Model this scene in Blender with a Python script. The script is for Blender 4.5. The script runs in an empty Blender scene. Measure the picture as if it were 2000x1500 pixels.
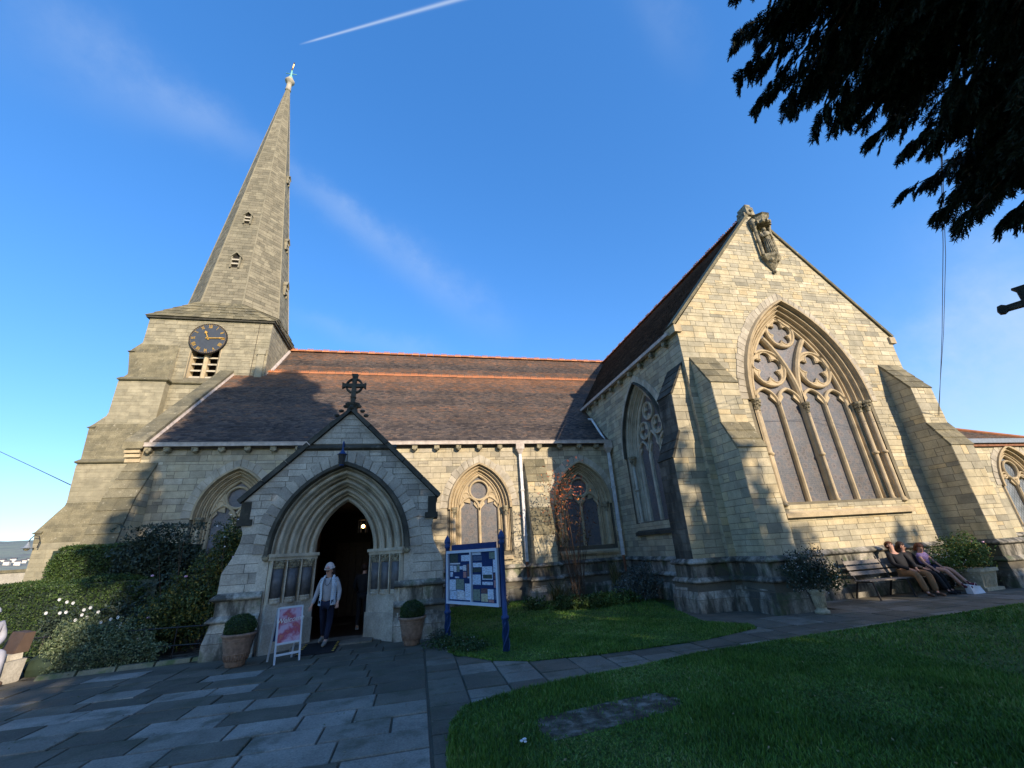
import bpy, bmesh, math, random
import numpy as np
from mathutils import Vector, Matrix
random.seed(7)
RNG = np.random.default_rng(7)
PI = math.pi
scene = bpy.context.scene
COL = scene.collection

# ------------------------------------------------------------------ camera
FPX = 814.7045
_p, _r, _y = math.radians(21.60295), math.radians(-3.59692), math.radians(13.1754)
_f = np.array([math.sin(_y), math.cos(_y), 0.]); _rt = np.array([math.cos(_y), -math.sin(_y), 0.]); _u = np.array([0, 0, 1.])
FW = math.cos(_p)*_f + math.sin(_p)*_u
_u2 = -math.sin(_p)*_f + math.cos(_p)*_u
RT = math.cos(_r)*_rt + math.sin(_r)*_u2
UP = -math.sin(_r)*_rt + math.cos(_r)*_u2
CAM = np.array([0, 0, 1.75])
cd = bpy.data.cameras.new('camera'); cam = bpy.data.objects.new('camera', cd); COL.objects.link(cam)
cam.matrix_world = Matrix(((RT[0], UP[0], -FW[0], CAM[0]), (RT[1], UP[1], -FW[1], CAM[1]), (RT[2], UP[2], -FW[2], CAM[2]), (0, 0, 0, 1)))
cd.sensor_fit = 'HORIZONTAL'; cd.sensor_width = 36; cd.lens = FPX/2000*36; cd.clip_start = 0.05; cd.clip_end = 6000
scene.camera = cam
def to_px(w):
    v = np.asarray(w, float)-CAM; z = v@FW
    return np.array([1000+FPX*(v@RT)/z, 750-FPX*(v@UP)/z]), z
def ray(x, y):
    d = FW*FPX+RT*(x-1000)-UP*(y-750); return d/np.linalg.norm(d)

# ------------------------------------------------------------------ sun, sky, exposure
SUND = Vector((0.45, -1.0, 0.455)).normalized()          # towards the sun
EL = math.asin(SUND.z); AZ = math.atan2(SUND.x, SUND.y)
sl = bpy.data.lights.new('sun', 'SUN'); sl.energy = 2.8; sl.angle = math.radians(0.53); sl.color = (1.0, 0.835, 0.64)
so = bpy.data.objects.new('sun', sl); COL.objects.link(so); so.rotation_euler = SUND.to_track_quat('Z', 'Y').to_euler()
scene.view_settings.view_transform = 'Standard'; scene.view_settings.look = 'None'
scene.view_settings.gamma = 1; scene.view_settings.use_curve_mapping = False
scene.view_settings.exposure = 1.22
world = bpy.data.worlds.new('World'); scene.world = world; world.use_nodes = True
wt = world.node_tree; wt.nodes.clear()
def N(t, typ, **k):
    n = t.nodes.new(typ)
    for a, b in k.items(): setattr(n, a, b)
    return n
def setin(t, s, v):
    if isinstance(v, bpy.types.NodeSocket): t.links.new(v, s)
    elif v is not None: s.default_value = v
def mth(t, op, a, b=None, c=None, clamp=False):
    n = N(t, 'ShaderNodeMath', operation=op, use_clamp=clamp)
    setin(t, n.inputs[0], a); setin(t, n.inputs[1], b); setin(t, n.inputs[2], c)
    return n.outputs[0]
def mixc(t, fac, a, b, mode='MIX'):
    n = N(t, 'ShaderNodeMix', data_type='RGBA', blend_type=mode)
    setin(t, n.inputs[0], fac)
    for s, v in ((n.inputs[6], a), (n.inputs[7], b)):
        if isinstance(v, (tuple, list)): v = (*v, 1) if len(v) == 3 else v
        setin(t, s, v)
    return n.outputs[2]
sky = N(wt, 'ShaderNodeTexSky', sky_type='NISHITA'); sky.sun_disc = False
sky.sun_elevation = EL; sky.sun_rotation = AZ; sky.air_density = 1.0; sky.dust_density = 0.6; sky.ozone_density = 1.2; sky.altitude = 100
SKY_TINT = (0.86, 1.04, 1.36)
sg_ = N(wt, 'ShaderNodeGamma'); sg_.inputs[1].default_value = 0.68; wt.links.new(sky.outputs[0], sg_.inputs[0])
hs_ = N(wt, 'ShaderNodeHueSaturation'); hs_.inputs['Saturation'].default_value = 1.64; wt.links.new(sg_.outputs[0], hs_.inputs['Color'])
skyc = mixc(wt, 1.0, hs_.outputs[0], SKY_TINT, 'MULTIPLY')
tc = N(wt, 'ShaderNodeTexCoord'); dirv = tc.outputs['Generated']
def vdot(a, b):
    n = N(wt, 'ShaderNodeVectorMath', operation='DOT_PRODUCT'); wt.links.new(a, n.inputs[0]); n.inputs[1].default_value = b
    return n.outputs['Value']
wn = N(wt, 'ShaderNodeTexNoise'); wn.inputs['Scale'].default_value = 7; wn.inputs['Detail'].default_value = 7; wn.inputs['Roughness'].default_value = 0.62
wt.links.new(dirv, wn.inputs['Vector'])
wn2 = N(wt, 'ShaderNodeTexNoise'); wn2.inputs['Scale'].default_value = 3.2; wn2.inputs['Detail'].default_value = 3
wt.links.new(dirv, wn2.inputs['Vector'])
warp = mth(wt, 'SUBTRACT', wn.outputs['Fac'], 0.5)
def band(p1, p2, w0, w1, strength, noisy=True, over=0.04):
    """A streak of cloud along the great circle through two directions of the sky."""
    a, b = ray(*p1), ray(*p2)
    n = np.cross(a, b); n /= np.linalg.norm(n); tt = np.cross(n, a); L = math.acos(np.clip(a@b, -1, 1))
    al = mth(wt, 'ARCTAN2', vdot(dirv, tuple(tt)), vdot(dirv, tuple(a)))
    q = mth(wt, 'DIVIDE', al, L)
    qc = mth(wt, 'MULTIPLY', q, 1.0, clamp=True)
    w = mth(wt, 'MULTIPLY_ADD', qc, w1-w0, w0)
    d = vdot(dirv, tuple(n))
    if noisy: d = mth(wt, 'MULTIPLY_ADD', warp, 0.10, d)
    e = mth(wt, 'POWER', mth(wt, 'DIVIDE', d, w), 2.0)
    g = mth(wt, 'EXPONENT', mth(wt, 'MULTIPLY', e, -1.0))
    s0 = mth(wt, 'DIVIDE', mth(wt, 'ADD', q, over), 2*over+0.05, clamp=True)
    s1 = mth(wt, 'DIVIDE', mth(wt, 'SUBTRACT', 1+over, q), 2*over+0.05, clamp=True)
    g = mth(wt, 'MULTIPLY', g, mth(wt, 'MULTIPLY', s0, s1))
    if noisy: g = mth(wt, 'MULTIPLY', g, mth(wt, 'MULTIPLY_ADD', wn.outputs['Fac'], 1.8, -0.25, clamp=True))
    return mth(wt, 'MULTIPLY', g, strength)
bands = [band((588, 86), (1100, -60), 0.0012, 0.0042, 0.55, False, 0.01),
         band((30, 40), (500, 290), 0.06, 0.03, 0.26, over=0.25),
         band((560, 340), (960, 620), 0.022, 0.05, 0.27, over=0.2),
         band((590, 620), (860, 700), 0.02, 0.03, 0.16, over=0.2),
         band((1230, -30), (1350, 120), 0.03, 0.03, 0.10, over=0.3),
         band((1650, 900), (2150, 560), 0.07, 0.14, 0.7, over=0.2),
         band((-300, 1020), (260, 980), 0.03, 0.03, 0.40, over=0.3)]
cf = bands[0]
for b in bands[1:]: cf = mth(wt, 'MAXIMUM', cf, b)
cf = mth(wt, 'MINIMUM', cf, 1.0)
skyf = mixc(wt, cf, skyc, (1.9, 2.3, 2.9))
bg = N(wt, 'ShaderNodeBackground'); bg.inputs['Strength'].default_value = 0.15
wt.links.new(skyf, bg.inputs['Color'])
wo = N(wt, 'ShaderNodeOutputWorld'); wt.links.new(bg.outputs[0], wo.inputs[0])
scene.cycles.max_bounces = 6; scene.cycles.diffuse_bounces = 3

# ------------------------------------------------------------------ materials
MATS = {}
def bsdf(name, color, rough=0.85, metallic=0.0, spec=0.3):
    m = bpy.data.materials.new(name); m.use_nodes = True; t = m.node_tree
    b = t.nodes['Principled BSDF']; b.inputs['Roughness'].default_value = rough; b.inputs['Metallic'].default_value = metallic
    b.inputs['Specular IOR Level'].default_value = spec
    b.inputs['Base Color'].default_value = (*color, 1)
    MATS[name] = m
    return m, t, b
def noise(t, scale, detail=4, rough=0.55, vec=None, sc3=None):
    n = N(t, 'ShaderNodeTexNoise'); n.inputs['Scale'].default_value = scale; n.inputs['Detail'].default_value = detail; n.inputs['Roughness'].default_value = rough
    if vec is None: vec = N(t, 'ShaderNodeTexCoord').outputs['Object']
    if sc3:
        mp = N(t, 'ShaderNodeMapping'); mp.inputs['Scale'].default_value = sc3; t.links.new(vec, mp.inputs['Vector']); vec = mp.outputs[0]
    t.links.new(vec, n.inputs['Vector'])
    return n.outputs['Fac']
def ramp(t, fac, stops, interp='LINEAR'):
    r = N(t, 'ShaderNodeValToRGB'); r.color_ramp.interpolation = interp; e = r.color_ramp.elements
    while len(e) < len(stops): e.new(0.5)
    for i, (p, c) in enumerate(stops):
        e[i].position = p; c = (c, c, c) if isinstance(c, (int, float)) else c; e[i].color = (*c, 1)
    t.links.new(fac, r.inputs[0]); return r.outputs[0]
def bump(t, b, h, strength, dist=0.02):
    n = N(t, 'ShaderNodeBump'); n.inputs['Strength'].default_value = strength; n.inputs['Distance'].default_value = dist
    t.links.new(h, n.inputs['Height']); t.links.new(n.outputs[0], b.inputs['Normal'])
def toned(name, stops, rough=0.9, mottle=(3.0, 0.75, 1.15), fine=(40, 0.85, 1.12), stain=None, bmp=0.5, bdist=0.01, bscale=60, spec=0.25, stain2=None):
    """Stone/tile/leaf material: colour picked by the piece's own 'tone', mottled by noise, with blotchy stains."""
    m, t, b = bsdf(name, (0.5, 0.5, 0.5), rough, spec=spec)
    at = N(t, 'ShaderNodeAttribute'); at.attribute_name = 'tone'
    c = ramp(t, at.outputs['Fac'], stops)
    for s, lo, hi in (mottle, fine):
        f = noise(t, s, 5, 0.6)
        c = mixc(t, 1.0, c, ramp(t, f, [(0.3, lo), (0.7, hi)]), 'MULTIPLY')
    for st in (stain, stain2):
        if st:
            col, sc, lo, hi, amt, s3 = st
            f = noise(t, sc, 6, 0.62, sc3=s3)
            f = mth(t, 'MULTIPLY', ramp(t, f, [(lo, 0), (hi, 1)]), amt)
            c = mixc(t, f, c, col)
    t.links.new(c, b.inputs['Base Color'])
    if bmp: bump(t, b, noise(t, bscale, 6, 0.65), bmp, bdist)
    return m
BUFF = [(0.0, (0.27, 0.245, 0.18)), (0.15, (0.37, 0.325, 0.235)), (0.4, (0.46, 0.40, 0.275)), (0.7, (0.52, 0.45, 0.30)), (0.9, (0.45, 0.40, 0.30)), (1.0, (0.56, 0.50, 0.37))]
GREY = [(0.0, (0.30, 0.275, 0.23)), (0.3, (0.40, 0.37, 0.31)), (0.7, (0.48, 0.44, 0.36)), (1.0, (0.58, 0.54, 0.45))]
toned('wall_stone', BUFF, stain=((0.17, 0.155, 0.12), 1.1, 0.54, 0.74, 0.45, (1.6, 1.6, 0.7)), stain2=((0.5, 0.37, 0.2), 0.8, 0.55, 0.75, 0.45, None))
toned('gable_stone', [(0.0, (0.31, 0.285, 0.21)), (0.12, (0.42, 0.38, 0.275)), (0.35, (0.49, 0.435, 0.30)), (0.7, (0.54, 0.465, 0.30)), (0.85, (0.57, 0.46, 0.27)), (1.0, (0.61, 0.545, 0.39))], stain=((0.24, 0.225, 0.155), 1.3, 0.52, 0.72, 0.6, (1.4, 1.4, 0.7)))
toned('porch_stone', GREY, stain=((0.14, 0.135, 0.11), 1.6, 0.54, 0.74, 0.6, (1.3, 1.3, 0.6)), fine=(30, 0.75, 1.15))
toned('plinth_stone', GREY, stain=((0.035, 0.036, 0.03), 1.5, 0.40, 0.56, 0.88, (1.6, 1.6, 0.55)), stain2=((0.09, 0.12, 0.055), 2.3, 0.52, 0.66, 0.7, None), fine=(26, 0.7, 1.2))
toned('tower_stone', [(0.0, (0.26, 0.235, 0.165)), (0.5, (0.32, 0.285, 0.195)), (1.0, (0.39, 0.345, 0.235))], stain=((0.2, 0.185, 0.125), 0.7, 0.5, 0.72, 0.65, (1, 1, 0.6)), stain2=((0.5, 0.46, 0.33), 3.5, 0.6, 0.72, 0.5, (1, 1, 2)))
toned('spire_stone', [(0.0, (0.17, 0.155, 0.11)), (0.5, (0.225, 0.20, 0.14)), (1.0, (0.29, 0.26, 0.18))], stain=((0.18, 0.165, 0.115), 0.5, 0.5, 0.7, 0.6, (1, 1, 0.5)))
toned('mossy_stone', [(0.0, (0.15, 0.135, 0.085)), (1.0, (0.27, 0.235, 0.145))], stain=((0.09, 0.085, 0.06), 2.0, 0.48, 0.66, 0.7, None), stain2=((0.42, 0.38, 0.28), 9, 0.62, 0.68, 0.7, None), fine=(35, 0.7, 1.2), bmp=0.8)
toned('dark_coping', [(0.0, (0.055, 0.053, 0.042)), (1.0, (0.11, 0.10, 0.075))], stain=((0.22, 0.2, 0.15), 6, 0.6, 0.7, 0.6, None), stain2=((0.03, 0.03, 0.025), 2, 0.45, 0.6, 0.7, None))
toned('dressed_stone', [(0.0, (0.42, 0.33, 0.20)), (1.0, (0.56, 0.45, 0.285))], stain=((0.20, 0.17, 0.12), 1.7, 0.54, 0.72, 0.5, (1, 1, 0.5)), bmp=0.25)
toned('arch_stone', [(0.0, (0.38, 0.34, 0.265)), (1.0, (0.55, 0.49, 0.375))], stain=((0.16, 0.145, 0.105), 1.7, 0.52, 0.7, 0.6, (1.5, 1.5, 0.7)), bmp=0.35)
toned('mortar', [(0, (0.13, 0.115, 0.085)), (1, (0.13, 0.115, 0.085))])
toned('pale_mortar', [(0, (0.20, 0.175, 0.12)), (1, (0.20, 0.175, 0.12))])  # mortar lightened in its colour for the sunlit walls
toned('stained_stone', [(0.0, (0.10, 0.095, 0.08)), (1.0, (0.2, 0.185, 0.15))], stain=((0.03, 0.03, 0.026), 1.3, 0.42, 0.6, 0.9, (1.5, 1.5, 0.5)))
toned('roof_tile', [(0.0, (0.055, 0.048, 0.047)), (0.3, (0.100, 0.082, 0.072)), (0.55, (0.15, 0.115, 0.092)), (0.8, (0.19, 0.118, 0.082)), (1.0, (0.28, 0.15, 0.085))], rough=0.75, mottle=(0.8, 0.75, 1.2), fine=(9, 0.75, 1.25), stain=((0.30, 0.27, 0.22), 7, 0.66, 0.76, 0.4, None), bmp=0.2)
toned('ridge_tile', [(0.0, (0.36, 0.13, 0.055)), (1.0, (0.56, 0.225, 0.095))], rough=0.8, stain=((0.5, 0.42, 0.12), 2.2, 0.6, 0.7, 0.8, None), stain2=((0.16, 0.09, 0.06), 3, 0.55, 0.7, 0.6, None))
toned('paving_stone', [(0.0, (0.075, 0.068, 0.050)), (0.3, (0.105, 0.094, 0.070)), (0.55, (0.14, 0.125, 0.095)), (0.8, (0.205, 0.185, 0.15)), (1.0, (0.29, 0.26, 0.22))], rough=0.8, mottle=(2.0, 0.75, 1.2), fine=(45, 0.7, 1.25), stain=((0.05, 0.055, 0.03), 2.2, 0.50, 0.66, 0.65, None), stain2=((0.3, 0.29, 0.24), 16, 0.66, 0.72, 0.6, None), bmp=0.6, bdist=0.008, spec=0.35)
toned('kerb_stone', [(0, (0.12, 0.13, 0.08)), (1, (0.24, 0.22, 0.15))], stain=((0.06, 0.1, 0.03), 3, 0.45, 0.6, 0.8, None))
toned('carved_stone', [(0.0, (0.27, 0.24, 0.16)), (1.0, (0.44, 0.38, 0.25))], stain=((0.06, 0.057, 0.042), 7, 0.45, 0.6, 0.75, None), bmp=0.9, bdist=0.03, bscale=22)
def leafmat(name, stops, rough=0.55, trans=0.0):
    m = toned(name, stops, rough=rough, mottle=(1.5, 0.75, 1.2), fine=(12, 0.85, 1.15), bmp=0, spec=0.3)
    return m
leafmat('yew_leaf', [(0, (0.012, 0.020, 0.012)), (1, (0.030, 0.045, 0.022))], rough=0.6)
leafmat('hedge_leaf', [(0, (0.022, 0.045, 0.012)), (0.6, (0.045, 0.085, 0.018)), (1, (0.08, 0.12, 0.03))])
leafmat('pale_leaf', [(0, (0.05, 0.08, 0.035)), (0.6, (0.12, 0.16, 0.075)), (1, (0.22, 0.25, 0.14))])
leafmat('rose_leaf', [(0, (0.025, 0.045, 0.015)), (0.7, (0.07, 0.10, 0.025)), (0.9, (0.18, 0.16, 0.03)), (1, (0.28, 0.2, 0.04))])
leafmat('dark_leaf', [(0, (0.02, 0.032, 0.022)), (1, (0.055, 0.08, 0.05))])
leafmat('autumn_leaf', [(0, (0.08, 0.07, 0.02)), (0.4, (0.22, 0.07, 0.025)), (0.8, (0.40, 0.09, 0.03)), (1, (0.5, 0.28, 0.05))])
leafmat('box_leaf', [(0, (0.02, 0.045, 0.012)), (1, (0.05, 0.09, 0.025))])
leafmat('fresh_leaf', [(0, (0.05, 0.09, 0.02)), (1, (0.14, 0.22, 0.05))])
leafmat('lavender_leaf', [(0, (0.05, 0.065, 0.055)), (1, (0.15, 0.18, 0.16))])
leafmat('reed_leaf', [(0, (0.05, 0.07, 0.02)), (0.7, (0.16, 0.15, 0.06)), (1, (0.3, 0.22, 0.11))])
leafmat('grass_blade', [(0, (0.050, 0.110, 0.016)), (0.5, (0.10, 0.20, 0.024)), (0.85, (0.18, 0.26, 0.055)), (1, (0.30, 0.31, 0.13))])
leafmat('petal_white', [(0, (0.7, 0.7, 0.68)), (1, (0.8, 0.8, 0.8))])
leafmat('petal_pink', [(0, (0.7, 0.35, 0.5)), (1, (0.75, 0.45, 0.6))])
leafmat('petal_yellow', [(0, (0.7, 0.45, 0.08)), (1, (0.75, 0.5, 0.1))])
toned('bark', [(0, (0.07, 0.045, 0.03)), (1, (0.14, 0.09, 0.06))], bmp=0.8)
def ground_mat():
    m, t, b = bsdf('lawn_soil', (0.03, 0.06, 0.015), 0.95)
    f1 = noise(t, 2.2, 6, 0.6); f2 = noise(t, 90, 5, 0.7)
    c = ramp(t, f1, [(0.3, (0.035, 0.070, 0.014)), (0.55, (0.05, 0.105, 0.018)), (0.72, (0.09, 0.12, 0.03))])
    c = mixc(t, 1.0, c, ramp(t, f2, [(0.3, 0.6), (0.7, 1.35)]), 'MULTIPLY')
    t.links.new(c, b.inputs['Base Color']); bump(t, b, f2, 0.9, 0.03)
    m, t, b = bsdf('bare_earth', (0.1, 0.08, 0.06), 0.95)
    f1 = noise(t, 4.5, 6, 0.65); f2 = noise(t, 60, 5, 0.7)
    c = ramp(t, f1, [(0.42, (0.05, 0.042, 0.030)), (0.52, (0.11, 0.10, 0.075)), (0.64, (0.25, 0.235, 0.20))])
    c = mixc(t, 1.0, c, ramp(t, f2, [(0.3, 0.7), (0.7, 1.3)]), 'MULTIPLY')
    t.links.new(c, b.inputs['Base Color']); bump(t, b, f2, 0.9, 0.02)
    m, t, b = bsdf('far_field', (0.1, 0.12, 0.05), 0.95)
    f1 = noise(t, 0.012, 6, 0.6)
    c = ramp(t, f1, [(0.35, (0.10, 0.12, 0.08)), (0.5, (0.20, 0.23, 0.11)), (0.65, (0.13, 0.14, 0.09))])
    t.links.new(c, b.inputs['Base Color'])
    m, t, b = bsdf('hill_wood', (0.12, 0.13, 0.1), 0.95)
    f1 = noise(t, 0.007, 9, 0.75)
    c = ramp(t, f1, [(0.38, (0.12, 0.135, 0.125)), (0.47, (0.19, 0.19, 0.165)), (0.53, (0.24, 0.27, 0.19)), (0.62, (0.15, 0.165, 0.145))])  # greyed colours put distance haze into the hill itself
    t.links.new(c, b.inputs['Base Color'])
ground_mat()
def glass_mat():
    m, t, b = bsdf('leaded_glass', (0.1, 0.1, 0.11), 0.42, spec=0.5)
    tcn = N(t, 'ShaderNodeTexCoord').outputs['Object']
    mp = N(t, 'ShaderNodeMapping'); mp.inputs['Rotation'].default_value = (0, PI/4, 0); t.links.new(tcn, mp.inputs['Vector'])
    v = N(t, 'ShaderNodeTexVoronoi', feature='DISTANCE_TO_EDGE'); v.inputs['Scale'].default_value = 9; t.links.new(tcn, v.inputs['Vector'])
    v2 = N(t, 'ShaderNodeTexVoronoi'); v2.inputs['Scale'].default_value = 5; t.links.new(tcn, v2.inputs['Vector'])
    c = ramp(t, v2.outputs['Distance'], [(0.1, (0.05, 0.045, 0.05)), (0.35, (0.15, 0.125, 0.12)), (0.6, (0.085, 0.09, 0.105))])
    c = mixc(t, 1.0, c, ramp(t, noise(t, 1.1, 5, 0.6), [(0.3, 0.7), (0.7, 1.35)]), 'MULTIPLY')
    c = mixc(t, ramp(t, v.outputs['Distance'], [(0.02, 0.8), (0.06, 0)]), c, (0.16, 0.15, 0.145))
    # protective wire lattice
    s = N(t, 'ShaderNodeSeparateXYZ'); t.links.new(tcn, s.inputs[0])
    sx = mth(t, 'ADD', s.outputs[0], s.outputs[1])
    def lines(src, f, w):
        q = mth(t, 'FRACT', mth(t, 'MULTIPLY', src, f)); return mth(t, 'LESS_THAN', q, w)
    g = mth(t, 'MAXIMUM', lines(sx, 22, 0.2), lines(s.outputs[2], 15, 0.2))
    c = mixc(t, mth(t, 'MULTIPLY', g, 0.5), c, (0.15, 0.145, 0.14))
    t.links.new(c, b.inputs['Base Color']); bump(t, b, g, 0.4, 0.01)
    m, t, b = bsdf('quarry_glass', (0.1, 0.1, 0.11), 0.35, spec=0.5)
    tcn = N(t, 'ShaderNodeTexCoord').outputs['Object']; s = N(t, 'ShaderNodeSeparateXYZ'); t.links.new(tcn, s.inputs[0])
    a_ = mth(t, 'ADD', s.outputs[0], mth(t, 'MULTIPLY', s.outputs[2], 0.75)); b_ = mth(t, 'SUBTRACT', s.outputs[0], mth(t, 'MULTIPLY', s.outputs[2], 0.75))
    fr = [mth(t, 'LESS_THAN', mth(t, 'FRACT', mth(t, 'MULTIPLY', q, 7.0)), 0.14) for q in (a_, b_)]
    g = mth(t, 'MAXIMUM', *fr)
    c = ramp(t, noise(t, 3, 3), [(0.35, (0.12, 0.14, 0.16)), (0.65, (0.24, 0.26, 0.28))])
    c = mixc(t, g, c, (0.05, 0.05, 0.05)); t.links.new(c, b.inputs['Base Color'])
glass_mat()
def plain(name, color, rough=0.7, metallic=0.0, spec=0.3, var=0.15, sc=8, bmp=0.15):
    m, t, b = bsdf(name, color, rough, metallic, spec)
    f = noise(t, sc, 5, 0.6); c = mixc(t, 1.0, color, ramp(t, f, [(0.3, 1-var), (0.7, 1+var)]), 'MULTIPLY')
    t.links.new(c, b.inputs['Base Color'])
    if bmp: bump(t, b, noise(t, sc*6, 4), bmp, 0.004)
    return m
plain('dark_marble', (0.11, 0.112, 0.115), 0.45, var=0.3)
plain('dark_interior', (0.02, 0.018, 0.015), 0.9)  # near-black colour stands in for the shade inside openings
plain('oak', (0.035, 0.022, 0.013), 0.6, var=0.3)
plain('iron_black', (0.02, 0.02, 0.022), 0.5)
plain('clock_face', (0.055, 0.065, 0.080), 0.5, var=0.1)
plain('gold', (0.75, 0.42, 0.08), 0.4, 0.5)
plain('pale_gutter', (0.48, 0.41, 0.35), 0.6, var=0.25, sc=6)
plain('rusty', (0.25, 0.11, 0.06), 0.8, var=0.4)
plain('pipe_paint', (0.66, 0.65, 0.64), 0.55, var=0.25, sc=5)
plain('blue_paint', (0.018, 0.050, 0.16), 0.35, var=0.15)
plain('frame_white', (0.50, 0.58, 0.70), 0.4, var=0.06)
plain('board_blue', (0.015, 0.035, 0.12), 0.8)
plain('terracotta', (0.22, 0.145, 0.105), 0.85, var=0.35, sc=14, bmp=0.4)
plain('cast_stone', (0.46, 0.40, 0.28), 0.9, var=0.3, sc=12, bmp=0.5)
plain('lead', (0.22, 0.25, 0.29), 0.5, var=0.15)
plain('copper_green', (0.22, 0.5, 0.44), 0.6)
plain('aluminium', (0.55, 0.6, 0.66), 0.35, 0.3, var=0.05)
plain('mat_rubber', (0.012, 0.012, 0.013), 0.9)
plain('bench_wood', (0.22, 0.19, 0.16), 0.75, var=0.3, sc=10)
plain('bench_pale', (0.45, 0.38, 0.28), 0.75, var=0.3, sc=10)
plain('skin', (0.50, 0.28, 0.20), 0.55, var=0.06)
plain('cream_wool', (0.52, 0.43, 0.39), 0.9, bmp=0.5)
plain('wool_pink', (0.55, 0.28, 0.24), 0.9)
plain('vest_white', (0.50, 0.56, 0.62), 0.6, var=0.06)
plain('knit_grey', (0.34, 0.34, 0.36), 0.9, bmp=0.4)
plain('navy_cloth', (0.012, 0.015, 0.035), 0.85)
plain('black_cloth', (0.012, 0.012, 0.014), 0.8)
plain('puffer_black', (0.02, 0.017, 0.018), 0.55)
plain('denim_shirt', (0.03, 0.04, 0.07), 0.85)
plain('tan_cloth', (0.24, 0.135, 0.065), 0.85, var=0.12)
plain('purple_cloth', (0.24, 0.17, 0.34), 0.8, var=0.4, sc=25)
plain('boot_brown', (0.085, 0.055, 0.038), 0.6)
plain('shoe_grey', (0.20, 0.19, 0.17), 0.7)
plain('sock_maroon', (0.10, 0.02, 0.035), 0.85)
plain('hair_brown', (0.03, 0.014, 0.009), 0.6)
plain('hair_red', (0.10, 0.035, 0.015), 0.6)
plain('hair_white', (0.45, 0.46, 0.5), 0.7)
plain('bag_white', (0.65, 0.66, 0.7), 0.6)
plain('grey_jacket', (0.36, 0.36, 0.4), 0.8)
plain('light_render', (0.6, 0.57, 0.5), 0.9)
plain('slate', (0.10, 0.10, 0.11), 0.7)
plain('cable', (0.06, 0.05, 0.04), 0.7)
m, t, b = bsdf('lamp_glow', (1, 0.6, 0.2), 0.5); b.inputs['Emission Color'].default_value = (1, 0.55, 0.2, 1); b.inputs['Emission Strength'].default_value = 6
m, t, b = bsdf('clear_glass', (0.9, 0.95, 1), 0.05); b.inputs['Transmission Weight'].default_value = 1.0; b.inputs['IOR'].default_value = 1.02
for i, c in enumerate([(0.60, 0.68, 0.80), (0.50, 0.60, 0.74), (0.66, 0.68, 0.72), (0.06, 0.08, 0.07), (0.42, 0.38, 0.34), (0.50, 0.46, 0.30), (0.16, 0.09, 0.09), (0.10, 0.14, 0.22), (0.45, 0.22, 0.2), (0.2, 0.25, 0.2)]):
    m, t, b = bsdf('paper_%d' % i, c, 0.7)
    tcn = N(t, 'ShaderNodeTexCoord').outputs['Object']
    mp = N(t, 'ShaderNodeMapping'); mp.inputs['Scale'].default_value = (14, 1, 70); t.links.new(tcn, mp.inputs['Vector'])
    n = N(t, 'ShaderNodeTexNoise'); n.inputs['Scale'].default_value = 1.0; n.inputs['Detail'].default_value = 1; t.links.new(mp.outputs[0], n.inputs['Vector'])
    t.links.new(mixc(t, ramp(t, n.outputs['Fac'], [(0.52, 0), (0.56, 0.55)]), c, tuple(x*0.35 for x in c)), b.inputs['Base Color'])
m, t, b = bsdf('welcome_poster', (0.5, 0.3, 0.4), 0.5)
tcn = N(t, 'ShaderNodeTexCoord').outputs['Object']
c = ramp(t, noise(t, 4.5, 3, 0.5), [(0.3, (0.34, 0.33, 0.50)), (0.47, (0.50, 0.36, 0.46)), (0.58, (0.34, 0.07, 0.12)), (0.72, (0.55, 0.26, 0.13))]); t.links.new(c, b.inputs['Base Color'])
MT = MATS

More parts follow.
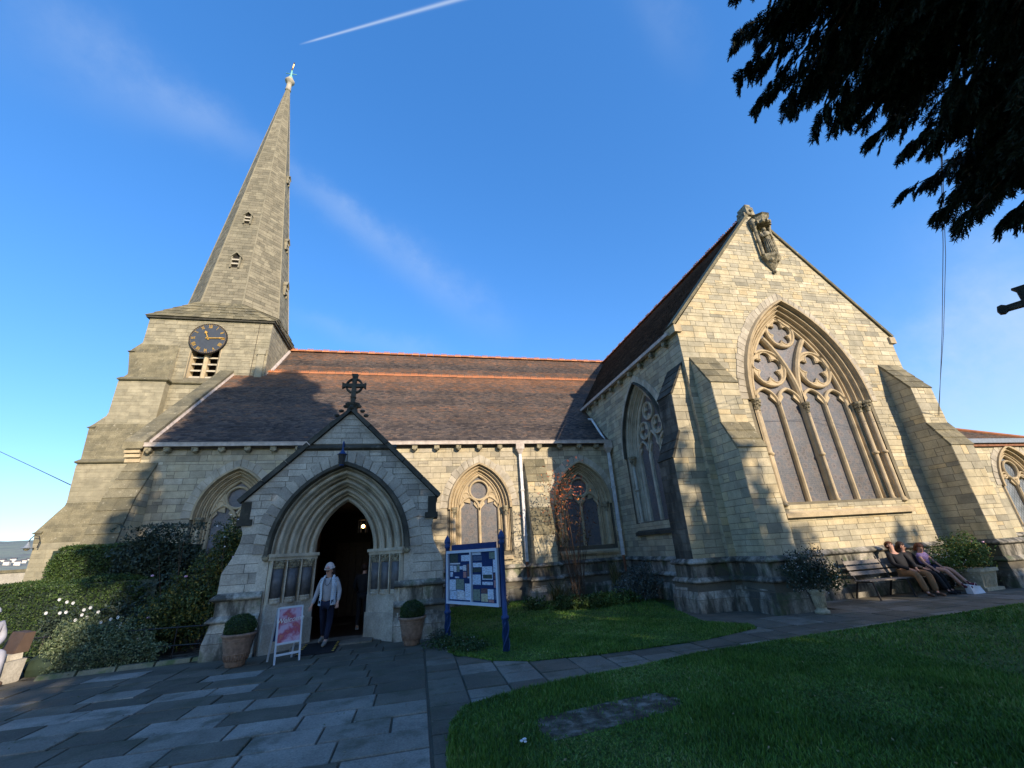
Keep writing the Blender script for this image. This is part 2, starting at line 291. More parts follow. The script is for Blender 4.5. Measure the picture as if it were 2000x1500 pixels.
# ------------------------------------------------------------------ mesh helpers
class MB:
    def __init__(s): s.v = []; s.f = []; s.t = []
    def add(s, vs, fs, tone=None):
        o = len(s.v); s.v += [tuple(float(c) for c in p) for p in vs]
        tn = random.random() if tone is None else tone
        for f in fs: s.f.append(tuple(o+i for i in f)); s.t.append(tn)
    def quad(s, a, b, c, d, tone=None): s.add([a, b, c, d], [(0, 1, 2, 3)], tone)
    def box(s, x0, x1, y0, y1, z0, z1, tone=None, F=None):
        vs = [(x, y, z) for z in (z0, z1) for y in (y0, y1) for x in (x0, x1)]
        if F: vs = [F(*q) for q in vs]
        s.add(vs, [(0, 2, 3, 1), (4, 5, 7, 6), (0, 1, 5, 4), (2, 6, 7, 3), (0, 4, 6, 2), (1, 3, 7, 5)], tone)
    def hexa(s, p, tone=None):   # 4 bottom, 4 top
        s.add(p, [(0, 3, 2, 1), (4, 5, 6, 7), (0, 1, 5, 4), (1, 2, 6, 5), (2, 3, 7, 6), (3, 0, 4, 7)], tone)
    def tube(s, pts, rad, n=8, tone=None, cap=True):
        pts = [Vector(p) for p in pts]; m = len(pts)
        rad = [rad]*m if isinstance(rad, (int, float)) else rad
        vs = []; prev = None
        for i, p in enumerate(pts):
            d = (pts[min(i+1, m-1)]-pts[max(i-1, 0)]).normalized()
            a = d.orthogonal().normalized() if prev is None else (prev-d*prev.dot(d)).normalized()
            prev = a; b = d.cross(a)
            for k in range(n):
                q = 2*PI*k/n; vs.append(p+(a*math.cos(q)+b*math.sin(q))*rad[i])
        fs = [(i*n+k, i*n+(k+1) % n, (i+1)*n+(k+1) % n, (i+1)*n+k) for i in range(m-1) for k in range(n)]
        if cap: fs += [tuple(range(n))[::-1], tuple((m-1)*n+k for k in range(n))]
        s.add(vs, fs, 0.5 if tone is None else tone)
    def lathe(s, prof, c=(0, 0, 0), n=20, tone=None, sq=None):
        vs = []
        for r, z in prof:
            for k in range(n):
                q = 2*PI*(k+0.5)/n
                vs.append((c[0]+r*math.cos(q), c[1]+r*math.sin(q), c[2]+z))
        m = len(prof)
        fs = [(i*n+k, i*n+(k+1) % n, (i+1)*n+(k+1) % n, (i+1)*n+k) for i in range(m-1) for k in range(n)]
        fs += [tuple(range(n))[::-1], tuple((m-1)*n+k for k in range(n))]
        s.add(vs, fs, 0.5 if tone is None else tone)
    def prism(s, poly, F, d0, d1, tone=None):
        """poly: list of (s,z); extruded between depths d0 and d1 of frame F"""
        n = len(poly); vs = [F(a, b, d0) for a, b in poly]+[F(a, b, d1) for a, b in poly]
        fs = [tuple(range(n)), tuple(range(2*n-1, n-1, -1))]+[(i, (i+1) % n, n+(i+1) % n, n+i) for i in range(n)]
        s.add(vs, fs, tone)
    def ball(s, c, r, n=8, m=6, sc=(1, 1, 1), tone=None):
        prof = []
        vs = []; fs = []
        for i in range(m+1):
            th = PI*i/m
            for k in range(n):
                q = 2*PI*k/n; vs.append((c[0]+r*sc[0]*math.sin(th)*math.cos(q), c[1]+r*sc[1]*math.sin(th)*math.sin(q), c[2]+r*sc[2]*math.cos(th)))
        for i in range(m):
            for k in range(n): fs.append((i*n+k, i*n+(k+1) % n, (i+1)*n+(k+1) % n, (i+1)*n+k))
        s.add(vs, fs, 0.5 if tone is None else tone)
    def build(s, name, mat, parent=None, smooth=False):
        me = bpy.data.meshes.new(name); me.from_pydata(s.v, [], s.f)
        return finish(name, me, mat, parent, s.t, smooth)
def finish(name, me, mat, parent=None, tones=None, smooth=False):
    if tones is not None and len(tones):
        a = me.attributes.new('tone', 'FLOAT', 'FACE'); a.data.foreach_set('value', np.asarray(tones, np.float32))
    if len(me.polygons): me.polygons.foreach_set('use_smooth', [bool(smooth)]*len(me.polygons))
    me.materials.append(MT[mat] if isinstance(mat, str) else mat); me.update()
    o = bpy.data.objects.new(name, me); COL.objects.link(o)
    if parent: o.parent = parent
    return o
def np_mesh(name, V, Fq, mat, parent=None, tones=None, smooth=False):
    """fast path: V (n,3), Fq (m,k) with equal-sided faces"""
    V = np.asarray(V, np.float32); Fq = np.asarray(Fq, np.int32); k = Fq.shape[1]
    me = bpy.data.meshes.new(name); me.vertices.add(len(V)); me.vertices.foreach_set('co', V.ravel())
    me.loops.add(Fq.size); me.loops.foreach_set('vertex_index', Fq.ravel())
    me.polygons.add(len(Fq)); me.polygons.foreach_set('loop_start', np.arange(len(Fq), dtype=np.int32)*k)
    try: me.polygons.foreach_set('loop_total', np.full(len(Fq), k, np.int32))
    except Exception: pass
    me.update(calc_edges=True)
    return finish(name, me, mat, parent, tones, smooth)
def tag(o, label=None, cat=None, group=None, kind=None):
    if label: o['label'] = label
    if cat: o['category'] = cat
    if group: o['group'] = group
    if kind: o['kind'] = kind
    return o
def empty(name, loc=(0, 0, 0), rz=0, **k):
    o = bpy.data.objects.new(name, None); COL.objects.link(o); o.location = loc; o.rotation_euler = (0, 0, rz); o.empty_display_size = 0.3
    return tag(o, **k)
def copy_tree(o, parent=None):
    c = o.copy(); COL.objects.link(c); c.parent = parent
    for ch in list(o.children): copy_tree(ch, c)
    return c
def frame(O, u, n):
    """(s, z, d): s along the wall, z height, d depth behind the face"""
    O = np.array(O, float); u = np.array(u, float); n = np.array(n, float)
    def F(s, z, d=0.0): return (O[0]+u[0]*s-n[0]*d, O[1]+u[1]*s-n[1]*d, z)
    return F
def FY(Y): return frame((0, Y, 0), (1, 0, 0), (0, -1, 0))          # faces -Y, s = world x
def FXw(X): return frame((X, 0, 0), (0, 1, 0), (-1, 0, 0))         # faces -X, s = world y
def FXe(X): return frame((X, 0, 0), (0, 1, 0), (1, 0, 0))

# pointed arch: glass half width a, rise h, centre cx, springing zs, sill zb
class Arch:
    """two-centred arch; outer offsets grow by the same amount sideways and upwards"""
    def __init__(s, cx, a, h, zs, zb, kh=0.97): s.cx, s.a, s.h, s.zs, s.zb, s.kh = cx, a, h, zs, zb, kh; s.R, s.c = s.rc(0)
    def rc(s, o):
        a, h = s.a+o, s.h+s.kh*o; R = (a*a+h*h)/(2*a); return R, R-a
    def hw(s, z, o=0.0):
        if z <= s.zb: return 0.0
        if z <= s.zs: return s.a+o
        R, c = s.rc(o); q = R**2-(z-s.zs)**2
        return max(0.0, math.sqrt(q)-c) if q > 0 else 0.0
    def top(s, o=0.0): return s.zs+s.h+s.kh*o
    def arc(s, o, n, t0=0.0):
        """right half, from springing to apex"""
        R, c = s.rc(o); th = math.acos(min(1, c/R))
        return [(-c+R*math.cos(th*i/n), s.zs+R*math.sin(th*i/n)) for i in range(n+1)]
    def path(s, o, n=10, zb=None):
        a = s.arc(o, n); zb = s.zb if zb is None else zb
        r = ([(s.a+o, zb)] if zb < s.zs-1e-4 else [])+a
        l = [(-x, z) for x, z in r[::-1]][1:]
        return [(s.cx+x, z) for x, z in r+l]
def sweep(name, A, F, prof, mat, parent, zb=None, n=12, tone=0.6):
    """mouldings: prof = [(offset, depth), ...] carried round the arch"""
    mb = MB(); rows = [[F(x, z, d) for x, z in A.path(o, n, zb)] for o, d in prof]
    m = len(rows[0]); vs = [p for r in rows for p in r]
    mb.add(vs, [(i*m+k, i*m+k+1, (i+1)*m+k+1, (i+1)*m+k) for i in range(len(rows)-1) for k in range(m-1)], tone)
    return mb.build(name, mat, parent)
def orders(o0, d0, o1, d1, k, roll=0.35):
    """stepped orders, each a fillet, a hollow and a roll, from outer (o0,d0) to inner (o1,d1)"""
    P = [(o0, d0)]; w = (o0-o1)/k; dd = (d1-d0)/k
    for i in range(k):
        o, d = o0-i*w, d0+i*dd
        P += [(o-.16*w, d), (o-.20*w, d+.30*dd), (o-.26*w, d+.62*dd), (o-.36*w, d+.72*dd), (o-.43*w, d+.55*dd)]
        oc, dc, r = o-.66*w, d+.42*dd, .23*w
        P += [(oc+r*math.cos(a), dc-r*1.15*math.sin(a)) for a in np.linspace(-0.2, PI+0.3, 8)]
        P += [(o-.93*w, d+.78*dd), (o-w, d+.86*dd), (o-w, d+dd)]
    return P

# ------------------------------------------------------------------ stonework
STONES = []       # (screen size, wall, mesh data, material, tone)
def rounded(v): return v
def stone_geo(F, poly, proud, inset=0.004):
    """poly: 4 (s,z) corners -> bevelled block face"""
    cx = sum(p[0] for p in poly)/4; cz = sum(p[1] for p in poly)/4
    inn = []
    for s_, z_ in poly:
        ds, dz = s_-cx, z_-cz
        inn.append((s_-math.copysign(min(inset, abs(ds)), ds), z_-math.copysign(min(inset, abs(dz)), dz)))
    j = [random.uniform(-0.0012, 0.0012) for _ in range(4)]
    vs = [F(a, b, 0.004) for a, b in poly]+[F(a, b, -proud+j[i]) for i, (a, b) in enumerate(inn)]
    return vs, [(4, 5, 6, 7), (0, 1, 5, 4), (1, 2, 6, 5), (2, 3, 7, 6), (3, 0, 4, 7)]
def intervals(z0, z1, L, R, ops):
    zm = (z0+z1)/2
    segs = [(L, R)]
    for A, o in sorted(ops, key=lambda q: q[0].cx):
        if z1 <= A.zb+0.02 or A.hw(max(z0, A.zb+1e-3), o) <= 0.02: continue
        hl = lambda z, A=A, o=o: A.cx-A.hw(max(z, A.zb+1e-3), o)
        hr = lambda z, A=A, o=o: A.cx+A.hw(max(z, A.zb+1e-3), o)
        l, r = segs.pop(); segs += [(l, hl), (hr, r)]
    return [(l, r) for l, r in segs if r(zm)-l(zm) > 0.02]
def backing(mb, F, z0, z1, L, R, ops, dz=0.12):
    cuts = sorted(set([z0, z1]+[A.zb for A, o in ops if z0 < A.zb < z1]+[A.zs for A, o in ops if z0 < A.zs < z1]))
    for a, b in zip(cuts, cuts[1:]):
        n = max(1, math.ceil((b-a)/dz))
        if not any(a < A.top(o) and b > A.zb for A, o in ops): n = min(n, 6)
        for i in range(n):
            za, zb = a+(b-a)*i/n, a+(b-a)*(i+1)/n
            for l, r in intervals(za+1e-4, zb-1e-4, L, R, ops):
                mb.quad(F(l(za), za, 0), F(r(za), za, 0), F(r(zb), zb, 0), F(l(zb), zb, 0), 0.5)
def ashlar(F, z0, z1, L, R, wall, mat='wall_stone', ops=(), ch=(0.16, 0.30), ln=(0.28, 0.75), proud=0.007, gap=0.006, quoin=False, tone=(0, 1)):
    L = L if callable(L) else (lambda z, v=L: v); R = R if callable(R) else (lambda z, v=R: v)
    z = z0
    while z < z1-0.03:
        h = random.uniform(*ch); z2 = z+h
        if z1-z2 < ch[0]*0.7: z2 = z1
        g = gap/2
        for l, r in intervals(z, z2, L, R, ops):
            zm = (z+z2)/2; a, b = l(zm), r(zm); x = a; first = True
            while x < b-1e-4:
                w = random.uniform(*ln)
                if b-(x+w) < ln[0]*0.75: w = b-x
                last = x+w >= b-1e-4
                parts = [(z, z2)]
                if h > ch[0]*1.35 and w < ln[0]*1.8 and random.random() < 0.4 and not first and not last:
                    zz = z+h*random.uniform(0.4, 0.6); parts = [(z, zz), (zz, z2)]
                for p0, p1 in parts:
                    q0, q1 = p0+g, p1-g
                    xl0, xl1 = (l(q0), l(q1)) if first else (x+g, x+g)
                    xr0, xr1 = (r(q0), r(q1)) if last else (x+w-g, x+w-g)
                    if xr0-xl0 < 0.01 and xr1-xl1 < 0.01: continue
                    if xr1 < xl1: xl1 = xr1 = (xl1+xr1)/2
                    if xr0 < xl0: xl0 = xr0 = (xl0+xr0)/2
                    poly = [(xl0, q0), (xr0, q0), (xr1, q1), (xl1, q1)]
                    vs, fs = stone_geo(F, poly, proud+random.uniform(-0.0025, 0.003))
                    pr = [to_px(p) for p in vs[:4]]
                    sz = 0
                    if all(zc > 0.3 for _, zc in pr):
                        P = [p for p, _ in pr]
                        ctr = sum(P)/4
                        if -20 < ctr[0] < 2020 and -20 < ctr[1] < 1520:
                            sz = 0.5*abs((P[2][0]-P[0][0])*(P[3][1]-P[1][1])-(P[3][0]-P[1][0])*(P[2][1]-P[0][1]))
                    STONES.append([sz, wall, vs, fs, mat, random.uniform(*tone)])
                x += w; first = False
        z = z2
def flush_stones(limit=290):
    big = sorted((s for s in STONES), key=lambda s: -s[0])
    for s in big[:limit]:
        mb = MB(); mb.add(s[2], s[3], s[5]); mb.build('stone', s[4], s[1])
    rest = {}
    for s in big[limit:]: rest.setdefault((s[1].name, s[4]), (s[1], []))[1].append(s)
    for (wn_, mat), (wall, ss) in rest.items():
        k = np.array([len(s[2]) for s in ss]); off = np.concatenate([[0], np.cumsum(k)[:-1]])
        V = np.concatenate([np.array(s[2]) for s in ss]); Fq = np.concatenate([np.array(s[3])+o for s, o in zip(ss, off)])
        T = np.repeat([s[5] for s in ss], [len(s[3]) for s in ss])
        tag(np_mesh('stonework', V, Fq, mat, wall, T), kind='stuff')
def voussoirs(A, F, o0, o1, wall, mat='arch_stone', size=0.24, depth=0.03, jamb=True, step=None):
    """arch stones round the head, one object each"""
    R0, c0 = A.rc(o0); th = math.acos(c0/R0); n = max(4, int(th*R0/size))
    for side in (1, -1):
        for i in range(n):
            t0, t1 = th*i/n+0.004/A.R, th*(i+1)/n-0.004/A.R
            o2 = o1+random.uniform(-0.035, 0.035)
            R2, c2 = A.rc(o2); th2 = math.acos(min(1, c2/R2))
            u0, u1 = th2*i/n+0.004/A.R, th2*(i+1)/n-0.004/A.R
            def pt(t, o):
                R, c = A.rc(o); return (A.cx+side*(-c+R*math.cos(t)), A.zs+R*math.sin(t))
            poly = [pt(t0, o0), pt(u0, o2), pt(u1, o2), pt(t1, o0)]
            vs, fs = stone_geo(F, poly, depth+random.uniform(-0.003, 0.003), 0.005)
            mb = MB(); mb.add(vs, fs); mb.build('arch_stone', mat, wall)
def bar2d(mb, pts, w, F, d0, d1, ch=0.3, closed=False, tone=0.6):
    """stone tracery bar along a 2D line; chamfered front"""
    n = len(pts); nr = []
    for i in range(n):
        a = pts[(i-1) % n] if closed else pts[max(i-1, 0)]; b = pts[(i+1) % n] if closed else pts[min(i+1, n-1)]
        dx, dz = b[0]-a[0], b[1]-a[1]; l = math.hypot(dx, dz) or 1; nr.append((-dz/l, dx/l))
    h = w/2; c = w*ch; sec = [(-h, d1), (-h, d0+c*1.2), (-h+c, d0), (h-c, d0), (h, d0+c*1.2), (h, d1)]
    vs = []
    for (x, z), (nx, nz) in zip(pts, nr):
        for o, d in sec: vs.append(F(x+nx*o, z+nz*o, d))
    m = len(sec); R_ = range(n if closed else n-1)
    fs = [(i*m+k, ((i+1) % n)*m+k, ((i+1) % n)*m+k+1, i*m+k+1) for i in R_ for k in range(m-1)]
    mb.add(vs, fs, tone)
def circ(cx, cz, r, n=28, a0=0, a1=2*PI): return [(cx+r*math.cos(a0+(a1-a0)*i/n), cz+r*math.sin(a0+(a1-a0)*i/n)) for i in range(n)]
def foil(mb, cx, cz, r, lobes, w, F, d0, d1, rot=PI/2, tone=0.6):
    """ring with cusped foils inside"""
    bar2d(mb, circ(cx, cz, r-w/2), w, F, d0, d1, closed=True, tone=tone)
    rl = (r-w)*math.sin(PI/lobes)/(1+math.sin(PI/lobes))*1.06; rc = r-w-rl
    for k in range(lobes):
        a = rot+2*PI*k/lobes; x, z = cx+rc*math.cos(a), cz+rc*math.sin(a); sp = PI*0.60
        pts = [(x+rl*math.cos(a+q), z+rl*math.sin(a+q)) for q in np.linspace(-sp, sp, 11)]
        bar2d(mb, pts, w*0.55, F, d0+0.03, d1, tone=tone)
        # solid spandrel between cusp and ring
        b = a+PI/lobes
        tip = (cx+(rc*math.cos(PI/lobes)+0.02)*math.cos(b)*1.0, cz+(rc*math.cos(PI/lobes)+0.02)*math.sin(b))
        e = 0.36*2*PI/lobes*0.75
        poly = [tip, (cx+(r-w*0.6)*math.cos(b-e), cz+(r-w*0.6)*math.sin(b-e)), (cx+(r-w*0.6)*math.cos(b), cz+(r-w*0.6)*math.sin(b)), (cx+(r-w*0.6)*math.cos(b+e), cz+(r-w*0.6)*math.sin(b+e))]
        mb.prism(poly, F, d0+0.05, d1, tone)
def light_head(mb, x0, x1, zs, h, w, F, d0, d1, cusps=True, tone=0.6):
    """pointed, cusped head of a light"""
    cx = (x0+x1)/2; A = Arch(cx, (x1-x0)/2, h, zs, zs-1)
    r = A.arc(0, 8); bar2d(mb, [(cx+x, z) for x, z in r], w, F, d0, d1, tone=tone); bar2d(mb, [(cx-x, z) for x, z in r], w, F, d0, d1, tone=tone)
    if cusps:
        for sg in (1, -1):
            i = 3; bx, bz = r[i]; px, pz = r[i+2]; qx, qz = r[i-3]
            tip = (cx+sg*(bx*0.52), bz-0.02*h)
            mb.prism([tip, (cx+sg*qx, qz), (cx+sg*bx, bz), (cx+sg*px, pz)], F, d0+0.05, d1, tone)
def panes(A, F, d, cuts, parent, mat='leaded_glass'):
    """one pane object per light, cut between the mullions"""
    for x0, x1 in zip(cuts, cuts[1:]):
        mb = MB(); zs = [A.zb]+list(np.linspace(A.zs, A.top(0)-0.01, 12)); n = 5
        for k in range(n):
            xa, xb = x0+(x1-x0)*k/n, x0+(x1-x0)*(k+1)/n
            def ht(x):
                q = abs(x-A.cx)+A.c; v = A.R**2-q*q
                return A.zs+math.sqrt(max(v, 0))
            mb.quad(F(xa, A.zb, d), F(xb, A.zb, d), F(xb, ht(xb), d), F(xa, ht(xa), d), 0.5)
        mb.build('pane', mat, parent)
def shaft(F, s, d, z0, z1, r, parent, mat='dressed_stone', ring=None, cap=True, name='shaft', capmat='carved_stone'):
    c = F(s, 0, d); mb = MB()
    mb.lathe([(r*1.9, z0), (r*1.9, z0+0.04), (r*1.4, z0+0.09), (r*1.5, z0+0.11), (r, z0+0.15), (r, z1-0.02)], (c[0], c[1], 0), 12)
    if ring: mb.lathe([(r, ring-0.06), (r*1.5, ring-0.03), (r*1.7, ring), (r*1.5, ring+0.03), (r, ring+0.06)], (c[0], c[1], 0), 12)
    o = mb.build(name, mat, parent, True)
    if cap:
        mb = MB(); mb.lathe([(r*1.2, z1-0.04), (r*1.35, z1-0.02), (r*1.1, z1+0.0), (r*1.5, z1+0.12), (r*2.0, z1+0.2), (r*1.7, z1+0.22), (r*2.3, z1+0.23), (r*2.5, z1+0.27), (r*2.5, z1+0.32)], (c[0], c[1], 0), 10)
        for k in range(8):
            q = 2*PI*k/8; mb.ball((c[0]+r*1.7*math.cos(q), c[1]+r*1.7*math.sin(q), z1+0.14), r*0.5, 6, 4)
        mb.build('capital', capmat, o)
    return o
def leaf_cloud(name, C, size, mat, parent=None, tones=None, flat=0.0, aspect=0.5):
    """C (n,3) leaf centres -> folded leaf quads"""
    C = np.asarray(C, float); n = len(C)
    a = RNG.normal(size=(n, 3)); a /= np.linalg.norm(a, axis=1)[:, None]
    if flat: a[:, 2] *= (1-flat)
    b = np.cross(a, RNG.normal(size=(n, 3))); b /= np.linalg.norm(b, axis=1)[:, None]
    s = size*RNG.uniform(0.6, 1.3, (n, 1)); a *= s; b *= s*aspect
    V = np.stack([C-a, C+b, C+a, C-b], 1).reshape(-1, 3); Fq = np.arange(4*n).reshape(n, 4)
    if tones is None: tones = RNG.random(n)
    return np_mesh(name, V, Fq, mat, parent, tones)

# ================================================================== GROUND
def struct(o): o['kind'] = 'structure'; return o
ground = MB(); ground.quad((-60, -60, -0.07), (60, -60, -0.07), (60, 60, -0.07), (-60, 60, -0.07), 0.5)
struct(ground.build('ground', 'lawn_soil'))
ff = MB()
for i in range(48):
    a0, a1 = 2*PI*i/48, 2*PI*(i+1)/48
    for r0, r1, z0, z1 in ((50, 300, -0.15, -12), (300, 1200, -12, -40), (1200, 4500, -40, -40)):
        ff.quad((r0*math.cos(a0), r0*math.sin(a0), z0), (r1*math.cos(a0), r1*math.sin(a0), z1), (r1*math.cos(a1), r1*math.sin(a1), z1), (r0*math.cos(a1), r0*math.sin(a1), z0), 0.5)
struct(ff.build('fields', 'far_field'))
def lawn_sheet(name, poly, z=0.012, n=1):
    bm = bmesh.new(); vs = [bm.verts.new((x, y, z)) for x, y in poly]; f = bm.faces.new(vs)
    r = bmesh.ops.extrude_face_region(bm, geom=[f]); 
    for v in r['geom']:
        if isinstance(v, bmesh.types.BMVert): v.co.z -= 0.07
    me = bpy.data.meshes.new(name); bm.to_mesh(me); bm.free()
    return struct(finish(name, me, 'lawn_soil'))
# the far lawn strip by the church and the near lawn
LAWN_A = [(0.62, 9.35), (0.80, 9.0), (1.3, 8.3), (1.9, 7.95), (3.2, 7.85), (5.2, 7.95), (6.6, 8.35), (6.75, 8.75), (6.3, 9.55), (8.0, 16.6), (0.6, 16.6)]
LAWN_B = [(0.30, 4.0), (0.33, 4.9), (0.42, 5.7), (0.62, 6.2), (1.3, 6.45), (2.6, 6.75), (4.2, 7.05), (6.1, 7.25), (8.5, 7.4), (11.0, 7.55), (16, 7.8), (16, -8), (0.3, -8), (0.25, 2.5)]
lawn_sheet('lawn', LAWN_A); lawn_sheet('lawn', LAWN_B)
def inpoly(x, y, P):
    c = False
    for (x0, y0), (x1, y1) in zip(P, P[1:]+P[:1]):
        if (y0 > y) != (y1 > y) and x < (x1-x0)*(y-y0)/(y1-y0)+x0: c = not c
    return c
def inpoly_np(X, Y, P):
    c = np.zeros(len(X), bool)
    for (x0, y0), (x1, y1) in zip(P, P[1:]+P[:1]):
        if y0 == y1: continue
        c ^= ((y0 > Y) != (y1 > Y)) & (X < (x1-x0)*(Y-y0)/(y1-y0)+x0)
    return c
def grass(name, n, box, polys, h=0.035, dens_cam=True, reject=None):
    X = RNG.uniform(box[0], box[1], n); Y = RNG.uniform(box[2], box[3], n)
    m = np.zeros(n, bool)
    for P in polys: m |= inpoly_np(X, Y, P)
    if reject is not None: m &= ~reject(X, Y)
    X, Y = X[m], Y[m]; k = len(X); dist = np.hypot(X, Y)
    H = h*RNG.uniform(0.5, 1.5, k)*(1+0.5*np.sin(X*2.1+1)*np.sin(Y*1.7)); W = 0.004+dist*0.0011
    a = RNG.uniform(0, 2*PI, k); lean = RNG.normal(0, 0.018, (k, 2))
    B = np.stack([X, Y, np.full(k, 0.008)], 1); dx = np.stack([np.cos(a)*W, np.sin(a)*W, np.zeros(k)], 1)
    T = B+np.stack([lean[:, 0], lean[:, 1], H], 1)
    V = np.stack([B-dx, B+dx, T], 1).reshape(-1, 3)
    t = np.clip(0.35+0.3*np.sin(X*1.3+0.6*Y)*np.cos(Y*0.9)+RNG.normal(0, 0.25, k), 0, 1)
    return tag(np_mesh(name, V, np.arange(3*k).reshape(k, 3), 'grass_blade', None, t), 'short green mown grass of the churchyard lawn', 'grass', kind='stuff')
PATCH = [(1.25, 5.12), (1.33, 5.44), (1.9, 5.56), (2.45, 5.64), (2.90, 5.68), (3.04, 5.38), (2.9, 5.14), (2.3, 5.00), (1.7, 4.88), (1.34, 4.84)]
def inpatch(X, Y): return inpoly_np(X+RNG.normal(0, 0.035, len(X))+0.04*np.sin(Y*31), Y+RNG.normal(0, 0.03, len(X))+0.035*np.sin(X*17), PATCH) & (RNG.random(len(X)) > 0.05)
g_all = []
def grass_all():
    parts = []
    for n, box in ((170000, (0.3, 7, 2.4, 7.6)), (60000, (0.6, 8, 7.7, 11)), (38000, (6, 15.5, 3.5, 8)), (26000, (0.6, 8, 11, 16.5))):
        X = RNG.uniform(box[0], box[1], n); Y = RNG.uniform(box[2], box[3], n)
        m = inpoly_np(X, Y, LAWN_A) | inpoly_np(X, Y, LAWN_B); m &= ~inpatch(X, Y)
        parts.append(np.stack([X[m], Y[m]], 1))
    # shaggy edges over the paving
    for P in (LAWN_A[:8], LAWN_B[:11]):
        for (x0, y0), (x1, y1) in zip(P, P[1:]):
            L = math.hypot(x1-x0, y1-y0); k = int(L*260); t = RNG.random(k)
            parts.append(np.stack([x0+(x1-x0)*t+RNG.normal(0, 0.018, k), y0+(y1-y0)*t+RNG.normal(0, 0.018, k)], 1))
    XY = np.concatenate(parts); X, Y = XY[:, 0], XY[:, 1]; k = len(X); dist = np.hypot(X, Y)
    H = 0.032*RNG.uniform(0.5, 1.5, k)*(1+0.5*np.sin(X*2.1+1)*np.sin(Y*1.7)); W = 0.0028+dist*0.0009
    a = RNG.uniform(0, 2*PI, k); lean = RNG.normal(0, 0.017, (k, 2))
    B = np.stack([X, Y, np.full(k, 0.008)], 1); dx = np.stack([np.cos(a)*W, np.sin(a)*W, np.zeros(k)], 1)
    V = np.stack([B-dx, B+dx, B+np.stack([lean[:, 0], lean[:, 1], H], 1)], 1).reshape(-1, 3)
    t = np.clip(0.38+0.22*np.sin(X*1.3+0.6*Y)*np.cos(Y*0.9)+0.15*np.sin(X*5.1)*np.sin(Y*4.3)+RNG.normal(0, 0.22, k), 0, 1)
    tag(np_mesh('grass', V, np.arange(3*k).reshape(k, 3), 'grass_blade', None, t), 'short green mown grass of the churchyard lawns beside the stone path', 'grass', kind='stuff')
grass_all()
bm = bmesh.new(); f = bm.faces.new([bm.verts.new((x, y, 0.016)) for x, y in PATCH])
me = bpy.data.meshes.new('bare_patch'); bm.to_mesh(me); bm.free(); struct(finish('bare_patch', me, 'bare_earth'))
PATCH2 = [(3.55, 2.9), (3.75, 3.35), (4.3, 3.5), (5.0, 3.45), (5.0, 3.0), (4.2, 2.75)]

# paving: bed plus slabs one by one
pb = MB(); pb.quad((-11, -8, -0.028), (0.45, -8, -0.028), (0.45, 15.9, -0.028), (-11, 15.9, -0.028), 0.1)
pb.quad((0.45, 5.6, -0.028), (24, 5.6, -0.028), (24, 11.2, -0.028), (0.45, 11.2, -0.028), 0.1)
pave = struct(pb.build('pavement', 'mortar'))
SLABS = []
def slab(x0, x1, y0, y1, tone=None, g=0.012):
    SLABS.append((x0+g, x1-g, y0+g, y1-g, tone))
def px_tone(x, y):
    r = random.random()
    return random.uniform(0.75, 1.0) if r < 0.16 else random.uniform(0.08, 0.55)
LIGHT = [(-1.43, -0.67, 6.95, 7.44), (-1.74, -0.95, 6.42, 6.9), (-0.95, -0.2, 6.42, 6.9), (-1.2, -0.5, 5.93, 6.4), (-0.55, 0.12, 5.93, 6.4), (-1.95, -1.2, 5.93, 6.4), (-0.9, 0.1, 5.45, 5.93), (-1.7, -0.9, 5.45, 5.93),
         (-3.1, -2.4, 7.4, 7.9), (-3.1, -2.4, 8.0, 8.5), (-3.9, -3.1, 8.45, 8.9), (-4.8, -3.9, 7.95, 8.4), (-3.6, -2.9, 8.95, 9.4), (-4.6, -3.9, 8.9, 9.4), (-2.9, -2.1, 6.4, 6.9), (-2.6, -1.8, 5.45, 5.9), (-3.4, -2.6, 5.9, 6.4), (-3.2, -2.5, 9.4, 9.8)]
y = 2.2; row = 0
while y < 15.9:
    hh = random.choice([0.46, 0.49, 0.52]); x = -9.5+random.uniform(0, 0.7)
    while x < 0.17:
        w = random.choice([0.62, 0.74, 0.76, 0.9]); x1 = x+w
        if x1 > 0.17-0.3: x1 = 0.17
        cx, cy = (x+x1)/2, y+hh/2
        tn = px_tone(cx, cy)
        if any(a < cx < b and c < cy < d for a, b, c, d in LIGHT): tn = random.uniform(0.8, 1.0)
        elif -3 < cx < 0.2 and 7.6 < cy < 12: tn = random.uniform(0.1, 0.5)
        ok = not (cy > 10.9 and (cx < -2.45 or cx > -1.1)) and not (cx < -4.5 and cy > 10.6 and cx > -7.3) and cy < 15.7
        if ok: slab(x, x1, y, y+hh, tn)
        x = x1
    y += hh; row += 1
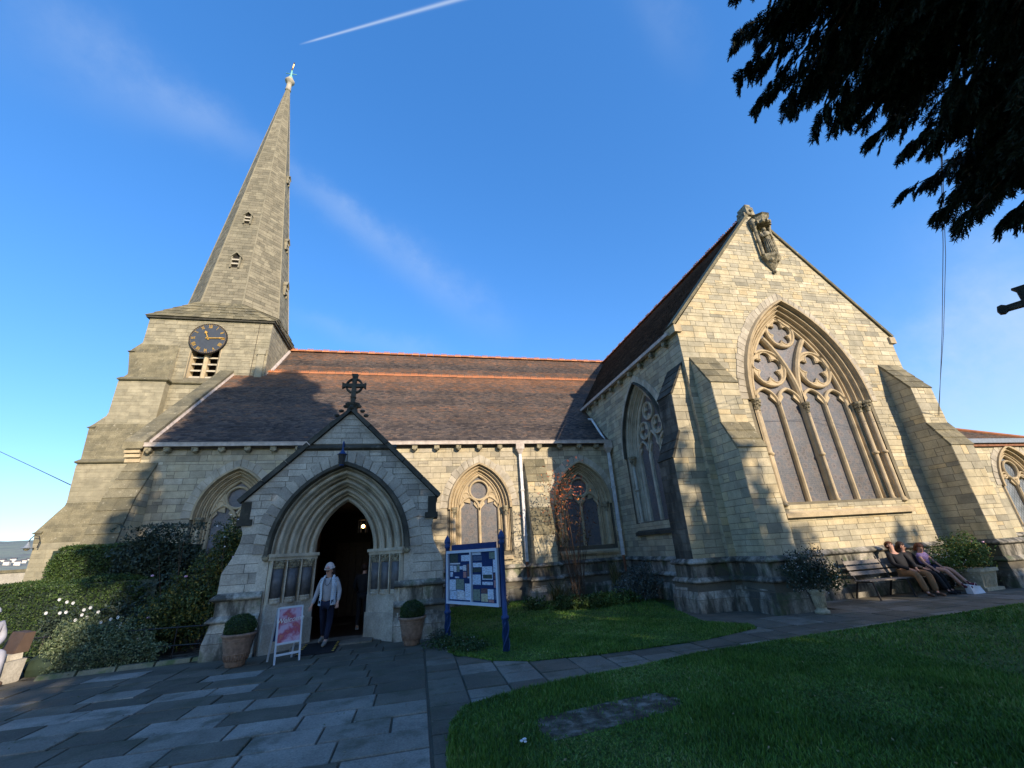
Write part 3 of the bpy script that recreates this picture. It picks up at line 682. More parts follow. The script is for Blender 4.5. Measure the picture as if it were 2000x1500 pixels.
# the path: columns along y, width ~0.57
cols = [0.18, 0.70, 1.29, 1.85, 2.5, 3.08, 3.62, 4.25, 4.85, 5.5, 6.15, 6.8, 7.5, 8.2, 8.95, 9.7, 10.4, 11.2, 12.0, 12.7, 13.5, 14.3, 15.2, 16, 17, 18, 19.1, 20.2, 21.4]
def path_lo(x): return np.interp(x, [0.18, 0.42, 0.62, 1.3, 2.6, 4.2, 6.1, 8.5, 11, 16, 22], [2.2, 5.6, 6.1, 6.40, 6.70, 7.0, 7.2, 7.35, 7.5, 7.75, 7.9])
def path_hi(x): return np.interp(x, [0.18, 0.7, 1.3, 1.9, 3.2, 5.2, 6.6, 6.9, 7.2, 22], [10.1, 9.2, 8.35, 8.0, 7.9, 8.0, 8.4, 8.9, 9.3, 9.3])
for x0, x1 in zip(cols, cols[1:]):
    xm = (x0+x1)/2
    if x0 < 0.5: lo, hi = 4.2, 9.9
    else: lo, hi = float(path_lo(x0))-0.05, float(path_hi(xm))+0.12
    if x0 >= 6.8: hi = 9.3 if x0 < 9.7 else 10.55
    y = lo+ (0 if x0 > 0.5 else 0)
    while y < hi-0.08:
        h = random.choice([0.4, 0.48, 0.6, 0.74]); y1 = y+h
        if hi-y1 < 0.3: y1 = hi
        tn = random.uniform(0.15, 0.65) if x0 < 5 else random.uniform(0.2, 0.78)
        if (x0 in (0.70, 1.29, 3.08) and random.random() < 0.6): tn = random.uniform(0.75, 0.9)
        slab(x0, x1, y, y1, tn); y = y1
SL = []
for x0, x1, y0, y1, tn in SLABS:
    c, zc = to_px(((x0+x1)/2, (y0+y1)/2, 0)); vis = zc > 0.2 and -60 < c[0] < 2060 and c[1] < 1560
    SL.append(((x1-x0)*(y1-y0)/max(zc, 0.3)**3 if vis else 0, x0, x1, y0, y1, tn))
SL.sort(key=lambda q: -q[0])
rest = MB()
for i, (w, x0, x1, y0, y1, tn) in enumerate(SL):
    if w == 0 and i > 300: pass
    z = random.uniform(-0.006, 0.004); dz = [z+random.uniform(-0.0025, 0.0025) for _ in range(4)]; e = 0.007
    mb = MB() if i < 295 else rest
    vs = [(x0, y0, -0.03), (x1, y0, -0.03), (x1, y1, -0.03), (x0, y1, -0.03), (x0+0, y0+0, z-0.008), (x1, y0, z-0.008), (x1, y1, z-0.008), (x0, y1, z-0.008),
          (x0+e, y0+e, dz[0]), (x1-e, y0+e, dz[1]), (x1-e, y1-e, dz[2]), (x0+e, y1-e, dz[3])]
    mb.add(vs, [(8, 9, 10, 11), (4, 5, 9, 8), (5, 6, 10, 9), (6, 7, 11, 10), (7, 4, 8, 11), (0, 1, 5, 4), (1, 2, 6, 5), (2, 3, 7, 6), (3, 0, 4, 7)], tn)
    if i < 295: mb.build('paving_slab', 'paving_stone', pave)
if rest.v: tag(rest.build('paving', 'paving_stone', pave), kind='stuff')

# ================================================================== CHURCH
church = empty('church', (0, 0, 0), label='pale limestone church with slender spire, tiled roofs, gabled porch and big traceried gable window', cat='church')
part = lambda name, mb, mat, parent=None, smooth=False: mb.build(name, mat, parent or church, smooth)
YG, XW, YA, YP, YT = 10.6, 8.14, 16.65, 11.3, 21.8
GC, GH, GE, GA = 12.6, 4.48, 8.30, 13.62        # gable centre, half width, eave z, apex z
SL_G = (GA-GE)/GH

# ---------------------------------------------------------------- transept south gable wall
FG = FY(YG)
AG = Arch(12.55, 1.85, 3.3, 5.72, 2.55)
gl = lambda z: GC-GH if z <= GE else GC-max(0.0, (GA-z)/SL_G)
gr = lambda z: GC+GH if z <= GE else GC+max(0.0, (GA-z)/SL_G)
mb = MB(); backing(mb, FG, 0, GE, gl, gr, [(AG, 0.5)]); backing(mb, FG, GE, GA, gl, gr, [(AG, 0.5)])
gw = part('gable_wall', mb, 'pale_mortar')
ashlar(FG, 1.2, GE, gl, gr, gw, 'gable_stone', [(AG, 0.62)], ch=(0.09, 0.25), ln=(0.2, 0.72))
ashlar(FG, GE, GA-0.15, gl, gr, gw, 'gable_stone', [(AG, 0.62)], ch=(0.08, 0.23), ln=(0.18, 0.65))
voussoirs(AG, FG, 0.54, 0.86, gw, size=0.21)
gwin = empty('gable_window'); gwin.parent = church
sweep('hood_mould', AG, FG, [(0.56, 0.0), (0.58, -0.03), (0.53, -0.13), (0.47, -0.13), (0.44, -0.04), (0.44, 0.02)], 'dressed_stone', gwin, zb=AG.zs-0.02, tone=0.1)
sweep('arch_moulding', AG, FG, orders(0.45, 0.0, 0.04, 0.36, 3), 'dressed_stone', gwin, zb=2.3, tone=0.55)
D0 = 0.30; D1 = 0.50; mb = MB(); tone = 0.75
cx = 12.55; a = AG.a; q = a/2; w = 0.115
for i, s in enumerate((cx-q, cx, cx+q)):
    bar2d(mb, [(s, 2.5), (s, 5.75)], w if i != 1 else 0.16, FG, D0-(0.04 if i == 1 else 0), D1, tone=tone)
part('mullion', mb, 'dressed_stone', gwin)
mb = MB(); RR = AG.R
for sg in (1, -1):       # intersecting Y bars springing from the centre mullion
    pts = []
    for k in range(15):
        zz = 5.72+(2.42)*k/14; x = RR-math.sqrt(RR*RR-(zz-5.72)**2); pts.append((cx+sg*x, zz))
    bar2d(mb, pts, 0.17, FG, D0-0.05, D1, tone=tone)
    c = cx+sg*q*1.03; foil(mb, c, 7.02, 0.70, 5, 0.10, FG, D0, D1, rot=PI/2, tone=tone)
    for e in (-1, 1):
        light_head(mb, min(c, c+e*q)*1.0, max(c, c+e*q)*1.0, 5.68, 0.58, 0.10, FG, D0, D1, tone=tone)
foil(mb, cx, 8.42, 0.60, 5, 0.10, FG, D0, D1, rot=PI/2, tone=tone)
bar2d(mb, [(cx+x, z) for x, z in AG.path(-0.03, 14, 2.5)] if False else [(x, z) for x, z in AG.path(-0.03, 14, 2.5)], 0.11, FG, D0, D1, tone=tone)
part('tracery', mb, 'dressed_stone', gwin)
panes(AG, FG, 0.44, [cx-a, cx-q, cx, cx+q, cx+a], gwin)
for s, d in ((cx-2.03, 0.16), (cx-2.22, 0.02), (cx+2.03, 0.16), (cx+2.22, 0.02)): shaft(FG, s, d, 2.45, 5.42, 0.062, gwin, ring=4.0)
shaft(FG, cx, D0-0.05, 2.5, 5.42, 0.05, gwin, ring=4.0)
mb = MB(); mb.hexa([FG(cx-2.35, 2.12, -0.13), FG(cx+2.35, 2.12, -0.13), FG(cx+2.35, 2.12, 0.3), FG(cx-2.35, 2.12, 0.3), FG(cx-2.35, 2.24, -0.13), FG(cx+2.35, 2.24, -0.13), FG(cx+2.3, 2.56, 0.5), FG(cx-2.3, 2.56, 0.5)], 0.7)
part('sill', mb, 'dressed_stone', gwin)
# copings on the gable
mb = MB()
for sg in (-1, 1):
    x0, z0, x1, z1 = GC+sg*(GH+0.08), GE-0.02, GC, GA
    nx, nz = sg*SL_G/math.hypot(1, SL_G), 1/math.hypot(1, SL_G)
    t = 0.09
    mb.hexa([(x0, YG-0.07, z0), (x0, YG+0.35, z0), (x1, YG+0.35, z1), (x1, YG-0.07, z1), (x0+nx*t, YG-0.07, z0+nz*t), (x0+nx*t, YG+0.35, z0+nz*t), (x1, YG+0.35, z1+t*1.6), (x1, YG-0.07, z1+t*1.6)], 0.3)
part('gable_coping', mb, 'mossy_stone')
for sg in (-1, 1):
    mb = MB(); mb.box(GC+sg*GH-0.13, GC+sg*GH+0.13, YG-0.08, YG+0.5, GE-0.28, GE-0.03, 0.6); part('kneeler', mb, 'dressed_stone')
mb = MB(); mb.box(GC-0.17, GC+0.17, YG-0.09, YG+0.42, GA-0.12, GA+0.26, 0.5); mb.box(GC-0.12, GC+0.12, YG-0.05, YG+0.38, GA+0.26, GA+0.42, 0.5)
mb.box(GC-0.27, GC-0.15, YG-0.03, YG+0.36, GA-0.3, GA+0.02, 0.4); mb.box(GC+0.15, GC+0.27, YG-0.03, YG+0.36, GA-0.3, GA+0.02, 0.4); mb.ball((GC, YG-0.1, GA+0.08), 0.07, 8, 6)
part('apex_stone', mb, 'carved_stone')

# statue in its niche on the gable
st = empty('niche'); st.parent = church
mb = MB(); SX = 12.80; ZB = 11.35
mb.add([FG(SX-0.36, ZB+0.12, 0), FG(SX-0.36, ZB+0.12, -0.22), FG(SX, ZB+0.12, -0.42), FG(SX+0.36, ZB+0.12, -0.22), FG(SX+0.36, ZB+0.12, 0),
        FG(SX-0.36, ZB+0.02, 0), FG(SX-0.36, ZB+0.02, -0.22), FG(SX, ZB+0.02, -0.42), FG(SX+0.36, ZB+0.02, -0.22), FG(SX+0.36, ZB+0.02, 0), FG(SX, ZB-0.55, -0.03)],
       [(0, 1, 2, 3, 4), (0, 1, 6, 5), (1, 2, 7, 6), (2, 3, 8, 7), (3, 4, 9, 8), (5, 6, 10), (6, 7, 10), (7, 8, 10), (8, 9, 10)], 0.7)
mb.ball(FG(SX, ZB-0.55, -0.07), 0.07, 6, 5); mb.ball(FG(SX-0.13, ZB-0.12, -0.22), 0.09, 6, 5); mb.ball(FG(SX+0.13, ZB-0.12, -0.22), 0.09, 6, 5)
part('bracket', mb, 'carved_stone', st)
for e in (-1, 1):
    mb = MB(); c = FG(SX+e*0.33, 0, -0.13)
    mb.lathe([(0.09, ZB+0.12), (0.065, ZB+0.2), (0.065, ZB+0.75), (0.08, ZB+0.78), (0.065, ZB+0.8), (0.06, ZB+1.35), (0.11, ZB+1.5), (0.13, ZB+1.75), (0.06, ZB+1.85)], (c[0], c[1], 0), 8)
    part('niche_shaft', mb, 'carved_stone', st, True)
mb = MB()
for k in range(5): mb.box(SX-0.34+k*0.01, SX+0.34-k*0.01, -0.33, 0.0, ZB+1.62+0.001, ZB+1.64, 0.2, F=lambda s, d, z: FG(s, z, d)) if k == 0 else None
c = FG(SX, 0, -0.14); mb.lathe([(0.30, ZB+1.52), (0.34, ZB+1.60), (0.31, ZB+1.66), (0.33, ZB+1.84), (0.40, ZB+1.9), (0.3, ZB+1.95)], (c[0], c[1], 0), 8)
for k in range(7):
    qa = PI+PI*k/6; mb.box(c[0]+0.33*math.cos(qa)-0.03, c[0]+0.33*math.cos(qa)+0.03, c[1]+0.33*math.sin(qa)-0.03, c[1]+0.33*math.sin(qa)+0.03, ZB+1.5, ZB+1.62, 0.3)
part('canopy', mb, 'carved_stone', st)
mb = MB(); c = FG(SX+0.02, 0, -0.17)
mb.lathe([(0.17, ZB+0.12), (0.165, ZB+0.3), (0.125, ZB+0.75), (0.12, ZB+0.82), (0.17, ZB+1.0), (0.175, ZB+1.1), (0.13, ZB+1.18), (0.05, ZB+1.22), (0.045, ZB+1.26)], (c[0], c[1], 0), 12)
mb.ball((c[0], c[1]-0.01, ZB+1.33), 0.085, 10, 8, (0.9, 1, 1.2))
for k in range(9):
    qa = PI+PI*k/8; mb.tube([(c[0]+0.17*math.cos(qa), c[1]+0.17*math.sin(qa), ZB+0.13), (c[0]+0.125*math.cos(qa), c[1]+0.125*math.sin(qa), ZB+0.8)], 0.016, 5)
mb.tube([(c[0]-0.17, c[1], ZB+1.1), (c[0]-0.2, c[1]-0.08, ZB+0.93), (c[0]-0.02, c[1]-0.18, ZB+0.98)], [0.06, 0.05, 0.035], 7)
mb.tube([(c[0]+0.17, c[1], ZB+1.1), (c[0]+0.19, c[1]-0.08, ZB+0.93), (c[0]+0.02, c[1]-0.18, ZB+1.0)], [0.06, 0.05, 0.035], 7)
part('statue', mb, 'carved_stone', st, True)

# ---------------------------------------------------------------- transept west wall
FW_ = FXw(XW)
AW = Arch(13.78, 1.15, 2.25, 4.85, 2.4)
mb = MB(); backing(mb, FW_, 0, GE-0.1, lambda z: YG, lambda z: 24.0, [(AW, 0.42)])
tw = part('transept_wall', mb, 'mortar')
ashlar(FW_, 1.2, GE-0.12, YG, 16.7, tw, 'wall_stone', [(AW, 0.5)], ch=(0.12, 0.26), ln=(0.25, 0.65), tone=(0.0, 0.85))
ashlar(FW_, 5.6, GE-0.12, 16.72, 24, tw, 'wall_stone', [], ch=(0.14, 0.26), ln=(0.3, 0.65), tone=(0.0, 0.85))
voussoirs(AW, FW_, 0.44, 0.74, tw, size=0.2)
wwin = empty('transept_window'); wwin.parent = church
sweep('hood_mould', AW, FW_, [(0.46, 0.0), (0.48, -0.03), (0.44, -0.12), (0.38, -0.12), (0.36, -0.03), (0.36, 0.02)], 'dark_coping', wwin, zb=AW.zs, tone=0.4)
sweep('arch_moulding', AW, FW_, orders(0.37, 0.0, 0.03, 0.34, 3), 'arch_stone', wwin, zb=2.3, tone=0.6)
mb = MB(); t3 = 2*AW.a/3
for k in (-0.5, 0.5): bar2d(mb, [(13.78+k*t3, 2.35), (13.78+k*t3, 5.0)], 0.11, FW_, 0.3, 0.46, tone=0.7)
for k in (-1, 0, 1): light_head(mb, 13.78+(k-0.5)*t3, 13.78+(k+0.5)*t3, 4.8, 0.55 if k else 0.8, 0.09, FW_, 0.3, 0.46)
foil(mb, 13.78-0.48, 5.72, 0.36, 3, 0.07, FW_, 0.3, 0.46); foil(mb, 13.78+0.48, 5.72, 0.36, 3, 0.07, FW_, 0.3, 0.46); foil(mb, 13.78, 6.38, 0.36, 3, 0.07, FW_, 0.3, 0.46)
bar2d(mb, AW.path(-0.03, 10, 2.35), 0.1, FW_, 0.3, 0.46)
part('tracery', mb, 'arch_stone', wwin)
panes(AW, FW_, 0.42, [13.78-AW.a, 13.78-t3/2, 13.78+t3/2, 13.78+AW.a], wwin)
for s in (13.78-1.32, 13.78+1.32):
    shaft(FW_, s, 0.1, 2.35, 4.55, 0.06, wwin, 'arch_stone', ring=3.6)
mb = MB(); mb.hexa([FW_(12.2, 1.95, -0.12), FW_(15.4, 1.95, -0.12), FW_(15.4, 1.95, 0.2), FW_(12.2, 1.95, 0.2), FW_(12.2, 2.05, -0.12), FW_(15.4, 2.05, -0.12), FW_(15.3, 2.4, 0.42), FW_(12.3, 2.4, 0.42)], 0.3)
part('sill', mb, 'dark_coping', wwin)

# ---------------------------------------------------------------- buttresses
def buttress(F, c, hw_, prof, wall_z, mat, wmat='mossy_stone', fmat=None, name='buttress'):
    """F frame of the carrying wall; c centre, hw_ half width; prof [(projection, z)] from the foot up"""
    mb = MB(); pts = [(0, prof[0][1])]+prof+[(0, prof[-1][1])] if prof[-1][0] > 0 else [(0, prof[0][1])]+prof
    n = len(pts)
    vs = [F(c-hw_, z, -p) for p, z in pts]+[F(c+hw_, z, -p) for p, z in pts]
    mb.add(vs, [tuple(range(n)), tuple(range(2*n-1, n-1, -1))]+[(i, (i+1) % n, n+(i+1) % n, n+i) for i in range(n)], 0.5)
    b = part(name, mb, 'mortar')
    def proj(z):
        for (p0, z0), (p1, z1) in zip(prof, prof[1:]):
            if z0-1e-6 <= z <= z1+1e-6 and z1 > z0: return p0+(p1-p0)*(z-z0)/(z1-z0)
        return prof[-1][0]
    zt = prof[-1][1]
    O = np.array(F(0, 0, 0)); uu = np.array(F(1, 0, 0))-O; nn = np.array(F(0, 0, -1))-O
    for sg in (-1, 1):
        Fs = lambda s, z, d=0.0, sg=sg: tuple(O[:2]+uu[:2]*(c+sg*(hw_-d))+nn[:2]*s)+(z,)
        ashlar(Fs, prof[0][1], zt-0.05, lambda z: 0.0, lambda z: max(proj(z), 0.0), b, mat, ch=(0.11, 0.27), ln=(0.2, 0.6), tone=(0, 0.85))
    for (p0, z0), (p1, z1) in zip(prof, prof[1:]):
        if abs(p0-p1) < 0.08 or p0 == p1:
            Ff = lambda s, z, d=0.0, p0=p0, p1=p1, z0=z0, z1=z1: F(c+s, z, -(p0+(p1-p0)*(z-z0)/(z1-z0))+d)
            if z1-z0 > 0.1: ashlar(Ff, z0, z1, -hw_, hw_, b, fmat or mat, ch=(0.11, 0.28), ln=(0.22, 0.55))
        else:     # weathered slope: stone slabs lapping
            L = math.hypot(p0-p1, z1-z0); k = max(1, round(L/0.34)); ms = MB(); e = 0.02
            for i in range(k):
                ta, tb = i/k, (i+1)/k
                pa, za, pb_, zb_ = p0+(p1-p0)*ta, z0+(z1-z0)*ta, p0+(p1-p0)*tb, z0+(z1-z0)*tb
                m_ = random.uniform(-0.3, 0.3)*hw_
                for x0, x1 in ((-hw_-e, m_-0.003), (m_+0.003, hw_+e)):
                    r0 = 0.035+random.uniform(0, 0.008)
                    ms.hexa([F(c+x0, za-0.02, -pa+0.03), F(c+x1, za-0.02, -pa+0.03), F(c+x1, zb_, -pb_+0.03), F(c+x0, zb_, -pb_+0.03),
                             F(c+x0, za+0.01, -pa-r0), F(c+x1, za+0.01, -pa-r0), F(c+x1, zb_+0.02, -pb_-0.012), F(c+x0, zb_+0.02, -pb_-0.012)])
            part('weathering', ms, wmat, b)
    return b
def string(mb, pts, z, h=0.10, out=0.09, tone=None):
    """horizontal moulding along a closed or open outline of (x,y) going clockwise seen from above"""
    n = len(pts); nr = []
    for i in range(n):
        ds = []
        for a, b in ((i-1, i), (i, i+1)):
            if 0 <= a and b < n:
                dx, dy = pts[b][0]-pts[a][0], pts[b][1]-pts[a][1]; l = math.hypot(dx, dy); ds.append((dy/l, -dx/l))
        if len(ds) == 2:
            sx, sy = ds[0][0]+ds[1][0], ds[0][1]+ds[1][1]; k = 1+ds[0][0]*ds[1][0]+ds[0][1]*ds[1][1]; nr.append((sx/max(k, .3), sy/max(k, .3)))
        else: nr.append(ds[0])
    sec = [(0, z-h*0.55), (out*0.6, z-h*0.5), (out, z-h*0.25), (out, z), (0, z+h*0.75)]
    vs = [(x+nx*o, y+ny*o, zz) for (x, y), (nx, ny) in zip(pts, nr) for o, zz in sec]; m = len(sec)
    mb.add(vs, [(i*m+k, (i+1)*m+k, (i+1)*m+k+1, i*m+k+1) for i in range(n-1) for k in range(m-1)]+[tuple(range(m)), tuple((n-1)*m+k for k in range(m))], 0.3 if tone is None else tone)
def offset_pts(pts, o):
    n = len(pts); out = []
    for i in range(n):
        ds = []
        for a, b in ((i-1, i), (i, i+1)):
            if 0 <= a and b < n:
                dx, dy = pts[b][0]-pts[a][0], pts[b][1]-pts[a][1]; l = math.hypot(dx, dy); ds.append((dy/l, -dx/l))
        if len(ds) == 2:
            sx, sy = ds[0][0]+ds[1][0], ds[0][1]+ds[1][1]; k = 1+ds[0][0]*ds[1][0]+ds[0][1]*ds[1][1]; q = (sx/max(k, .3), sy/max(k, .3))
        else: q = ds[0]
        out.append((pts[i][0]+q[0]*o, pts[i][1]+q[1]*o))
    return out
def plinth(pts, name='plinth', z1=0.70, z2=1.15, spread=0.14, zbase=-0.06, o0=0.02, bmat='plinth_stone', ends=(True, True), mid=0.05):
    """two mouldings with a spread foot of big stones, along a wall outline"""
    mb = MB(); P2 = offset_pts(pts, mid); P1 = offset_pts(pts, mid+0.03); P0 = offset_pts(pts, mid+spread)
    for A_, za, B_, zb_ in ((P0, zbase, P0, 0.28), (P0, 0.28, P1, z1), (P2, z1, P2, z2)):
        for i in range(len(pts)-1):
            mb.quad((*A_[i], za), (*A_[i+1], za), (*B_[i+1], zb_), (*B_[i], zb_), 0.5)
    b = part(name, mb, 'mortar')
    for A_, za, B_, zb_, rows in ((P0, zbase, P0, 0.28, 1), (P0, 0.28, P1, z1-0.05, 2), (P2, z1+0.06, P2, z2-0.05, 1)):
        for i in range(len(pts)-1):
            L = math.hypot(A_[i+1][0]-A_[i][0], A_[i+1][1]-A_[i][1])
            if L < 0.05: continue
            a0, a1, b0, b1 = map(np.array, (A_[i], A_[i+1], B_[i], B_[i+1]))
            dd = (a1-a0)/L; nrm = np.array([dd[1], -dd[0]])
            def Fp(s, z, d=0.0, a0=a0, a1=a1, b0=b0, b1=b1, za=za, zb_=zb_, nrm=nrm, L=L):
                t = (z-za)/(zb_-za); p = (a0+(a1-a0)*s/L)*(1-t)+(b0+(b1-b0)*s/L)*t-nrm*d
                return (p[0], p[1], z)
            hh = (zb_-za)/rows
            ashlar(Fp, za, zb_, 0.0, L, b, bmat, ch=(hh*0.999, hh*1.0), ln=(0.3, 0.8))
    ms = MB(); string(ms, P2, z2, 0.12, 0.10, 0.3); part('string_course', ms, 'plinth_stone', b)
    ms = MB(); string(ms, P1, z1, 0.11, 0.08, 0.4); part('string_course', ms, 'plinth_stone', b)
    return b
BP = [(1.02, 1.2), (1.02, 3.15), (1.0, 3.2), (0.66, 4.6), (0.66, 5.45), (0.0, 7.1)]
BP = [(1.08, 1.2), (1.05, 3.95), (0.68, 4.75), (0.66, 6.0), (0.0, 7.1)]
buttress(FG, 8.80, 0.45, BP, 7.1, 'gable_stone')
buttress(FG, 16.42, 0.45, BP, 7.1, 'gable_stone')
BW = [(1.0, 1.2), (0.98, 3.95), (0.62, 4.75), (0.60, 5.95), (0.0, 7.0)]
buttress(FW_, 11.15, 0.40, BW, 7.0, 'gable_stone', wmat='dark_coping', fmat='stained_stone')
# plinth right round the corner
TP = [(XW, 16.65), (XW, 11.55), (XW-1.0, 11.55), (XW-1.0, 10.75), (XW, 10.75), (XW, YG), (8.35, YG), (8.35, YG-1.08), (9.25, YG-1.08), (9.25, YG), (15.97, YG), (15.97, YG-1.08), (16.87, YG-1.08), (16.87, YG), (17.2, YG), (17.2, 13.3)]
plinth(TP)

# ---------------------------------------------------------------- transept roof + east wall, eaves
def tiles(name, O, U, W, nu, nw, du, dw, parent, tone_fn, mat='roof_tile', clip=None):
    """lapped plain tiles on a slope: U across, W up the slope"""
    O = np.array(O, float); U = np.array(U, float)/np.linalg.norm(U); W = np.array(W, float)/np.linalg.norm(W); Nn = np.cross(U, W); Nn *= np.sign(Nn[2])
    I, J_ = np.meshgrid(np.arange(nu), np.arange(nw)); I = I.ravel(); J_ = J_.ravel()
    off = (J_ % 2)*0.5*du; a = I*du+off; b = J_*dw
    if clip is not None: m = clip(a, b); a, b, J_ = a[m], b[m], J_[m]
    k = len(a); lift = RNG.normal(0, 0.003, k); g = 0.003
    P = lambda x, y, h: O+np.outer(x, U)+np.outer(y, W)+np.outer(h, Nn)
    v0 = P(a+g, b, 0.004+0*a); v1 = P(a+du-g, b, 0.004+0*a); v2 = P(a+du-g, b, 0.030+lift+RNG.normal(0, .002, k)); v3 = P(a+g, b, 0.030+lift); v4 = P(a+g, b+dw*1.25, 0.004+0*a); v5 = P(a+du-g, b+dw*1.25, 0.004+0*a)
    V = np.stack([v0, v1, v2, v3, v4, v5], 1).reshape(-1, 3); o = np.arange(k)*6
    Fq = np.stack([np.stack([o, o+1, o+2, o+3], 1), np.stack([o+3, o+2, o+5, o+4], 1)], 1).reshape(-1, 4)
    T = np.repeat(np.clip(tone_fn(a, b, J_)+RNG.normal(0, 0.16, k), 0, 1), 2)
    return tag(np_mesh(name, V, Fq, mat, parent, T), kind='stuff')
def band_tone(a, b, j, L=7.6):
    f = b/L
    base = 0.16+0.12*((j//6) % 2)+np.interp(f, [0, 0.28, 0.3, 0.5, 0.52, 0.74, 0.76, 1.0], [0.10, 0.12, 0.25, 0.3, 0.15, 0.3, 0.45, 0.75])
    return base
def roof_slab(name, P4, mat='roof_tile', th=0.06):
    mb = MB(); n = Vector(P4[1])-Vector(P4[0]); n = n.cross(Vector(P4[3])-Vector(P4[0])).normalized(); n = n if n.z > 0 else -n
    lo = [tuple(Vector(p)-n*th) for p in P4]; mb.hexa(lo+[tuple(p) for p in P4], 0.1); return part(name, mb, mat)
EO = 0.14
tr = roof_slab('transept_roof', [(XW-EO, YG+0.3, GE-EO*SL_G+0.02), (XW-EO, 27, GE-EO*SL_G+0.02), (GC, 27, GA), (GC, YG+0.3, GA)])
roof_slab('transept_roof', [(GC*2-XW+EO, YG+0.3, GE-EO*SL_G), (GC, YG+0.3, GA), (GC, 27, GA), (GC*2-XW+EO, 27, GE-EO*SL_G)])
LT = math.hypot(GH+EO, GA-GE+EO*SL_G)
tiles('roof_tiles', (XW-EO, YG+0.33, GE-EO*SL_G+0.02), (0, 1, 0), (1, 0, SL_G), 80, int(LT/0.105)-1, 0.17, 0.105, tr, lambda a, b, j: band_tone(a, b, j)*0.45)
mb = MB(); backing(mb, FXe(GC+GH), 0, GE, lambda z: YG, lambda z: 24.0, []); ew = part('transept_wall', mb, 'gable_stone')
# eaves gutter, corbels, downpipe of the transept
mb = MB(); mb.box(XW-0.24, XW-0.08, YG+0.25, 20.5, GE-0.27, GE-0.15, 0.5); part('gutter', mb, 'pale_gutter')
for k in range(9):
    y0 = YG+0.6+k*0.86; mb = MB(); mb.box(XW-0.17, XW, y0, y0+0.17, GE-0.44, GE-0.28, 0.5); mb.ball((XW-0.1, y0+0.085, GE-0.43), 0.075, 7, 5); part('corbel', mb, 'carved_stone')
def ridge_tiles(parent, p0, p1, n, crest=True):
    p0, p1 = Vector(p0), Vector(p1); d = (p1-p0)/n; u = d.normalized(); s = Vector((-u.y, u.x, 0)); L = d.length
    mes = []
    for kind in range(2):
        mb = MB(); g = 0.006
        P = lambda a, b, c: u*a+s*b+Vector((0, 0, c))
        sec = [(-0.15, -0.10), (-0.13, -0.09), (-0.03, 0.05), (0.03, 0.05), (0.13, -0.09), (0.15, -0.10)]
        vs = [P(g, b, c) for b, c in sec]+[P(L-g, b, c) for b, c in sec]
        mb.add(vs, [(i, i+1, 7+i, 6+i) for i in range(5)]+[(0, 1, 2, 3, 4, 5), (6, 7, 8, 9, 10, 11)], random.random())
        if crest:
            if kind == 0:      # three rings
                for q in range(3):
                    c0 = L*(0.22+0.28*q); pts = [P(c0+0.045*math.cos(t), 0, 0.09+0.045*math.sin(t)) for t in np.linspace(0, 2*PI, 9)]
                    mb.tube(pts, 0.018, 5, cap=False, tone=0.6)
            else:
                for q in range(4):
                    c0 = L*(0.14+0.24*q); mb.hexa([P(c0-.025, -.02, .04), P(c0+.025, -.02, .04), P(c0+.025, .02, .04), P(c0-.025, .02, .04), P(c0-.018, -.015, .11), P(c0+.018, -.015, .11), P(c0+.018, .015, .11), P(c0-.018, .015, .11)], 0.5)
        o = mb.build('ridge_tile', 'ridge_tile', parent); mes.append(o)
    for i in range(n):
        o = mes[i] if i < 2 else mes[i % 2 if i % 4 < 2 else (i+0) % 2].copy()
        if i >= 2: COL.objects.link(o); o.parent = parent
        o.location = p0+d*i+Vector((0, 0, random.uniform(-0.008, 0.008))); o.rotation_euler = (0, 0, random.uniform(-0.01, 0.01))
ridge_tiles(tr, (GC, YG+0.45, GA+0.12), (GC, 24.9, GA+0.12), 30)

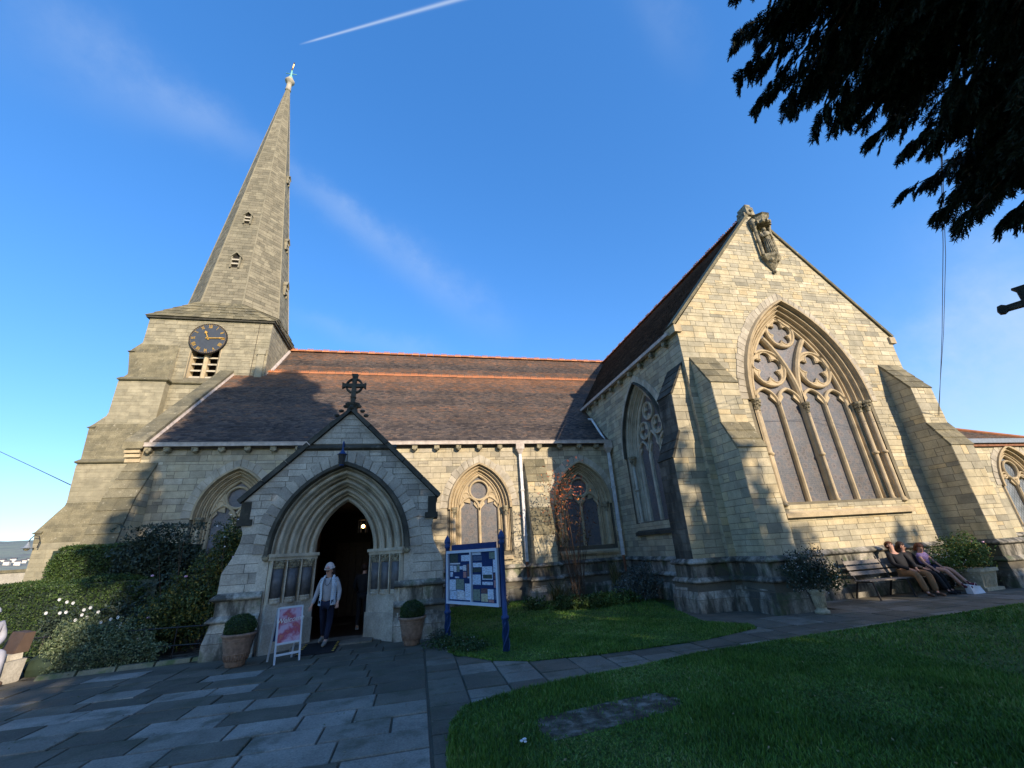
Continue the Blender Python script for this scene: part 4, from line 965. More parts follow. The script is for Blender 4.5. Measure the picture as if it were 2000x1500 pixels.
# ---------------------------------------------------------------- aisle
FA = FY(YA); XA0 = -9.75; AE = 5.82; AR_Y, AR_Z = 22.3, 11.08
ops = []; A1 = Arch(-6.27, 0.80, 1.30, 3.35, 1.72); A2 = Arch(2.33, 0.80, 1.30, 3.35, 1.72); A3 = Arch(6.57, 0.80, 1.30, 3.35, 1.72)
mb = MB(); backing(mb, FA, 0, AE, lambda z: XA0, lambda z: XW, [(q_, 0.38) for q_ in (A1, A2, A3)])
aw = part('aisle_wall', mb, 'mortar')
ashlar(FA, 1.2, AE-0.02, XA0, XW, aw, 'wall_stone', [(q_, 0.46) for q_ in (A1, A2, A3)], ch=(0.10, 0.26), ln=(0.22, 0.8))
for A_ in (A1, A2, A3):
    voussoirs(A_, FA, 0.42, 0.74, aw, size=0.22)
    wn_ = empty('aisle_window'); wn_.parent = church
    sweep('hood_mould', A_, FA, [(0.45, 0.0), (0.46, -0.03), (0.42, -0.11), (0.36, -0.11), (0.34, -0.03), (0.34, 0.02)], 'dressed_stone', wn_, zb=A_.zs-0.05, tone=0.1)
    sweep('arch_moulding', A_, FA, orders(0.35, 0.0, 0.02, 0.28, 3), 'dressed_stone', wn_, zb=1.6, tone=0.5)
    mb = MB(); c = A_.cx
    bar2d(mb, [(c, 1.65), (c, 3.35)], 0.11, FA, 0.22, 0.38)
    light_head(mb, c-0.8, c, 3.25, 0.52, 0.10, FA, 0.22, 0.38); light_head(mb, c, c+0.8, 3.25, 0.52, 0.10, FA, 0.22, 0.38)
    bar2d(mb, circ(c, 4.02, 0.37), 0.085, FA, 0.22, 0.38, closed=True)
    bar2d(mb, circ(c-0.52, 3.83, 0.12, 14), 0.06, FA, 0.24, 0.38, closed=True); bar2d(mb, circ(c+0.52, 3.83, 0.12, 14), 0.06, FA, 0.24, 0.38, closed=True)
    bar2d(mb, A_.path(-0.03, 10, 1.65), 0.11, FA, 0.22, 0.38)
    # solid web between circle, heads and arch
    part('tracery', mb, 'dressed_stone', wn_)
    panes(A_, FA, 0.33, [c-0.8, c, c+0.8], wn_)
    for sg in (-1, 1):
        mb = MB()
        mb.prism([(c+sg*0.34, 3.52), (c+sg*0.72, 3.62), (c+sg*0.66, 4.02), (c+sg*0.42, 4.24), (c+sg*0.37, 3.9)], FA, 0.27, 0.37, 0.5)
        part('web', mb, 'dressed_stone', wn_)
    for s in (c-1.0, c+1.0): shaft(FA, s, 0.07, 1.72, 3.05, 0.055, wn_, 'dressed_stone')
    mb = MB(); mb.hexa([FA(c-1.2, 1.42, -0.12), FA(c+1.2, 1.42, -0.12), FA(c+1.2, 1.42, 0.2), FA(c-1.2, 1.42, 0.2), FA(c-1.2, 1.5, -0.12), FA(c+1.2, 1.5, -0.12), FA(c+1.15, 1.74, 0.36), FA(c-1.15, 1.74, 0.36)], 0.5)
    part('sill', mb, 'dressed_stone', wn_)
plinth([(XA0, 16.65), (-4.0, 16.65)]); plinth([(0.4, 16.65), (4.12, 16.65), (4.12, 15.98), (5.05, 15.98), (5.05, 16.65), (XW, 16.65)])
buttress(FA, 4.62, 0.42, [(0.72, 1.2), (0.66, 2.2), (0.40, 3.2), (0.36, 4.2), (0.0, 5.15)], 5.15, 'gable_stone')
# gutter, corbels
mb = MB(); mb.box(XA0+0.2, -0.9, YA-0.26, YA-0.11, AE-0.04, AE+0.08, 0.5); mb.box(-0.9, XW-0.05, YA-0.26, YA-0.11, AE-0.04, AE+0.08, 0.5)
mb.box(XA0+0.15, XW, YA-0.27, YA-0.10, AE+0.08, AE+0.10, 0.3); part('gutter', mb, 'pale_gutter')
mb = MB(); mb.box(XA0+0.1, XW, YA-0.10, YA+0.1, AE-0.03, AE+0.06, 0.5); part('eaves_course', mb, 'dark_coping')
for x0 in (-9.2, -8.62, -7.77, -6.93, -6.09, -5.24, -4.4, -3.55, -2.7, -1.85, -1.0, -0.2, 0.65, 1.5, 2.35, 3.18, 4.86, 5.74, 6.62, 7.40):
    mb = MB(); mb.box(x0-0.10, x0+0.10, YA-0.20, YA-0.01, AE-0.20, AE-0.045, 0.5); mb.ball((x0, YA-0.13, AE-0.20), 0.085, 7, 5, (1, 0.9, 0.8)); part('corbel', mb, 'carved_stone')
# roof
k_ = (AR_Z-AE)/(AR_Y-YA); Z0 = AE+0.09-0.16*k_
ar = roof_slab('aisle_roof', [(XA0+0.1, YA-0.16, Z0), (10.6, YA-0.16, Z0), (10.6, AR_Y, AR_Z), (XA0+0.1, AR_Y, AR_Z)])
roof_slab('aisle_roof', [(XA0+0.1, AR_Y, AR_Z), (10.6, AR_Y, AR_Z), (10.6, AR_Y+1.5, AR_Z-1.3), (XA0+0.1, AR_Y+1.5, AR_Z-1.3)])
LA = math.hypot(AR_Y-YA+0.16, AR_Z-Z0)
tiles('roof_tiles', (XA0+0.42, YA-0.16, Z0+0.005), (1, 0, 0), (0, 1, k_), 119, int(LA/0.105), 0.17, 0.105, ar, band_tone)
ridge_tiles(ar, (XA0+0.35, AR_Y, AR_Z+0.12), (10.75, AR_Y, AR_Z+0.12), 46)
# west coping of the aisle and its gable wall
mb = MB(); Pq = lambda x, y, h: (x, y, Z0+(y-(YA-0.16))*k_+h)
n = 11
for i in range(n):
    ya, yb = YA-0.28+(AR_Y+0.1-YA+0.28)*i/n, YA-0.28+(AR_Y+0.1-YA+0.28)*(i+1)/n-0.01
    mb.hexa([Pq(XA0-0.16, ya, 0.06), Pq(XA0+0.44, ya, 0.06), Pq(XA0+0.44, yb, 0.06), Pq(XA0-0.16, yb, 0.06), Pq(XA0-0.16, ya, 0.30), Pq(XA0+0.44, ya, 0.30), Pq(XA0+0.44, yb, 0.30), Pq(XA0-0.16, yb, 0.30)])
part('aisle_coping', mb, 'mossy_stone')
mb = MB(); mb.box(XA0+0.44, XA0+0.50, YA-0.1, AR_Y, 0, 0.01) if False else mb.hexa([Pq(XA0+0.445, YA, 0.03), Pq(XA0+0.485, YA, 0.03), Pq(XA0+0.485, AR_Y, 0.03), Pq(XA0+0.445, AR_Y, 0.03), Pq(XA0+0.445, YA, 0.16), Pq(XA0+0.46, YA, 0.10), Pq(XA0+0.46, AR_Y, 0.10), Pq(XA0+0.445, AR_Y, 0.16)])
part('flashing', mb, 'pale_gutter')
mb = MB()
for i, (o, z0, z1) in enumerate(((0.05, 5.28, 5.42), (0.13, 5.44, 5.56), (0.2, 5.58, 5.72), (0.27, 5.74, 5.90))): mb.box(XA0-0.12, XA0+0.34, YA-o, YA+0.3, z0, z1, 0.7)
part('kneeler', mb, 'dressed_stone')
mb = MB(); Fw2 = FXw(XA0)
mb.add([(XA0, YA, 0), (XA0, AR_Y, 0), (XA0, AR_Y, AR_Z), (XA0, YA, AE+0.1)], [(0, 1, 2, 3)], 0.5); w2 = part('aisle_gable_wall', mb, 'mortar')
ashlar(Fw2, 0.0, AE, YA, AR_Y, w2, 'gable_stone')
ashlar(Fw2, AE, AR_Z-0.3, lambda z: YA+(z-AE)/k_, AR_Y, w2, 'gable_stone')
buttress(FA, -9.32, 0.43, [(1.55, -0.05), (1.5, 1.5), (1.15, 2.3), (0.95, 3.2), (0.72, 4.0), (0.0, 5.25)], 5.25, 'gable_stone', wmat='mossy_stone', fmat='mossy_stone')

# ---------------------------------------------------------------- nave roof
NY, NZ = 25.0, 13.68
kn = 0.98
nr = roof_slab('nave_roof', [(-7.9, 21.3, NZ-kn*(NY-21.3)), (13.5, 21.3, NZ-kn*(NY-21.3)), (13.5, NY, NZ), (-7.9, NY, NZ)])
roof_slab('nave_roof', [(-7.9, NY, NZ), (13.5, NY, NZ), (13.5, 29, NZ-kn*4), (-7.9, 29, NZ-kn*4)])
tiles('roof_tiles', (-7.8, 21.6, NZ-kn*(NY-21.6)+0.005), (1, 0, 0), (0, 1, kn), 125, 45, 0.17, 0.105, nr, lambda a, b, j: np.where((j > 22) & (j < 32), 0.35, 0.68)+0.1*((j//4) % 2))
ridge_tiles(nr, (-7.85, NY, NZ+0.12), (12.9, NY, NZ+0.12), 46)
mb = MB(); mb.hexa([(-7.87, 21.9, NZ-kn*3.1+.02), (-7.78, 21.9, NZ-kn*3.1+.02), (-7.78, NY, NZ+.02), (-7.87, NY, NZ+.02), (-7.87, 21.9, NZ-kn*3.1+.2), (-7.8, 21.9, NZ-kn*3.1+.08), (-7.8, NY, NZ+.08), (-7.87, NY, NZ+.2)], .5)
part('flashing', mb, 'pale_gutter')
mb = MB(); mb.box(-7.9, 17, 21.3, 29, 0, NZ-kn*4, 0.5); part('nave_wall', mb, 'gable_stone')

# ---------------------------------------------------------------- tower and spire
TX0, TX1 = -13.6, -7.9; TZ = 13.82; TC = (-10.75, YT+2.85)
FT = FY(YT)
BO = Arch(-10.76, 0.62, 0.6, 12.2, 10.55)
mb = MB(); backing(mb, FT, 0, TZ, lambda z: TX0, lambda z: TX1, [(BO, 0.0)])
for x in (TX0, TX1): mb.quad((x, YT, 0), (x, YT+5.7, 0), (x, YT+5.7, TZ), (x, YT, TZ), .5)
mb.quad((TX0, YT+5.7, 0), (TX1, YT+5.7, 0), (TX1, YT+5.7, TZ), (TX0, YT+5.7, TZ), .5)
tww = part('tower_wall', mb, 'pale_mortar')
ashlar(FT, 2.0, 10.3, TX0, -8.6, tww, 'tower_stone', [], ch=(0.14, 0.26), ln=(0.25, 0.65), proud=0.012)
ashlar(FT, 10.42, TZ-0.04, TX0, TX1, tww, 'tower_stone', [(BO, 0.08)], ch=(0.13, 0.24), ln=(0.25, 0.6), proud=0.012)
ashlar(FXe(TX1), 10.0, TZ-0.04, YT, YT+5.7, tww, 'tower_stone', [], ch=(0.14, 0.24), ln=(0.3, 0.6))
mb = MB(); string(mb, [(-11.95, YT), (-9.6, YT)], 10.27, 0.16, 0.12, 0.4)
part('string_course', mb, 'mossy_stone', tww)
# belfry opening under the clock
bo = empty('belfry_opening'); bo.parent = church
sweep('reveal', BO, FT, [(0.10, 0.0), (0.06, -0.01), (0.0, 0.22), (-0.03, 0.5)], 'dressed_stone', bo, zb=10.55, tone=0.9)
mb = MB(); bar2d(mb, [(-10.76, 10.5), (-10.76, 12.5)], 0.2, FT, 0.1, 0.45, tone=0.9); part('mullion', mb, 'dressed_stone', bo)
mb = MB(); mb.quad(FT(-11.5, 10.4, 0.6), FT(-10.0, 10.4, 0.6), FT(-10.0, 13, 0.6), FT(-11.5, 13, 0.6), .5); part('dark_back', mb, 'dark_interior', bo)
for k in range(4):
    mb = MB(); z0 = 10.62+k*0.36
    for xa, xb in ((-11.36, -10.87), (-10.65, -10.16)): mb.hexa([FT(xa, z0, 0.2), FT(xb, z0, 0.2), FT(xb, z0+0.14, 0.5), FT(xa, z0+0.14, 0.5), FT(xa, z0+0.08, 0.2), FT(xb, z0+0.08, 0.2), FT(xb, z0+0.22, 0.5), FT(xa, z0+0.22, 0.5)], .9)
    part('louvre', mb, 'arch_stone', bo)
# cornice and skirt
mb = MB(); mb.box(TX0-0.12, TX1+0.12, YT-0.12, YT+5.82, TZ-0.04, TZ+0.06, 0.2); part('cornice', mb, 'dark_coping')
SR = 2.62; SZ = 15.15; TIPZ = 36.2
octv = lambda r, z: [(TC[0]+r/math.cos(PI/8)*math.cos(PI/8+k*PI/4), TC[1]+r/math.cos(PI/8)*math.sin(PI/8+k*PI/4), z) for k in range(8)]
rad = lambda z: 2.42*(TIPZ+0.9-z)/(TIPZ+0.9-SZ)
sk = MB(); h = 3.0; ov = octv(2.42+0.05, SZ)
crn = {0: (h, h), 1: (-h, h), 2: (-h, -h), 3: (h, -h)}
cc = [(TC[0]+a_, TC[1]+b_, TZ+0.06) for a_, b_ in ((h, h), (-h, h), (-h, -h), (h, -h))]
# ov: 0 (E,n) 1 (N,e) 2 (N,w) 3 (W,n) 4 (W,s) 5 (S,w) 6 (S,e) 7 (E,s)
for tri in ((cc[0], ov[0], ov[1]), (cc[1], ov[2], ov[3]), (cc[2], ov[4], ov[5]), (cc[3], ov[6], ov[7])): sk.add(tri, [(0, 1, 2)], random.random())
for qd in ((cc[1], cc[0], ov[1], ov[2]), (cc[2], cc[1], ov[3], ov[4]), (cc[3], cc[2], ov[5], ov[6]), (cc[0], cc[3], ov[7], ov[0])): sk.add(qd, [(0, 1, 2, 3)], random.random())
skirt = part('spire_skirt', sk, 'mossy_stone')
def slope_slabs(quadp, rows, parent, mat='mossy_stone'):
    a, b, c, d = map(np.array, quadp); ms = MB()   # a,b bottom; c,d top (b-c right edge)
    nrm = np.cross(b-a, d-a); nrm = nrm/np.linalg.norm(nrm); nrm *= np.sign(nrm[2])
    for i in range(rows):
        t0, t1 = i/rows, (i+1)/rows
        L0, R0, L1, R1 = a+(d-a)*t0, b+(c-b)*t0, a+(d-a)*t1, b+(c-b)*t1
        n = max(1, int(np.linalg.norm(R0-L0)/0.4)); 
        for k in range(n):
            u0, u1 = k/n+0.01/n, (k+1)/n-0.01/n; r = random.uniform(0.02, 0.05)
            P = [L0+(R0-L0)*u0, L0+(R0-L0)*u1, L1+(R1-L1)*u1, L1+(R1-L1)*u0]
            ms.hexa([P[0], P[1], P[2], P[3], P[0]+nrm*r, P[1]+nrm*r, P[2]+nrm*0.012, P[3]+nrm*0.012])
    tag(ms.build('stone_slates', mat, parent), kind='stuff')
for qd in ((cc[2], cc[3], ov[6], ov[5]), (cc[3], cc[0], ov[0], ov[7]), (cc[2], cc[1], ov[3], ov[4])): slope_slabs(qd, 6, skirt)
slope_slabs((cc[3], np.array(cc[3])+1e-3, ov[7], ov[6]), 6, skirt); slope_slabs((cc[2], np.array(cc[2])+1e-3, ov[5], ov[4]), 6, skirt)
sp = MB(); lo, hi = octv(2.42, SZ-0.3), octv(rad(TIPZ), TIPZ)
for k in range(8): sp.quad(lo[k], lo[(k+1) % 8], hi[(k+1) % 8], hi[k], 0.5)
spire = part('spire', sp, 'spire_stone')
for k in range(8):
    am = PI/4*(k+1); 
    if k in (0, 1, 2): continue
    nx, ny = math.cos(am), math.sin(am); tx, ty = -ny, nx
    def Fs(s, z, d=0.0, nx=nx, ny=ny, tx=tx, ty=ty):
        r = rad(z)-d; return (TC[0]+nx*r+tx*s, TC[1]+ny*r+ty*s, z)
    hwf = lambda z: rad(z)*math.tan(PI/8)
    ashlar(Fs, SZ, TIPZ-0.5, lambda z: -hwf(z), hwf, spire, 'spire_stone', ch=(0.17, 0.27), ln=(0.22, 0.6), proud=0.012)
sr = MB()
for k in range(8): sr.tube([octv(rad(SZ-0.2), SZ-0.2)[k], octv(rad(TIPZ), TIPZ)[k]], [0.05, 0.035], 6, 0.9)
part('arris_roll', sr, 'spire_stone')
mb = MB(); mb.lathe([(rad(TIPZ)+0.05, TIPZ-0.1), (0.22, TIPZ), (0.19, TIPZ+0.08), (0.17, TIPZ+0.75), (0.19, TIPZ+0.8), (0.33, TIPZ+0.95), (0.35, TIPZ+1.05), (0.26, TIPZ+1.12), (0.2, TIPZ+1.35)], (TC[0], TC[1], 0), 12); part('finial', mb, 'arch_stone', spire, True)
mb = MB(); mb.tube([(TC[0], TC[1], TIPZ+1.3), (TC[0], TC[1], TIPZ+2.35)], [0.09, 0.05], 8); mb.ball((TC[0], TC[1], TIPZ+1.5), 0.16, 10, 6)
mb.tube([(TC[0]-0.4, TC[1], TIPZ+1.95), (TC[0]+0.4, TC[1], TIPZ+1.95)], 0.03, 6); wv = part('weathervane', mb, 'copper_green', spire, True)
mb = MB(); z = TIPZ+2.4
mb.prism([(-0.42, z+0.35), (-0.1, z+0.12), (0.12, z), (0.2, z+0.1), (0.3, z+0.4), (0.42, z+0.44), (0.34, z+0.55), (0.2, z+0.56), (0.05, z+0.3), (-0.2, z+0.38), (-0.35, z+0.6)], frame((TC[0], TC[1], 0), (0.5, -0.86, 0), (0.86, 0.5, 0)), -0.03, 0.03, 0.5)
part('cockerel', mb, 'gold', wv)
def lucarne(nx, ny, z, w, s0=0.0):
    tx, ty = -ny, nx; r = rad(z)
    def Fl(s, zz, d=0.0): return (TC[0]+nx*(r-d)+tx*(s+s0), TC[1]+ny*(r-d)+ty*(s+s0), zz)
    lu = empty('lucarne'); lu.parent = church; h = w*2.6
    mb = MB(); mb.prism([(-w/2, z), (w/2, z), (w/2, z+h*0.72), (0, z+h), (-w/2, z+h*0.72)], Fl, -0.0, h*0.2, 0.4)
    for x0 in (-w/2-0.07, w/2): mb.prism([(x0, z-0.06), (x0+0.07, z-0.06), (x0+0.07, z+h*0.74), (x0, z+h*0.74)], Fl, -0.12, 0.35, 0.9)
    for sg in (-1, 1): mb.prism([(0, z+h*1.02), (sg*(w/2+0.1), z+h*0.68), (sg*(w/2+0.1), z+h*0.76), (0, z+h*1.14)], Fl, -0.16, 0.5, 0.9)
    part('frame', mb, 'spire_stone', lu)
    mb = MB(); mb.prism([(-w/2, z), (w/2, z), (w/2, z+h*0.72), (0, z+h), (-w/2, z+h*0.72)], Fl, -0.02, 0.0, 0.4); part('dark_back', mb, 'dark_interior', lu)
    for k in range(2):
        mb = MB(); z0 = z+h*(0.16+0.3*k); mb.prism([(-w/2, z0), (w/2, z0), (w/2, z0+0.09), (-w/2, z0+0.09)], Fl, -0.12, -0.021, 0.8); part('louvre', mb, 'arch_stone', lu)
lucarne(0, -1, 17.75, 0.36, 0.1); lucarne(0, -1, 21.3, 0.30, 0.05); lucarne(1, 0, 17.4, 0.36); lucarne(1, 0, 20.9, 0.32); lucarne(1, 0, 26.6, 0.26)
# clock
ck = empty('clock', (0, 0, 0)); ck.parent = church
CX, CZ, CR = -10.74, 12.70, 0.84; cy = YT-0.12
mb = MB(); P_ = [(CR*math.cos(2*PI*k/48), CR*math.sin(2*PI*k/48)) for k in range(48)]
mb.prism([(CX+x, CZ+z) for x, z in P_], FT, -0.12, -0.05, .5); part('dial', mb, 'clock_face', ck)
mb = MB(); bar2d(mb, circ(CX, CZ, CR, 48), 0.05, FT, -0.14, -0.04, closed=True); part('bezel', mb, 'iron_black', ck)
NUM = ['XII', 'I', 'II', 'III', 'IIII', 'V', 'VI', 'VII', 'VIII', 'IX', 'X', 'XI']
for k, s in enumerate(NUM):
    mb = MB(); ang = PI/2-2*PI*k/12; ux, uz = math.cos(ang), math.sin(ang); tx, tz = math.sin(ang), -math.cos(ang)
    W_ = {'I': 0.045, 'V': 0.085, 'X': 0.085}; tot = sum(W_[c] for c in s); x = -tot/2
    r0, r1 = CR*0.70, CR*0.90
    def stroke(xa, xb, wd):
        p = [(CX+ux*r+tx*(xx+e), CZ+uz*r+tz*(xx+e)) for r, xx, e in ((r0, xa, -wd/2), (r0, xa, wd/2), (r1, xb, wd/2), (r1, xb, -wd/2))]
        mb.prism(p, FT, -0.135, -0.121, .5)
    for c in s:
        w = W_[c]
        if c == 'I': stroke(x+w/2, x+w/2, 0.022)
        elif c == 'V': stroke(x+w/2, x+w*0.1, 0.024); stroke(x+w/2, x+w*0.9, 0.014)
        else: stroke(x+w*0.1, x+w*0.9, 0.014); stroke(x+w*0.9, x+w*0.1, 0.024)
        x += w
    part('numeral', mb, 'gold', ck)
mb = MB()
for k in range(60):
    a_ = 2*PI*k/60; ux, uz = math.cos(a_), math.sin(a_); r = CR*0.94; mb.prism([(CX+ux*r-uz*.008, CZ+uz*r+ux*.008), (CX+ux*r+uz*.008, CZ+uz*r-ux*.008), (CX+ux*(r+.03)+uz*.008, CZ+uz*(r+.03)-ux*.008), (CX+ux*(r+.03)-uz*.008, CZ+uz*(r+.03)+ux*.008)], FT, -0.135, -0.121, .5)
part('minute_track', mb, 'gold', ck)
def hand(ang, L, w, tip):
    ux, uz = math.cos(ang), math.sin(ang); q = lambda r, e: (CX+ux*r-uz*e, CZ+uz*r+ux*e); mb = MB()
    mb.prism([q(-0.1, w), q(-0.1, -w), q(L*0.62, -w*0.8), q(L*0.7, -tip), q(L, 0), q(L*0.7, tip), q(L*0.62, w*0.8)], FT, -0.175, -0.15, .5); part('clock_hand', mb, 'gold', ck)
hand(PI/2-2*PI*(11+14.5/60)/12, CR*0.55, 0.025, 0.075); hand(PI/2-2*PI*14.5/60, CR*0.93, 0.024, 0.034)
mb = MB(); mb.tube([(-8.55, YT-0.04, 10.6), (-8.5, YT-0.04, 13.8)], 0.012, 5); part('lightning_cable', mb, 'cable')
mb = MB(); mb.box(TX1-0.42, TX1-0.1, YT-0.12, YT+0.1, 10.4, 11.9, .8); mb.hexa([(TX1-0.45, YT-0.15, 11.9), (TX1-0.07, YT-0.15, 11.9), (TX1-0.07, YT, 11.9), (TX1-0.45, YT, 11.9), (TX1-0.45, YT-0.15, 11.95), (TX1-0.07, YT-0.15, 11.95), (TX1-0.07, YT, 12.3), (TX1-0.45, YT, 12.3)], .8); part('stub_buttress', mb, 'tower_stone')
# stepped buttress clasping the south west corner of the tower
BZ = [-0.3, 2.8, 3.47, 4.48, 6.08, 6.34, 7.93, 8.49, 10.16, 10.56, 11.85, 12.39, 12.6]
BX = [-14.3, -14.38, -14.57, -14.02, -14.16, -14.07, -14.40, -13.87, -13.90, -13.63, -14.00, -13.60, -13.60]
SZ_ = [-0.3, 3.0, 4.6, 6.3, 8.1, 10.3, 12.3, 12.6]; SP_ = [1.30, 1.25, 0.88, 0.82, 0.40, 0.36, 0.02, 0.0]
tbl = lambda z: float(np.interp(z, BZ, BX)); tsp = lambda z: float(np.interp(z, SZ_, SP_))
XR = -11.95
Ft = lambda s, z, d=0.0: (s, YT-tsp(z)+d-0.001, z)
mb = MB(); zz = sorted(set(BZ+SZ_))
for a, b in zip(zz, zz[1:]):
    mb.quad(Ft(tbl(a), a), Ft(XR, a), Ft(XR, b), Ft(tbl(b), b), .5)
    mb.quad(Ft(XR, a), (XR, YT+0.02, a), (XR, YT+0.02, b), Ft(XR, b), .8)
    mb.quad((tbl(a), YT+1.3, a), Ft(tbl(a), a), Ft(tbl(b), b), (tbl(b), YT+1.3, b), .3)
tb = part('tower_buttress', mb, 'tower_stone')
for za, zb_, mt in ((1.0, 2.98, 'tower_stone'), (3.02, 4.58, 'mossy_stone'), (4.62, 6.22, 'tower_stone'), (6.36, 8.08, 'mossy_stone'), (8.12, 10.22, 'tower_stone'), (10.38, 12.3, 'mossy_stone')):
    ashlar(Ft, za, zb_, tbl, XR, tb, mt, ch=(0.13, 0.22), ln=(0.22, 0.6), tone=(0.35, 1) if mt == 'mossy_stone' else (0.2, 1))
mb = MB()
for z in (6.26, 10.27): string(mb, [(tbl(z)+0.02, YT+0.9), (tbl(z)+0.02, YT-tsp(z)), (XR, YT-tsp(z)), (XR, YT)], z, 0.16, 0.12, .3)
for z in (3.42, 7.88, 11.83): string(mb, [(tbl(z)+0.04, YT+0.9), (tbl(z)+0.04, YT-tsp(z)), (tbl(z)+0.25, YT-tsp(z))], z, 0.08, 0.08, .3)
part('string_course', mb, 'mossy_stone', tb)

# ---------------------------------------------------------------- vestry at the far right
YV = 12.6; FV = FY(YV); vs_ = (YV)/11.5
AV = Arch(24.0, 0.85, 1.25, 3.0, 1.5)
VE = 1.75+(4.33-1.75)*vs_
mb = MB(); backing(mb, FV, 0, VE, lambda z: 17.2, lambda z: 30.0, [(AV, 0.3)]); vw = part('vestry_wall', mb, 'mortar')
ashlar(FV, 1.2, VE, 17.2, 30, vw, 'gable_stone', [(AV, 0.4)], ch=(0.16, 0.3), ln=(0.3, 0.8))
voussoirs(AV, FV, 0.34, 0.62, vw, size=0.22)
vwn = empty('vestry_window'); vwn.parent = church
sweep('hood_mould', AV, FV, [(0.36, 0.0), (0.36, -0.1), (0.28, -0.1), (0.26, 0.02)], 'dressed_stone', vwn, zb=2.95, tone=0.2)
sweep('arch_moulding', AV, FV, orders(0.27, 0.0, 0.02, 0.2, 2), 'dressed_stone', vwn, zb=1.4, tone=0.6)
mb = MB(); bar2d(mb, [(24, 1.45), (24, 3.0)], 0.11, FV, 0.14, 0.3); light_head(mb, 23.15, 24, 2.9, 0.5, 0.1, FV, 0.14, 0.3); light_head(mb, 24, 24.85, 2.9, 0.5, 0.1, FV, 0.14, 0.3)
bar2d(mb, circ(24, 3.62, 0.36), 0.08, FV, 0.14, 0.3, closed=True); bar2d(mb, circ(23.5, 3.4, 0.12, 12), 0.06, FV, 0.14, 0.3, closed=True); bar2d(mb, circ(24.5, 3.4, 0.12, 12), 0.06, FV, 0.14, 0.3, closed=True); bar2d(mb, AV.path(-0.03, 10, 1.45), 0.1, FV, 0.14, 0.3)
part('tracery', mb, 'dressed_stone', vwn); panes(AV, FV, 0.26, [23.15, 24, 24.85], vwn, 'quarry_glass')
mb = MB(); mb.hexa([FV(22.9, 1.2, -0.12), FV(25.1, 1.2, -0.12), FV(25.1, 1.2, 0.2), FV(22.9, 1.2, 0.2), FV(22.9, 1.28, -0.12), FV(25.1, 1.28, -0.12), FV(25.1, 1.52, 0.3), FV(22.9, 1.52, 0.3)], 0.5); part('sill', mb, 'dressed_stone', vwn)
plinth([(17.25, YV), (30, YV)])
mb = MB(); mb.box(17.2, 30, YV-0.22, YV+0.3, VE+0.1, VE+0.28, .5); part('parapet_lead', mb, 'lead')
mb = MB(); mb.box(17.2, 30, YV-0.12, YV+0.2, VE-0.02, VE+0.10, .5); part('eaves_course', mb, 'rusty')
kv = 0.55
vr = roof_slab('vestry_roof', [(16.8, YV+0.3, VE+0.28), (27.0, YV+0.3, VE+0.28), (22.0, YV+4.6, VE+0.28+kv*4.3), (16.8, YV+4.6, VE+0.28+kv*4.3)], mat='roof_tile')
tiles('roof_tiles', (17.0, YV+0.3, VE+0.29), (1, 0, 0), (0, 1, kv), 58, 46, 0.17, 0.105, vr, lambda a, b, j: 0.35+0.25*((j//5) % 2), clip=lambda a, b: a < 9.9-5.0*(b/4.9))
mb = MB(); mb.tube([(27.0, YV+0.35, VE+0.34), (22.0, YV+4.6, VE+0.34+kv*4.3)], 0.11, 8, 0.3); part('hip_tiles', mb, 'ridge_tile', vr)
mb = MB(); mb.box(20.6, 20.72, YV-0.25, YV-0.1, VE-0.28, VE-0.2); mb.ball((20.66, YV-0.2, VE-0.3), 0.09, 10, 6); part('camera_dome', mb, 'bag_white')

# ---------------------------------------------------------------- porch
FP = FY(YP); PC = -1.82; PH = 2.22; PK = 3.18; PA = 5.42
kp = (PA-PK)/PH
AP = Arch(PC, 0.70, 1.22, 1.97, -0.1)
def phw(z):
    if z >= PK: return max(0.0, (PA-z)/kp)
    return float(np.interp(z, [0.0, 1.15, 1.62, 1.95, 2.15, 2.5, 2.62, 2.66, PK], [2.46, 2.44, 2.44, 2.26, 2.17, 2.13, 2.2, 2.22, PH]))
pl_ = lambda z: PC-phw(z); pr_ = lambda z: PC+phw(z)
mb = MB()
for a, b in ((0, PK), (PK, PA-0.001)): backing(mb, FP, a, b, pl_, pr_, [(AP, 0.78)], dz=0.08)
for sg, fx in ((-1, pl_), (1, pr_)):
    zz = [0, 1.15, 1.62, 1.95, 2.15, 2.5, 2.62, 2.66, PK]
    for a, b in zip(zz, zz[1:]): mb.quad((fx(a), YP, a), (fx(a), YP+0.75, a), (fx(b), YP+0.75, b), (fx(b), YP, b), .5)
pw = part('porch_wall', mb, 'mortar')
ashlar(FP, 1.2, PK, pl_, pr_, pw, 'porch_stone', [(AP, 0.98)], ch=(0.11, 0.24), ln=(0.22, 0.62))
ashlar(FP, PK, 4.38, pl_, pr_, pw, 'porch_stone', [(AP, 0.98)], ch=(0.12, 0.22), ln=(0.22, 0.6))
ashlar(FP, 4.55, PA-0.08, pl_, pr_, pw, 'porch_stone', [], ch=(0.13, 0.2), ln=(0.25, 0.6), proud=0.01, gap=0.004, tone=(0.4, 0.8))
Fpe = FXe(PC+PH-0.03)
ashlar(lambda s, z, d=0.0: (pr_(z)-d, s, z), 1.2, PK, YP, YP+0.75, pw, 'porch_stone', ch=(0.15, 0.28), ln=(0.3, 0.6))
ashlar(lambda s, z, d=0.0: (pl_(z)+d, s, z), 1.2, PK, YP, YP+0.75, pw, 'porch_stone', ch=(0.15, 0.28), ln=(0.3, 0.6))
voussoirs(AP, FP, 0.90, 1.20, pw, 'porch_stone', size=0.20)
mb = MB(); string(mb, [(PC-0.86-0.35, YP), (PC+0.86+0.35, YP)], 4.45, 0.10, 0.07, .2); part('string_course', mb, 'dark_coping', pw)
